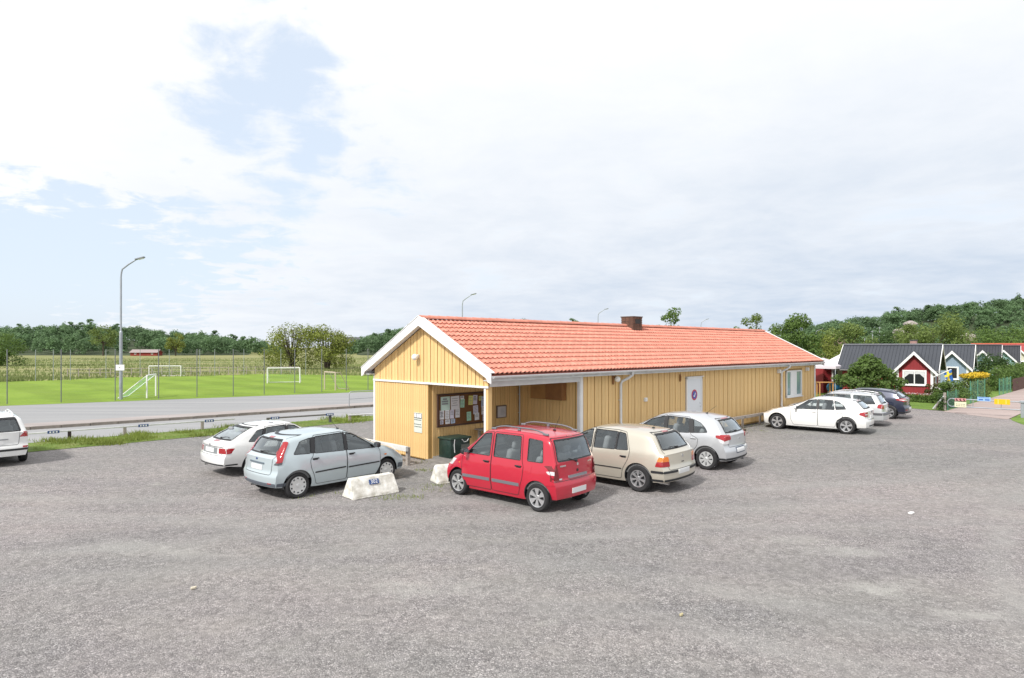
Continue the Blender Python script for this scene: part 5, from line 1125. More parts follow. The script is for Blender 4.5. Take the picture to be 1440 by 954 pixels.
# ------------------------------------------------------------------ low rails on the verge
def low_rail(name, pts, zb, r, m, posts, plates, label, flat=False):
    o = empty(name, pts[0]); tag(o, label, 'rail', 'low rails along the verge'); b = Vector(pts[0])
    mb = MB(); P = [Vector(p) - b + Vector((0, 0, zb)) for p in pts]
    for a, c in zip(P, P[1:]):
        d = c - a; ang = math.atan2(d.y, d.x)
        if flat: mb.bbox((a + c) / 2, (d.length, .035, r * 2.2), .006, ang)
        else: mb.tube([a, c], r, 10)
    mb.build('beam', m, o, smooth=50)
    d = P[-1] - P[0]; ang = math.atan2(d.y, d.x)
    for t, pm in posts: q = P[0].lerp(P[-1], t); mb = MB(); mb.bbox((q.x, q.y + .05, (zb - .02) / 2), (.10, .10, zb + .06), .008, ang); mb.build('post', pm, o)
    for t in plates:
        q = P[0].lerp(P[-1], t); s = Vector((math.sin(ang), -math.cos(ang), 0)); mb = MB(); mb.bbox(q + s * (r + .012), (.34, .012, .10), .003, ang); pl = mb.build('number_plate', M_BLUEPL, o)
        for k in range(3): mb = MB(); mb.box(q + s * (r + .020) + Vector((math.cos(ang), math.sin(ang), 0)) * (-.09 + .09 * k), (.05, .004, .055), ang); mb.build('marking', M_NUM, pl)
M_RAILW = mat('rail_white', (.62, .63, .64), .5, var=.2, vscale=4)
M_CREO = mat('dark_post', (.035, .022, .02), .8)
low_rail('low_rail', [at(-20, 629), at(330, 601)], .34, .022, M_RAILW, [(.285, M_CREO), (.50, M_WOOD), (.84, M_WOOD)], [.23, .58, .875], 'long white low rail with blue number plates along the grass verge', True)
low_rail('low_rail', [at(375, 601), at(465, 594.5)], .36, .035, mat('rail_steel_dark', (.16, .15, .15), .5, metal=.3), [(.01, M_TRIM), (.985, M_TRIM)], [.12, .98], 'dark steel low rail with two blue plates beyond the white liftback')
low_rail('low_rail', [at(490, 594), at(560, 589)], .30, .028, M_RAILW, [(.02, M_WOOD), (.95, M_WOOD)], [], 'short plain white low rail beside the yellow gable corner')
# hoop railing across the road
o = empty('hoop_rail', at(491, 572, .1)); tag(o, 'thin grey hoop railing on the footway across the cycle track', 'railing'); mb = MB()
e = at(560, 567.5, .1) - at(491, 572, .1); pts = [Vector((0, 0, 0)), Vector((0, 0, .68)), Vector((0, 0, .76)) + e * .02, e * .03 + Vector((0, 0, .80)), e * .97 + Vector((0, 0, .80)), e + Vector((0, 0, .70)), e]
mb.tube(pts, .024, 8); mb.build('hoop', mat('galv', (.34, .36, .38), .45, metal=.5), o, smooth=50); mb = MB(); mb.tube([Vector((0, 0, .4)), e + Vector((0, 0, .4))], .016, 8); mb.build('mid_bar', MATS['galv'], o)

# ------------------------------------------------------------------ street lamps
M_GALV = mat('galvanised', (.36, .39, .43), .5, metal=.4, var=.15, vscale=2)
def street_lamp(loc, h, head, label, sign=None, arm=1.0):
    o = empty('street_lamp', loc); tag(o, label, 'street lamp', 'street lamps along the road'); hd = Vector((math.cos(head), math.sin(head), 0)) * arm
    mb = MB(); mb.tube([(0, 0, 0), (0, 0, h * .47)], [.105, .095], 14); mb.tube([(0, 0, h * .47), (0, 0, h * .48)], [.095, .06], 14); mb.build('pole', M_GALV, o, smooth=50)
    mb = MB(); pts = [Vector((0, 0, h * .475)), Vector((0, 0, h * .84))]
    for k in range(1, 8): t = k / 7; pts.append(Vector((0, 0, h * (.84 + .09 * math.sin(t * 1.1)))) + hd * (.16 * (1 - math.cos(t * 1.3)))) if t < 1 else None
    last = pts[-1]; pts += [last + hd * .42 + Vector((0, 0, h * .035)), last + hd * .92 + Vector((0, 0, h * .068))]
    mb.tube(pts, [.058] * 2 + [.05] * (len(pts) - 3) + [.035], 12); arm_o = mb.build('arm', M_GALV, o, smooth=60); end = pts[-1]
    mb = MB(); Mh = Matrix.Rotation(head, 3, 'Z') @ Matrix.Rotation(R(-14), 3, 'Y'); t = MB(); t.bbox((.22, 0, .02), (.60, .22, .09), .03); mb.add([Mh @ Vector(v) + end for v in t.v], t.f); mb.build('lamp_head', mat('lamp_grey', (.22, .24, .26), .5), o, smooth=50)
    mb = MB(); t = MB(); t.bbox((.28, 0, -.035), (.34, .16, .05), .02); mb.add([Mh @ Vector(v) + end for v in t.v], t.f); mb.build('lens', M_CLEAR, o, smooth=50)
    mb = MB(); mb.bbox((0, -.10, .9), (.11, .03, .34), .006); mb.build('hatch', M_GALV, o)
    if sign: mb = MB(); mb.bbox((.02, -.125, sign), (.55, .02, .36), .006); mb.build('sign_plate', mat('sign_white', (.75, .75, .76), .4), o); mb = MB(); mb.bbox((0, -.09, sign), (.06, .09, .06), .004); mb.build('sign_clamp', M_GALV, o)
HL = R(-12)
street_lamp(at(170, 562), 8.95, HL + R(10), 'tall grey street lamp with white sign plate beside the football pitch', 2.0)
street_lamp(Vector((-5.2, 67, 0)), 8.9, HL, 'grey street lamp rising behind the clubhouse gable ridge')
street_lamp(Vector((12.5, 93, 0)), 8.9, HL, 'grey street lamp rising behind the roof near the chimney')
street_lamp(Vector((37.5, 127, 0)), 8.9, HL, 'grey street lamp rising behind the roof between two tree tops')
street_lamp(Vector((95, 200, 0)), 9.0, HL, 'far grey street lamp before the wooded hill beside a round tree', arm=1.6)
street_lamp(Vector((86, 150, 0)), 6.2, HL, 'far grey street lamp behind the dark roofed red cottage', arm=1.6)
street_lamp(Vector((128, 220, 0)), 7.6, HL + R(180), 'far grey street lamp above the cottage roofs with its arm turned back', arm=1.6)
def mast(loc, h, label):
    o = empty('mast', loc); tag(o, label, 'pole', 'thin poles beyond the cottages'); mb = MB(); mb.tube([(0, 0, 0), (0, 0, h)], [.16, .09], 8); mb.build('pole', M_GALV, o, smooth=50); mb = MB(); mb.bbox((0, 0, h - .25), (.9, .12, .12), .02); mb.build('crossbar', M_GALV, o)
mast(at_d(1227, 170), 7.6, 'tall thin grey pole above the red cottage roof'); mast(at_d(1237, 190), 9.2, 'tallest thin grey pole above the red cottage roof'); mast(at_d(1216, 165), 5.8, 'short thin grey pole above the red cottage roof')

# ------------------------------------------------------------------ football ground
M_POSTD = mat('fence_post_grey', (.17, .18, .185), .6, metal=.2); M_WIRE = mat('fence_wire', (.20, .22, .22), .5, metal=.4)
def ball_fence(spots, h, label, r, m):
    o = empty('ball_fence', spots[0]); tag(o, label, 'fence'); b = Vector(spots[0]); q = [Vector(s) - b for s in spots]
    for p in q: mb = MB(); mb.tube([p, p + Vector((0, 0, h))], r, 8); mb.lathe([(0, h + .03), (r * 1.3, h + .01), (r * 1.3, h - .05)], 8, Matrix.Translation(p)); mb.build('post', m, o, smooth=50)
    for z in np.linspace(.15, h - .08, 7):
        mb = MB()
        for a, c in zip(q, q[1:]): mb.tube([a + Vector((0, 0, z)), (a + c) / 2 + Vector((0, 0, z - .02)), c + Vector((0, 0, z))], .0022, 3, caps=False)
        mb.build('wire', M_WIRE, o)
ball_fence([at(x, y) for x, y in ((-72, 571), (10, 568.5), (86, 566), (162, 563.5), (223, 561), (277, 558.5), (328, 556.8), (371.5, 555), (414.5, 553), (452.5, 551.2), (487, 549.8), (517.5, 548.5), (548, 547))], 3.12, 'row of tall dark fence posts along the near edge of football pitch', .028, M_POSTD)
ball_fence([at(x, y) for x, y in ((50, 536), (75, 535.5), (99, 535), (149, 532.5), (197, 531), (238, 530.2), (281, 529.6), (302, 529), (343, 528), (395, 527.5), (430, 527.6))], 3.0, 'faint row of thin posts along the far edge of football pitch', .028, M_GALV)
M_GOAL = mat('goal_white', (.78, .78, .78), .4); M_NET = mat('goal_net', (.22, .55, .42), .7)
def goal(loc, rz, w, h, dep, label, m=M_GOAL, lean=False, net=True):
    o = empty('football_goal', loc, rz); tag(o, label, 'goal', 'goals on the football pitch'); r = .05
    for s in (-1, 1):
        mb = MB(); mb.tube([(s * w / 2, 0, 0), (s * w / 2, 0, h)], r, 10); mb.build('upright', m, o, smooth=50)
        mb = MB(); mb.tube([(s * w / 2, dep, .03), (s * w / 2, dep * .35, h * .98), (s * w / 2, 0, h)] if not lean else [(s * w / 2, dep, .03), (s * w / 2, 0, h)], .03, 8); mb.build('stay', m, o, smooth=50)
    mb = MB(); mb.tube([(-w / 2, 0, h), (w / 2, 0, h)], r, 10); mb.build('crossbar', m, o, smooth=50)
    mb = MB(); mb.tube([(-w / 2, dep, .03), (w / 2, dep, .03)], .025, 8); mb.build('ground_bar', m, o, smooth=50)
    nb = MB(); k = int(w / .16)
    for i in range(k + 1):
        x = -w / 2 + w * i / k; nb.tube([(x, dep, .04), (x, dep * .42, h * .7) if not lean else (x, dep * .5, h * .48), (x, .02, h - .02)], .003, 3, caps=False)
    for j in range(int(h / .16)):
        t = (j + .5) / int(h / .16); nb.tube([(-w / 2, dep * (1 - t), h * t), (w / 2, dep * (1 - t), h * t)], .003, 3, caps=False)
        for s in (-1, 1): nb.tube([(s * w / 2, 0, h * t), (s * w / 2, dep * (1 - t), h * t)], .003, 3, caps=False)
    nb.build('net', M_NET, o)
goal(at(213, 558.5), R(104.5), 2.0, 1.45, 1.65, 'near football goal standing side-on with slanting white stays and green net', lean=True)
goal(at(232, 529.5), R(2), 3.5, 1.15, 1.2, 'far white football goal before the low rail fence')
goal(at(399, 539), R(14), 2.8, 1.37, 1.2, 'wide white football goal in front of the willow tree')
goal(at(464, 548.5), R(-42), 1.5, 1.35, 1.2, 'small wooden framed football goal near the yellow gable', mat('goal_wood', (.50, .42, .34), .7))
# low post and rail fence beyond the pitch
o = empty('rail_fence', at(95, 531)); tag(o, 'low dark wooden rail fence beyond the far side of football pitch', 'fence'); b = at(95, 531); A_, B_ = at(95, 531), at(420, 525.5); d = B_ - A_; n = 24
for i in range(n + 1): p = A_ + d * i / n - b; mb = MB(); mb.bbox(p + Vector((0, 0, .5)), (.07, .07, .9), .01); mb.build('post', M_WOOD, o)
for z in (.45, .85):
    for i in range(n): a, c = A_ + d * i / n - b, A_ + d * (i + 1) / n - b; mb = MB(); mb.tube([a + Vector((0, 0, z)), c + Vector((0, 0, z))], .028, 6); mb.build('rail', M_WOOD, o)
# long red barn at the wood edge
M_FALU = mat('falu_red', (.24, .028, .022), .8, var=.2, vscale=1.5, stretch=(4, 4, .5)); M_FALU2 = mat('cottage_red', (.26, .022, .028), .7, var=.15, vscale=2, stretch=(5, 5, .6))
def simple_house(name, loc, rz, L_, W_, he, hr, wall, roof, label, wins=()):
    o = empty(name, loc, rz); tag(o, label, 'building', 'far buildings'); mb = MB(); mb.box((0, 0, he / 2), (L_, W_, he)); mb.prism([(-W_ / 2, he), (W_ / 2, he), (0, hr)], -L_ / 2, L_ / 2, 'x'); mb.build('wall', wall, o)
    for s in (-1, 1):
        mb = MB(); a = math.atan2(hr - he, W_ / 2); mb.add([(-L_ / 2 - .3, 0, hr + .12), (L_ / 2 + .3, 0, hr + .12), (L_ / 2 + .3, s * (W_ / 2 + .4), he - .12), (-L_ / 2 - .3, s * (W_ / 2 + .4), he - .12), (-L_ / 2 - .3, 0, hr), (L_ / 2 + .3, 0, hr), (L_ / 2 + .3, s * (W_ / 2 + .4), he - .22), (-L_ / 2 - .3, s * (W_ / 2 + .4), he - .22)], [(0, 1, 2, 3), (4, 5, 6, 7), (0, 1, 5, 4), (2, 3, 7, 6), (1, 2, 6, 5), (0, 3, 7, 4)]); mb.build('roof', roof, o)
    for x, z, w_, h_ in wins:
        mb = MB(); mb.bbox((x, -W_ / 2 - .03, z), (w_ + .2, .06, h_ + .2), .01); wo = mb.build('window', M_WHITE, o); mb = MB(); mb.box((x, -W_ / 2 - .065, z), (w_, .02, h_)); mb.build('pane', mat('far_pane', (.05, .06, .07), .1), wo)
M_ROOFG = mat('pale_roof', (.30, .29, .30), .7)
simple_house('barn', at_d(206, 238), R(3), 9.6, 4, 1.35, 2.2, M_FALU, mat('barn_roof', (.33, .27, .27), .7), 'long low red barn at the edge of the far wood', [(-3, .8, .5, .4), (3, .8, .5, .4)])
simple_house('house', at_d(492, 330, 3.0), R(20), 9, 7, 2.6, 5.2, mat('grey_house', (.26, .27, .29), .8), mat('dark_roof', (.10, .10, .11), .7), 'far grey house with pitched roof at the foot of wooded hill', [(-2, 1.6, 1.2, 1.2), (2, 1.6, 1.2, 1.2)])
simple_house('house', at_d(483, 318, 1.2), R(-15), 7, 6, 2.4, 4.6, mat('pale_house', (.42, .42, .43), .8), M_ROOFG, 'far pale house among trees below the hill', [(0, 1.5, 1.2, 1.1)])
simple_house('house', at_d(1170, 150), R(50), 8, 6, 3.4, 6.2, mat('beige_house', (.34, .27, .22), .8), mat('brown_roof', (.22, .13, .10), .8), 'brownish house half hidden behind the trees beyond the clubhouse', [(0, 2.2, 1.2, 1.1)])
# ------------------------------------------------------------------ vegetation
def leaf_mat(name, c, isl=.32, var=.22, vs=.4, tr=.4): return mat(name, c, .6, var=var, vscale=vs, island=isl, spec=.3, transl=tr)
M_LEAF = leaf_mat('leaf_green', (.15, .24, .06)); M_LEAFD = leaf_mat('leaf_dark', (.085, .15, .05)); M_LEAFL = leaf_mat('leaf_light', (.21, .285, .08)); M_LEAFY = leaf_mat('leaf_yellow_green', (.27, .32, .07))
M_WOODS = leaf_mat('wood_leaves_hazed', (.175, .285, .135), .25, .35, .06, .4)  # distance haze mixed into the leaf colour as a paler blue-green tint
M_BARK = mat('bark', (.085, .065, .05), .9, var=.4, vscale=6, bump=.6, bscale=18)
def leaves(centers, radii, n, size, rng, flat=.8, up=.35):
    """leaf quads spread through clumps; centres (k,3), radii (k,3)"""
    centers = np.asarray(centers, float); radii = np.asarray(radii, float); k = len(centers)
    vol = radii.prod(1) ** .67; idx = rng.choice(k, n, p=vol / vol.sum())
    d = rng.normal(size=(n, 3)); d /= np.linalg.norm(d, axis=1)[:, None]; rr = rng.random(n) ** .33
    p = centers[idx] + d * radii[idx] * rr[:, None]
    nr = d * .8 + rng.normal(size=(n, 3)) * .45; nr[:, 2] += up; nr /= np.linalg.norm(nr, axis=1)[:, None]
    a = np.cross(nr, rng.normal(size=(n, 3))); a /= np.linalg.norm(a, axis=1)[:, None]; b = np.cross(nr, a)
    s = size * rng.uniform(.6, 1.35, n)[:, None]; a *= s; b *= s * rng.uniform(.45, .8, n)[:, None]
    v = np.stack([p - a * .55, p + b * .5 + nr * s * .08, p + a * .55, p - b * .5 + nr * s * .08], 1).reshape(-1, 3)
    f = np.arange(4 * n).reshape(-1, 4); return v, f
def crown_blobs(w, h, z0, k, rng, top=.5):
    c = []; r = []
    for i in range(k):
        t = rng.random(); a = rng.random() * 2 * PI; z = z0 + h * t; prof = math.sin(PI * min(1, .12 + .88 * t) ** top) if t < .999 else 0
        prof = math.sqrt(max(.05, 1 - ((t - .42) / .62) ** 2)); rad = w / 2 * prof * (.55 + .4 * rng.random())
        c.append((rad * math.cos(a), rad * math.sin(a), z)); q = w * (.14 + .10 * rng.random()); r.append((q, q, q * .72))
    c.append((0, 0, z0 + h * .5)); r.append((w * .25, w * .25, h * .35)); return c, r
def tree(name, loc, w, h, label, m, n=2500, leaf=.22, trunk=.16, clear=.28, seed=1, k=22, cat='tree', group=None, stems=1, extra=()):
    rng = np.random.default_rng(seed); o = empty(name, loc); tag(o, label, cat, group)
    c, r = crown_blobs(w, h * (1 - clear) - w * .08, h * clear + w * .06, k, rng)
    for e_ in extra: c.append(e_[:3]); r.append((e_[3], e_[3], e_[3] * .75))
    v, f = leaves(c, r, n, leaf, rng)
    link('crown', np_mesh('crown', v, f, m), o); mb = MB()
    for s in range(stems):
        a = 2 * PI * s / max(1, stems) + seed; ox, oy = (0, 0) if stems == 1 else (math.cos(a) * trunk * 1.2, math.sin(a) * trunk * 1.2); lean = Vector((ox * 2.2, oy * 2.2, 0))
        top = Vector((ox, oy, 0)) + lean + Vector((0, 0, h * .72)); mb.tube([(ox, oy, -.05), Vector((ox, oy, h * .22)) + lean * .2, Vector((ox, oy, h * .45)) + lean * .6, top], [trunk, trunk * .8, trunk * .55, trunk * .15], 8)
    for i in range(min(12, k)):
        q = Vector(c[i]); st = Vector((0, 0, h * (clear + .12 * rng.random()))); mid = st.lerp(q, .5) + Vector((0, 0, h * .03)); mb.tube([st, mid, q], [trunk * .42, trunk * .26, trunk * .06], 6, caps=False)
    mb.build('trunk', M_BARK, o, smooth=60); return o
# single trees
tree('apple_tree', at_d(1224, 36.5), 2.7, 2.5, 'bushy apple tree in front of the dark roofed red cottage', M_LEAF, 10500, .15, .07, .04, 3, 26, extra=[(-.25, 0, 2.45, .42), (-.05, .1, 2.75, .3), (.5, 0, 2.2, .35), (-1.5, 0, 1.35, .5), (-1.85, .1, 1.5, .28), (1.3, -.1, 1.2, .55), (1.75, 0, 1.3, .35), (-1.2, 0, .6, .5), (1.5, .1, .6, .5), (-.9, .1, 1.9, .35), (1.0, 0, 1.75, .3)])
tree('garden_shrub', at_d(1338, 35.6), 1.6, 1.3, 'dark green garden shrub at the lawn corner below the flag', M_LEAF, 3000, .10, .03, .02, 4, 18, 'shrub', stems=3)
tree('garden_shrub', at_d(1310, 38.2), .8, 1.2, 'small reddish green shrub at the red cottage corner', leaf_mat('leaf_reddish', (.12, .12, .035)), 900, .09, .02, .02, 5, 10, 'shrub', stems=3)
tree('garden_shrub', at_d(1392, 52), 3.4, 2.5, 'rounded shrub with pale flowers beside the blue cottages', M_LEAFD, 3500, .15, .04, .03, 6, 22, 'shrub', stems=3)
tree('round_tree', at_d(1117, 62), 4.6, 5.9, 'round green tree beyond the far end of clubhouse roof', M_LEAF, 5000, .24, .16, .2, 7)
tree('slim_tree', at_d(1062, 78), 4.2, 7.2, 'feathery tree top behind the roof left of the round green tree', M_LEAFL, 2600, .28, .12, .2, 8, 16)
tree('slim_tree', at_d(1032, 80), 2.4, 5.9, 'small tree top just above the roof beside feathery tree', M_LEAFL, 700, .26, .1, .2, 9, 10)
tree('slim_tree', at_d(943, 72), 3.8, 7.3, 'windswept tree top behind the roof right of the chimney', M_LEAF, 2600, .27, .12, .2, 10, 16)
tree('slim_tree', at_d(922, 74), 2.2, 6.1, 'small tree top beside the chimney behind the roof', M_LEAF, 600, .25, .1, .2, 12, 10)
tree('willow_tree', at_d(1186, 84), 6.2, 6.0, 'pale olive willow tree left of the thin poles', M_LEAFL, 4200, .28, .18, .15, 13)
tree('willow_tree', at_d(1160, 70), 4.2, 4.2, 'low pale willow bush beyond the white canopies', M_LEAFY, 3000, .24, .12, .05, 14)
tree('broad_tree', at_d(1312, 100), 9.5, 8.4, 'broad olive green tree behind the dark cottage roofs', M_LEAFL, 5200, .32, .22, .15, 15)
tree('broad_tree', at_d(1286, 96), 5.0, 6.4, 'smaller olive tree left of the broad tree behind cottages', M_LEAFL, 2600, .3, .18, .15, 16)
tree('broad_tree', at_d(1412, 112), 9.5, 6.8, 'spreading green tree above the red cottage roofs', M_LEAF, 4200, .34, .2, .12, 17)
tree('broad_tree', at_d(1245, 120), 7, 6.0, 'dark green tree behind the thin poles', M_LEAFD, 3000, .34, .2, .12, 18)
tree('edge_tree', at_d(2, 112), 7.4, 5.4, 'dense rounded tree standing alone in the meadow before the far wood', M_LEAF, 5000, .30, .2, .02, 19, 30)
tree('pale_tree', at_d(247, 236), 6.5, 8.2, 'yellowish tree at the wood edge beside red barn', M_LEAFY, 1500, .5, .25, .15, 20)
tree('pale_tree', at_d(145, 238), 9, 10.5, 'tall pale green tree with visible trunk at the wood edge', M_LEAFL, 1900, .5, .3, .35, 21)
# the willow pair behind the goals
def willow(px, d, w, h, label, seed, bare):
    o = tree('willow', at_d(px, d), w, h, label, M_LEAFY, 7500 if not bare else 5200, .25, .20, .02, seed, 26, stems=4, group='willows in the meadow'); rng = np.random.default_rng(seed + 50); mb = MB()
    for i in range(16 if bare else 7):
        a = rng.random() * 2 * PI; p = Vector((math.cos(a) * w * .1, math.sin(a) * w * .1, h * .35)); q = Vector((math.cos(a) * w * .25, math.sin(a) * w * .25, h * (.85 + .2 * rng.random()))); mb.tube([p, p.lerp(q, .5) + Vector((rng.normal() * .15, 0, .2)), q], [.08, .05, .018], 5)
        for k in range(3): s = q.lerp(p, .15 + .2 * k); mb.tube([s, s + Vector((rng.normal() * .5, rng.normal() * .5, .5 + .3 * rng.random()))], [.025, .008], 4)
    mb.build('bare_branches', M_BARK, o)
willow(410, 96, 7.6, 6.2, 'spreading willow with bare top branches left of its twin', 31, True); willow(460, 97, 7.4, 6.0, 'full yellowish willow right of its bare topped twin', 32, False)

# wooded hills ------------------------------------------------------------
PXT = [-400, -100, 0, 120, 200, 260, 310, 360, 400, 455, 480, 510, 545, 580, 640, 720, 815, 850, 900, 1060, 1110, 1140, 1200, 1300, 1440, 1600, 1900]
YT = [452, 453, 455, 450, 456, 462, 467, 474, 486, 490, 482, 470, 461, 454, 447, 445, 449, 456, 470, 470, 463, 452, 441, 428, 412, 398, 390]
def hill_z(x, y):
    px = 720 + FPX * x / np.maximum(y, 1); top = (488 - np.interp(px, PXT, YT)) / FPX * 345 + 3.3 - 9.0
    return np.where(y > 100, np.maximum(top, -1.5) * sm(246, 345, y), -1.5) - .05
nx, ny = 150, 26; gy = np.linspace(235, 520, ny); rows = []
for yv in gy: xx = np.linspace(-1.35, 1.5, nx) * yv; rows.append(np.stack([xx, np.full(nx, yv), hill_z(xx, np.full(nx, yv))], 1))
v = np.concatenate(rows); f = np.array([(j * nx + i, j * nx + i + 1, (j + 1) * nx + i + 1, (j + 1) * nx + i) for j in range(ny - 1) for i in range(nx - 1)])
tag(link('hill', np_mesh('hill', v, f, mat('forest_floor', (.045, .065, .025), .95, var=.4, vscale=.05), smooth=True)), kind='structure')
rng = np.random.default_rng(77); temps = []
for t in range(6):
    c, r = crown_blobs(7.0 if t < 4 else 4.6, 6.2 if t < 4 else 8.0, 1.6, 20, rng); vv, ff = leaves(c, r, 470, .86, rng, up=.7); temps.append(vv)
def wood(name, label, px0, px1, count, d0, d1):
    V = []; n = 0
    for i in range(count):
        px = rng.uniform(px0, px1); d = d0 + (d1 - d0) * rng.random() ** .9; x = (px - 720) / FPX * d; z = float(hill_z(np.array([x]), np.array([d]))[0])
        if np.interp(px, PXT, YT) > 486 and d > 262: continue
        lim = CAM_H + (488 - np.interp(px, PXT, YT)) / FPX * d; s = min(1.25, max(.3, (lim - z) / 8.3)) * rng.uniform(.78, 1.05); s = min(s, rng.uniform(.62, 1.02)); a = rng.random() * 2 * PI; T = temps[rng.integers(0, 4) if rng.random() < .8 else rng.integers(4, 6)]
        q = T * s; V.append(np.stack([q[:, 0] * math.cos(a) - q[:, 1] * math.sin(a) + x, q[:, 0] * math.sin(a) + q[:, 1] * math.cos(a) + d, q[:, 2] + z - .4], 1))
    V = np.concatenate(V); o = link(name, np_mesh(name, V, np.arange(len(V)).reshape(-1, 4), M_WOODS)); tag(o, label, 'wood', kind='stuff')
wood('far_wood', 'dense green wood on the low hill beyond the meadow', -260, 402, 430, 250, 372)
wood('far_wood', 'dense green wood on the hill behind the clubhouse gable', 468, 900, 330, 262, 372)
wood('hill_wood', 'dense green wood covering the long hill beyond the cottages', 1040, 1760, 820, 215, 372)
# rock faces on the right hill
def rock(px, d, w, h, z, seed):
    rg = np.random.default_rng(seed); bm = bmesh.new(); bmesh.ops.create_icosphere(bm, subdivisions=3, radius=1)
    for vv in bm.verts:
        n_ = math.sin(vv.co.x * 5 + seed) * math.cos(vv.co.z * 4) * .12 + rg.normal() * .04; vv.co = Vector((vv.co.x * w / 2, vv.co.y * w * .3, vv.co.z * h / 2)) * (1 + n_)
    me = bpy.data.meshes.new('rock_face'); bm.to_mesh(me); bm.free(); me.materials.append(mat('granite', (.36, .32, .31), .9, var=.35, vscale=.25)); return me
for px, py, d, w, h, lb in ((1272, 470, 214, 8, 4.5, 'bare grey rock face low on the wooded hill above the poles'), (1280, 456, 236, 5, 2.4, 'small bare rock ledge above the larger rock face on hill'), (1362, 475, 212, 5, 3, 'bare pinkish rock face on the hill right of broad tree')):
    z = CAM_H + (488 - py) / FPX * d; o = link('rock_face', rock(px, d, w, h, z, int(px)), None, at_d(px, d, z)); tag(o, lb, 'rock', 'rock faces on the hill')

# tall grass, verge grass, tufts, pebbles (nobody could count these) -------------
def blades(pts, h, w, rng, bend=.3):
    n = len(pts); a = rng.random(n) * 2 * PI; hh = h * rng.uniform(.5, 1.25, n); dx, dy = np.cos(a) * w * .5, np.sin(a) * w * .5; b = rng.random(n) * 2 * PI; lx, ly = np.cos(b) * hh * bend * rng.random(n), np.sin(b) * hh * bend * rng.random(n)
    x, y, z = pts.T; v = np.stack([np.stack([x - dx, y - dy, z], 1), np.stack([x + dx, y + dy, z], 1), np.stack([x + lx, y + ly, z + hh], 1)], 1).reshape(-1, 3); return v, np.arange(3 * n).reshape(-1, 3)
def in_quad(a, b, c, d, n, rng, pw=1.0):
    s, t = rng.random(n), rng.random(n) ** pw; A, B, C, D = (np.array(q) for q in (a, b, c, d)); return (A[None] * (1 - s)[:, None] + B[None] * s[:, None]) * (1 - t)[:, None] + (D[None] * (1 - s)[:, None] + C[None] * s[:, None]) * t[:, None]
rg = np.random.default_rng(5)
q = []
for c in in_quad(at(-140, 540), at(560, 528.5), at_d(560, 190), at_d(-140, 180), 520, rg, 1.5): q.append(c[None] + rg.normal(size=(45, 3)) * [3.2, .55, 0])
q.append(in_quad(at(-140, 541), at(560, 529.5), at(560, 528), at(-140, 538.5), 3500, rg)); p = np.concatenate(q); p[:, 2] = -.03
ed = (720 + FPX * p[:, 0] / p[:, 1]); lim = np.interp(ed, [-60, 0, 100, 163, 280, 369, 440, 523, 640], [540, 537, 534, 531, 529, 526, 527, 528.5, 530]); p = p[(HORIZON + CAM_H * FPX / p[:, 1]) < lim + .4]
v, f = blades(p, .34, .12, rg)
tag(link('tall_grass', np_mesh('tall_grass', v, f, leaf_mat('reed', (.27, .33, .12), .25, .5, .05))), 'tall rough grass and reeds beyond the football pitch', 'grass', kind='stuff')
gv = [g_.lerp(h_, t) for g_, h_, t in ()]
pa, pb, pc, pd = at(44, 636), at(523, 592), at(523, 585), at(48, 623)
p = in_quad(pa, pb, pc, pd, 9000, rg); v, f = blades(p, .06, .012, rg, .8); p2 = in_quad(pa + Vector((.3, .3, 0)), pb, pc, pd, 26, rg); q = []
for c in p2: q.append(c[None] + rg.normal(size=(130, 3)) * [.26, .16, 0])
q = np.concatenate(q); q[:, 2] = 0; v2, f2 = blades(q, .17, .03, rg, .8)
tag(link('verge_growth', np_mesh('verge_growth', np.concatenate([v, v2]), np.concatenate([f, f2 + len(v)]), leaf_mat('verge_leaf', (.29, .36, .08), .35))), 'grass and weeds growing along the gravel edge', 'grass', kind='stuff')
q = []
for px, py, n, s in ((585, 700, 60, .16), (560, 699, 60, .2), (545, 702, 50, .2), (597, 662, 70, .14), (617, 683, 90, .22), (604, 690, 40, .2), (650, 676, 40, .2), (478, 694, 30, .15), (1030, 603, 80, .5), (1062, 599, 90, .6), (1100, 591, 60, .5), (430, 700, 25, .15), (600, 650, 40, .2), (1066, 606, 40, .5)):
    c = at(px, py); q.append(np.array(c)[None] + rg.normal(size=(n, 3)) * [s, s * .6, 0])
q = np.concatenate(q); q[:, 2] = 0; v, f = blades(q, .06, .012, rg, .9)
tag(link('gravel_tufts', np_mesh('gravel_tufts', v, f, MATS['verge_leaf'])), 'small grass tufts sprouting in the gravel', 'grass', kind='stuff')
n = 26000; yy = 4.6 + 12.5 * rg.random(n) ** 1.5; xx = (rg.random(n) * 1.8 - .9) * yy; ph = np.stack([xx, yy, np.zeros(n)], 1); s = rg.uniform(.004, .011, n); a = rg.random(n) * 6.28
oc = np.array([(1, 0, 0), (0, 1, 0), (-1, 0, 0), (0, -1, 0), (0, 0, .75)]); V = []
V = oc[None] * s[:, None, None] * rg.uniform(.6, 1.3, (n, 5, 1)); ca, sa = np.cos(a)[:, None], np.sin(a)[:, None]; V = np.stack([V[..., 0] * ca - V[..., 1] * sa, V[..., 0] * sa + V[..., 1] * ca, V[..., 2]], 2) + ph[:, None]
F = (np.array([(0, 1, 4), (1, 2, 4), (2, 3, 4), (3, 0, 4)])[None] + (np.arange(n) * 5)[:, None, None]).reshape(-1, 3)
tag(link('loose_gravel', np_mesh('loose_gravel', V.reshape(-1, 3), F, mat('pebble', (.42, .41, .40), .9, island=.8))), 'loose gravel stones scattered over the lot', 'gravel', kind='stuff')
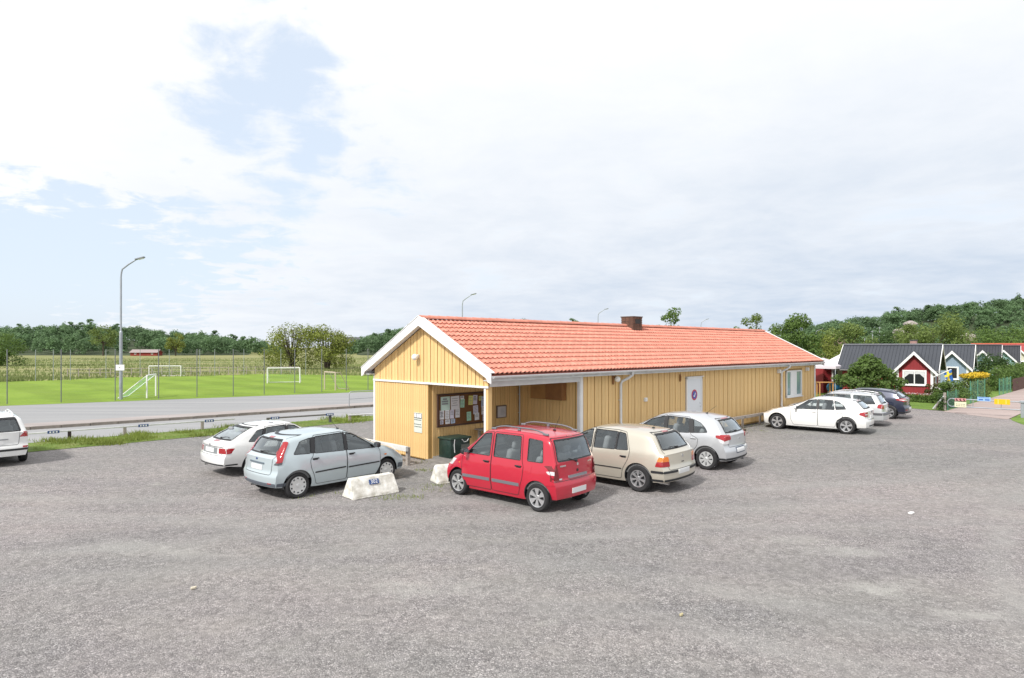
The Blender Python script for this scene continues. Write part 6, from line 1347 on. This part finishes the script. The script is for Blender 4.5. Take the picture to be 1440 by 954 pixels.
def litter(px, py, label, m, s):
    o = empty('litter', at(px, py)); tag(o, label, 'litter'); mb = MB(); mb.bbox((0, 0, .02), (s, s * .6, .035), .012, .6); mb.bbox((s * .3, .01, .03), (s * .5, s * .5, .02), .008, 1.1); mb.build('scrap', m, o)
litter(1281, 723, 'small white scrap lying alone on the open gravel', M_WHITE, .12); litter(958, 867, 'small yellowish leaf scrap on the near gravel', mat('scrap_yellow', (.45, .40, .24), .8), .05); litter(272, 829, 'pale dry scrap lying on the gravel away from the cars', mat('scrap_pale', (.55, .5, .4), .8), .07)
# ------------------------------------------------------------------ cottages along the path
M_ROOFD = mat('dark_metal_roof', (.060, .066, .080), .45, metal=.2, var=.1, vscale=1)
def cottage(s, wall, roof, label, trim=M_WHITE, bay=True, zr=3.36, ze=1.97, Ly=5.1, seed=0, chim=False, dy=.34, hwx=2.0):
    base = Vector((27.6, 41.0, 0)) + PB * s - PN * dy; o = empty('cottage', base, TH + R(7)); tag(o, label, 'cottage', 'cottages along the path'); hw = hwx
    mb = MB(); mb.prism([(-hw, .25), (hw, .25), (hw, ze - .05), (0, zr - .14), (-hw, ze - .05)], .02, Ly - .02, 'y'); wo = mb.build('wall', wall, o)
    cl = MB()
    for i in range(int(2 * hw / .16)):
        x = -hw + .08 + .16 * i; t = zr - .16 - (zr - ze - .09) * abs(x) / hw; cl.box((x, .005, (.27 + t) / 2), (.045, .03, t - .27)); cl.box((x, Ly - .005, (.27 + t) / 2), (.045, .03, t - .27))
    for i in range(int(Ly / .16)): cl.box((-hw - .008, .08 + .16 * i, (ze + .2) / 2), (.03, .045, ze - .35))
    tag(cl.build('cladding', wall, wo), kind='stuff')
    mb = MB(); mb.box((0, Ly / 2, .12), (2 * hw - .1, Ly - .1, .26)); mb.build('plinth', mat('plinth_dark', (.06, .06, .06), .9), o)
    def roof_side(sg, nm='roof'):
        ex = .30; sl = (zr - ze) / hw; x1 = sg * (hw + ex); z1 = zr - sl * (hw + ex); th = .07; mb = MB()
        mb.add([(0, -.32, zr + th), (0, Ly + .32, zr + th), (x1, Ly + .32, z1 + th), (x1, -.32, z1 + th), (0, -.32, zr), (0, Ly + .32, zr), (x1, Ly + .32, z1), (x1, -.32, z1)], [(0, 1, 2, 3), (4, 5, 6, 7), (0, 1, 5, 4), (2, 3, 7, 6), (1, 2, 6, 5), (0, 3, 7, 4)]); ro = mb.build(nm, roof, o)
        n = int((Ly + .6) / .19); rb = MB()
        for i in range(n):
            y = -.28 + (Ly + .56) * i / (n - 1); rb.add([(0, y - .018, zr + th), (0, y + .018, zr + th), (x1, y + .018, z1 + th), (x1, y - .018, z1 + th), (0, y, zr + th + .028), (x1, y, z1 + th + .028)], [(0, 4, 5, 3), (1, 2, 5, 4), (3, 5, 2), (0, 1, 4)])
        tag(rb.build('roof_ribs', roof, ro), kind='stuff')
        for y in (-.34, Ly + .34):
            b = MB(); b.prism([(0, zr + th + .03), (x1, z1 + th + .03), (x1, z1 - .10), (0, zr - .10)], y - .018, y + .018, 'y'); b.build('barge_board', trim, ro)
        g = MB(); g.tube([(x1 + sg * .05, -.3, z1 + .0), (x1 + sg * .05, Ly + .3, z1 + .0)], .05, 8); g.build('gutter', trim if sg > 0 else mat('gutter_dark', (.1, .1, .1), .5), ro)
        return ro
    rf = roof_side(-1); roof_side(1)
    mb = MB(); mb.tube([(0, -.32, zr + .09), (0, Ly + .32, zr + .09)], .07, 8); mb.build('ridge_cap', roof, rf)
    if chim: mb = MB(); mb.bbox((.4, Ly * .72, zr + .05), (.45, .45, .75), .01); co = mb.build('chimney', mat('pink_brick', (.36, .22, .2), .9, var=.3, vscale=8), rf); mb = MB(); mb.bbox((.4, Ly * .72, zr + .46), (.54, .54, .06), .01); mb.build('chimney_cap', M_ROOFD, co)
    def window(px_, py_, pz, ww, hh, face):
        """face 'x': on the front, 'y': on the path gable"""
        def P(a, off, c, sa, so, sc, m, par, nm):
            mb = MB(); mb.bbox((off, a, c) if face == 'x' else (a, off, c), (so, sa, sc) if face == 'x' else (sa, so, sc), .006); return mb.build(nm, m, par)
        a0, off = (py_, px_) if face == 'x' else (px_, py_)
        fr = P(a0, off, pz, ww + .16, .05, hh + .16, trim, o, 'window'); n = 2 if ww > .8 else 1
        for i in range(n):
            c = a0 + (i - (n - 1) / 2) * ww / n; P(c, off - .03, pz, ww / n - .06, .01, hh - .02, mat('cottage_pane', (.025, .027, .03), .06, spec=.9), fr, 'pane')
            if n == 2:                                                # draped white curtains behind the upper panes
                cu = MB(); w_ = ww / n - .08
                cu.add([(off - .037, c - w_ / 2, pz + hh / 2 - .02), (off - .037, c + w_ / 2, pz + hh / 2 - .02), (off - .037, c + w_ / 2, pz + (.0 if i else hh * .28)), (off - .037, c, pz + hh * .30), (off - .037, c - w_ / 2, pz + (hh * .28 if i else .0))], [(0, 1, 2, 3, 4)]); cu.build('curtain', mat('curtain', (.6, .6, .62), .8), fr)
        P(a0, off - .02, pz - hh / 2 - .10, ww + .24, .10, .04, trim, fr, 'sill')
    if bay:
        y0, y1, zp, zb_ = .02, 1.85, 2.92, 1.92; xf = -hw - .42; ym = (y0 + y1) / 2; mb = MB()
        mb.prism([(y0, .25), (y1, .25), (y1, zb_), (ym, zp - .10), (y0, zb_)], xf, -hw + 1.2, 'x'); bo = mb.build('bay', wall, o); cl = MB(); n = 12
        for i in range(n):
            y = y0 + (y1 - y0) * (i + .5) / n; t = zb_ + (zp - .10 - zb_) * (1 - abs(y - ym) / (ym - y0)) - .02; cl.box((xf - .008, y, (.27 + t) / 2), (.03, .05, t - .27))
        tag(cl.build('cladding', wall, bo), kind='stuff')
        for sg in (-1, 1):
            ye = ym + sg * (ym - y0 + .32); z_e = zb_ - .32 * (zp - zb_) / (ym - y0); mb = MB(); xa, xb = xf - .28, -.4
            mb.add([(xa, ym, zp + .06), (xb, ym, zp + .06), (xb, ye, z_e + .06), (xa, ye, z_e + .06), (xa, ym, zp), (xb, ym, zp), (xb, ye, z_e), (xa, ye, z_e)], [(0, 1, 2, 3), (4, 5, 6, 7), (0, 1, 5, 4), (2, 3, 7, 6), (1, 2, 6, 5), (0, 3, 7, 4)]); br = mb.build('bay_roof', roof, bo)
            b = MB(); b.prism([(ym, zp + .10), (ye, z_e + .10), (ye, z_e - .09), (ym, zp - .11)], xa - .025, xa + .01, 'x'); b.build('bay_barge_board', trim, bo)
        for y in (y0, y1): mb = MB(); mb.bbox((xf - .02, y, (zb_ + .27) / 2), (.06, .14, zb_ - .27), .006); mb.build('corner_board', trim, bo)
        window(xf - .03, ym, 1.38, 1.12 if seed == 0 else .62, .78, 'x')
    for y, x in ((-.012, -hw + .07), (-.012, hw - .07)): mb = MB(); mb.bbox((x, y, (ze + .2) / 2), (.14, .05, ze - .3), .006); mb.build('corner_board', trim, o)
    window(-.9, -.02, 1.45, .55, .8, 'y'); window(1.0, -.02, 1.45, .55, .8, 'y'); window(-hw - .02, 3.6, 1.35, .9, .8, 'x')
    return o
cottage(0, M_FALU2, M_ROOFD, 'dark red wooden cottage with white trim behind the apple tree', chim=False)
cottage(10, mat('blue_grey_wall', (.25, .33, .42), .7, var=.06), M_ROOFD, 'blue grey cottage with dark roof next to the dark red cottage', seed=1, chim=True)
cottage(21, mat('light_blue_wall', (.36, .55, .64), .7, var=.06), mat('black_tile_roof', (.035, .037, .045), .6, var=.2), 'light blue cottage with black roof behind the goldenrod', seed=2)
cottage(31, mat('teal_wall', (.33, .52, .52), .7, var=.06), mat('black_tile_roof', (.035, .037, .045)), 'pale teal cottage with black roof between light blue cottage and red roofs', seed=3, zr=3.3)
cottage(41, mat('cream_wall', (.60, .58, .48), .7, var=.06), mat('crimson_roof', (.36, .06, .06), .6, var=.2), 'cream cottage with crimson roof further up the path', seed=4, zr=3.45)
cottage(52, mat('white_wall', (.66, .66, .64), .7, var=.06), mat('orange_roof', (.52, .12, .06), .7, var=.2), 'white cottage with orange red roof far up the path', seed=5, zr=3.6, Ly=7)
# red shed, canopies and garden things behind the clubhouse end --------------------
sb = at_d(1163, 47.5); o = empty('garden_shed', sb, TH - R(20)); tag(o, 'small red garden shed with white framed window behind the clubhouse end', 'shed')
mb = MB(); mb.box((0, 0, 1.0), (3.4, 2.2, 2.0)); mb.build('wall', M_FALU2, o); mb = MB(); mb.bbox((0, -.1, 2.06), (3.8, 2.7, .10), .01); mb.build('roof', M_ROOFD, o)
mb = MB(); mb.bbox((-.2, -1.12, 1.25), (1.3, .06, .9), .01); wo = mb.build('window', M_WHITE, o); mb = MB(); mb.box((-.2, -1.16, 1.25), (1.1, .02, .7)); mb.build('pane', mat('cottage_pane', (.025, .027, .03)), wo)
mb = MB(); mb.bbox((1.25, -1.12, 1.0), (.7, .05, 1.8), .01); mb.build('door', mat('magenta_red', (.35, .02, .05), .6), o)
M_CANVAS = mat('white_canvas', (.74, .74, .76), .8)
def canopy(loc, rz, w, dp, h, hp, label, m):
    o = empty('canopy', loc, rz); tag(o, label, 'canopy', 'garden canopies behind the clubhouse'); mb = MB(); c = [(-w / 2, -dp / 2, h), (w / 2, -dp / 2, h), (w / 2, dp / 2, h), (-w / 2, dp / 2, h)]
    mb.add(c + [(0, 0, hp)] + [(x, y, h - .18) for x, y, z in c], [(0, 1, 4), (1, 2, 4), (2, 3, 4), (3, 0, 4), (0, 5, 6, 1), (1, 6, 7, 2), (2, 7, 8, 3), (3, 8, 5, 0)]); mb.build('roof', m, o)
    for x, y, z in c: mb = MB(); mb.cyl((x * .96, y * .96, 0), (x * .96, y * .96, h), .03, 8); mb.build('pole', M_GALV, o)
canopy(at_d(1157, 44.0), TH, 2.6, 2.6, 2.02, 2.55, 'pale lilac canopy roof just behind the clubhouse corner', mat('lilac_canvas', (.60, .55, .60), .8)); canopy(at_d(1196, 46.5), TH, 3.0, 3.0, 2.05, 3.15, 'pointed white canopy roof between clubhouse and apple tree', M_CANVAS)
o = empty('barrel', at_d(1174, 43.5) + Vector((0, 0, .55)), .3); tag(o, 'blue barrel lying on a stand behind the clubhouse end', 'barrel'); M4 = Matrix.Rotation(PI / 2, 4, 'Y'); mb = MB(); mb.lathe([(0, -.45), (.27, -.45), (.29, -.40), (.29, -.15), (.305, -.14), (.305, -.11), (.29, -.10), (.29, .10), (.305, .11), (.305, .14), (.29, .15), (.29, .4), (.27, .45), (0, .45)], 18, M4); mb.build('drum', mat('barrel_blue', (.02, .12, .24), .4), o, smooth=40)
for x in (-.3, .3): mb = MB(); mb.bbox((x, 0, -.42), (.08, .6, .26), .01); mb.build('stand', M_WOOD, o)
o = empty('garden_table', at_d(1160, 43.0)); tag(o, 'small orange wooden garden table behind the clubhouse end', 'table'); MO = mat('orange_wood', (.50, .26, .10), .6, var=.2)
mb = MB(); mb.bbox((0, 0, .92), (1.0, .55, .05), .008); mb.build('table_top', MO, o)
for x in (-.44, .44):
    for y in (-.2, .2): mb = MB(); mb.bbox((x, y, .45), (.07, .07, .9), .006); mb.build('leg', MO, o)

# ------------------------------------------------------------------ gate, fences, flag, flowers
gp = Vector((23.7, 29.7, 0)); gd = Vector((-.698, .716, 0)); ga = math.atan2(gd.y, gd.x)
o = empty('boom_gate', gp, ga); tag(o, 'grey steel boom gate with hanging signs across the path entrance', 'gate')
mb = MB(); mb.bbox((0, 0, .40), (.14, .14, .80), .01); mb.bbox((0, -.0, .74), (.22, .20, .10), .01); mb.build('post', M_GALV, o)
for z in (.73, .36): mb = MB(); mb.tube([(0, 0, z), (2.72, 0, z)], .028, 10); mb.build('bar', M_GALV, o, smooth=50)
mb = MB(); mb.lathe([(.20 + .022 * math.cos(a), .022 * math.sin(a)) for a in np.linspace(0, 2 * PI, 7)[:-1]], 20, Matrix.Translation((2.74, 0, .55)) @ Matrix.Rotation(PI / 2, 4, 'X'), closed=True); mb.build('end_ring', M_GALV, o, smooth=60)
for x in (.8, 1.9): mb = MB(); mb.cyl((x, 0, .36), (x, 0, .73), .016, 8); mb.build('strut', M_GALV, o)
for nm, cx, cz, w_, h_, m, lb in (('warning_board', 2.40, .70, .46, .15, mat('board_pink', (.60, .28, .28), .5), 'red and white striped board on the gate beside end ring'), ('notice_sign', 2.40, .47, .48, .26, mat('sign_cream', (.72, .70, .50), .5), 'cream notice sign below the striped board on the gate'), ('street_sign', 1.46, .79, .52, .20, mat('sign_skyblue', (.30, .50, .78), .4), 'blue sign with dark blue lettering on the gate'), ('yellow_sign', .76, .70, .60, .25, mat('sign_yellow', (.80, .46, .01), .4), 'yellow sign plate on the gate nearest its post')):
    so = empty('gate_sign', gp + gd * cx + Vector((0, 0, cz)), ga); tag(so, lb, 'sign', 'signs on the boom gate'); n_ = 1; mb = MB(); mb.bbox((0, .045, 0), (w_, .02, h_), .004); mb.build('plate', m, so)
    if nm == 'warning_board':
        for i in range(3): mb = MB(); mb.box((-.15 + .15 * i, .0575, .0), (.06, .004, .11), M=Matrix.Rotation(.5, 3, 'Y')); mb.build('stripe', mat('stripe_dark', (.10, .03, .04), .5), so)
        mb = MB(); mb.box((0, .0575, -.062), (.44, .004, .022)); mb.build('edge_band', mat('stripe_dark', (.10, .03, .04)), so)
    elif nm == 'notice_sign':
        for z in (.02, -.06):
            for i in range(4): mb = MB(); mb.box((-.15 + .10 * i, .0575, z), (.075, .004, .02)); mb.build('text_line', mat('sign_dark', (.05, .055, .05)), so)
    elif nm == 'street_sign':
        for x, ww in ((.12, .17), (-.13, .18)): mb = MB(); mb.box((x, .0575, -.03), (ww, .004, .055)); mb.build('text_line', mat('sign_navy', (.03, .10, .38), .4), so)
        mb = MB(); mb.box((0, .0575, .065), (.42, .004, .02)); mb.build('text_line', mat('sign_navy', (.03, .10, .38)), so)
    else:
        for x in (.15, -.15): mb = MB(); mb.box((x, .0575, 0), (.022, .004, .21)); mb.build('stripe', mat('sign_lemon', (.85, .68, .25), .4), so)
M_GREENF = mat('fence_green', (.08, .24, .16), .5); M_GREENW = mat('fence_mesh_green', (.20, .42, .33), .5)
def mesh_fence(a, b, n, h, label):
    o = empty('mesh_fence', a); tag(o, label, 'fence', 'green mesh fences along the path'); d = Vector(b) - Vector(a)
    for i in range(n + 1): p = d * i / n; mb = MB(); mb.tube([p, p + Vector((0, 0, h + .06))], .025, 8); mb.build('post', M_GREENF, o, smooth=50)
    for i in range(n):
        p, q = d * i / n, d * (i + 1) / n; w = MB(); k = max(2, int((q - p).length / .11))
        for j in range(1, k): s_ = p.lerp(q, j / k); w.tube([s_ + Vector((0, 0, .04)), s_ + Vector((0, 0, h))], .0022, 3, caps=False)
        for j in range(int(h / .11) + 1): z = .04 + .11 * j; w.tube([p + Vector((0, 0, z)), q + Vector((0, 0, z))], .0022, 3, caps=False)
        w.build('mesh_panel', M_GREENW, o)
mesh_fence(PA, PA + PB * 5.6, 3, .95, 'green wire mesh fence from lawn corner to the blue grey cottage')
mesh_fence(PA + PB * 6.0 - PN * .1, PA + PB * 9.6, 2, 1.25, 'taller green mesh fence in front of goldenrod')
mesh_fence(PA + PB * 14.5, PA + PB * 19.0, 3, 1.1, 'green mesh fence beyond the goldenrod along path')
o = empty('board_fence', PA + PB * 20, TH); tag(o, 'brown low board fence along the path by hedge', 'fence')
for i in range(60): mb = MB(); mb.bbox((i * .2, 0, .48 + random.uniform(-.01, .01)), (.16, .025, .92), .004); mb.build('board', mat('brown_fence', (.10, .05, .04), .8, var=.3, vscale=3), o)
mb = MB(); mb.bbox((6, .04, .3), (12.1, .05, .08), .004); mb.bbox((6, .04, .75), (12.1, .05, .08), .004); mb.build('rail', MATS['brown_fence'], o)
def plant_mass(name, a, b, w, h, n, leaf, m, label, cat, seed, flowers=None):
    rg = np.random.default_rng(seed); o = empty(name, a); tag(o, label, cat); d = Vector(b) - Vector(a); k = max(3, int(d.length / .35)); c = []; r = []
    for i in range(k):
        for z in (h * .3, h * .68): p = d * (i / (k - 1)); c.append((p.x + rg.normal() * w * .12, p.y + rg.normal() * w * .12, z + rg.normal() * h * .05)); r.append((w * .5, w * .5, h * .32))
    v, f = leaves(c, r, n, leaf, rg); v[:, 2] = np.maximum(v[:, 2], .01); link('foliage', np_mesh('foliage', v, f, m), o)
    if flowers:
        cc = [(x, y, h * .98 + rg.normal() * h * .05) for x, y, z in c[1::2]]; v, f = leaves(cc, [(w * .5, w * .5, h * .12)] * len(cc), flowers[1], leaf * .8, rg); link('flowers', np_mesh('flowers', v, f, flowers[0]), o)
    mb = MB()
    for i in range(k): p = d * (i / (k - 1)); mb.tube([p, p + Vector((rg.normal() * .08, rg.normal() * .08, h * .7))], [.02, .008], 5)
    mb.build('stems', M_BARK, o)
plant_mass('goldenrod', PA + PB * 9.3 - PN * .9, PA + PB * 11.6 - PN * .4, 1.1, 1.5, 3500, .11, M_LEAFL, 'clump of yellow flowering goldenrod behind green mesh fence', 'plant', 41, (mat('goldenrod_yellow', (.72, .50, .02), .7, island=.4), 2600))
plant_mass('hedge', PA + PB * 19.5 - PN * 1.0, PA + PB * 40 - PN * 1.0, 1.5, 1.9, 9000, .16, M_LEAF, 'clipped green hedge behind the brown board fence', 'hedge', 42)
plant_mass('flower_bed', at_d(1270, 38.8), at_d(1312, 37.6), .7, .5, 1500, .09, M_LEAF, 'low flower bed along the red cottage wall', 'plant', 43, (mat('pale_flowers', (.62, .50, .52), .7, island=.3), 160))
plant_mass('white_flower_bush', PA + PB * 3.0 - PN * .8, PA + PB * 5.6 - PN * .9, .8, .95, 2200, .09, M_LEAF, 'low bush with white flowers behind the green mesh fence', 'plant', 44, (mat('white_flowers', (.75, .75, .72), .7), 700))
plant_mass('tall_weeds', PA - PB * .1 - PN * .25, PA + PB * 2.2 - PN * .3, .5, .9, 1800, .09, M_LEAFD, 'green weeds climbing the mesh fence at lawn corner', 'plant', 45)
# wooden corner post with diagonal braces on the lawn
o = empty('brace_post', at(1328.5, 577.5)); tag(o, 'grey wooden corner post with diagonal brace at the lawn edge', 'post'); b = at(1328.5, 577.5); e1 = at(1312, 576.5) - b; e2 = at(1317, 577) - b
mb = MB(); mb.bbox((0, 0, .45), (.10, .10, .95), .008); mb.build('post', M_WOOD, o); mb = MB(); mb.tube([e1 + Vector((0, 0, .05)), Vector((-.05, 0, .74))], .04, 8); mb.build('brace', mat('pale_rail', (.52, .54, .56), .6), o); mb = MB(); mb.tube([e2 + Vector((0, .1, .03)), Vector((-.3, .05, .42))], .04, 8); mb.build('brace', M_WOOD, o)
# flag on a slanting staff at the red cottage corner
fb = club(0, 0) * 0 + Vector((25.55, 38.95, 1.42)); o = empty('flag', fb); tag(o, 'blue flag with yellow cross on slanting white staff at red cottage', 'flag'); e = Vector((.95, -.35, .52))
mb = MB(); mb.tube([(0, 0, 0), e], .022, 8); mb.build('staff', M_WHITE, o, smooth=50); nU, nV = 22, 14; fv = []; ff = []; mi = []
q0 = e * .62; dv = e.normalized() * .42
for i in range(nU + 1):
    for j in range(nV + 1):
        u, w = i / nU, j / nV; p = q0 + dv * w + Vector((.10 * u, -.02 * u, -.66 * u)) + Vector((.05 * math.sin(7 * w + 3 * u), .07 * math.sin(6 * u + 5 * w), 0)) * (.3 + u); fv.append(p)
for i in range(nU):
    for j in range(nV): ff.append((i * (nV + 1) + j, (i + 1) * (nV + 1) + j, (i + 1) * (nV + 1) + j + 1, i * (nV + 1) + j + 1)); mi.append(1 if (6 <= i <= 9 or 5 <= j <= 8) else 0)
mb = MB(); mb.add(fv, ff); mb.m = mi; mb.build('cloth', [mat('flag_blue', (.03, .13, .42), .8), mat('flag_yellow', (.80, .62, .05), .8)], o, smooth=180)
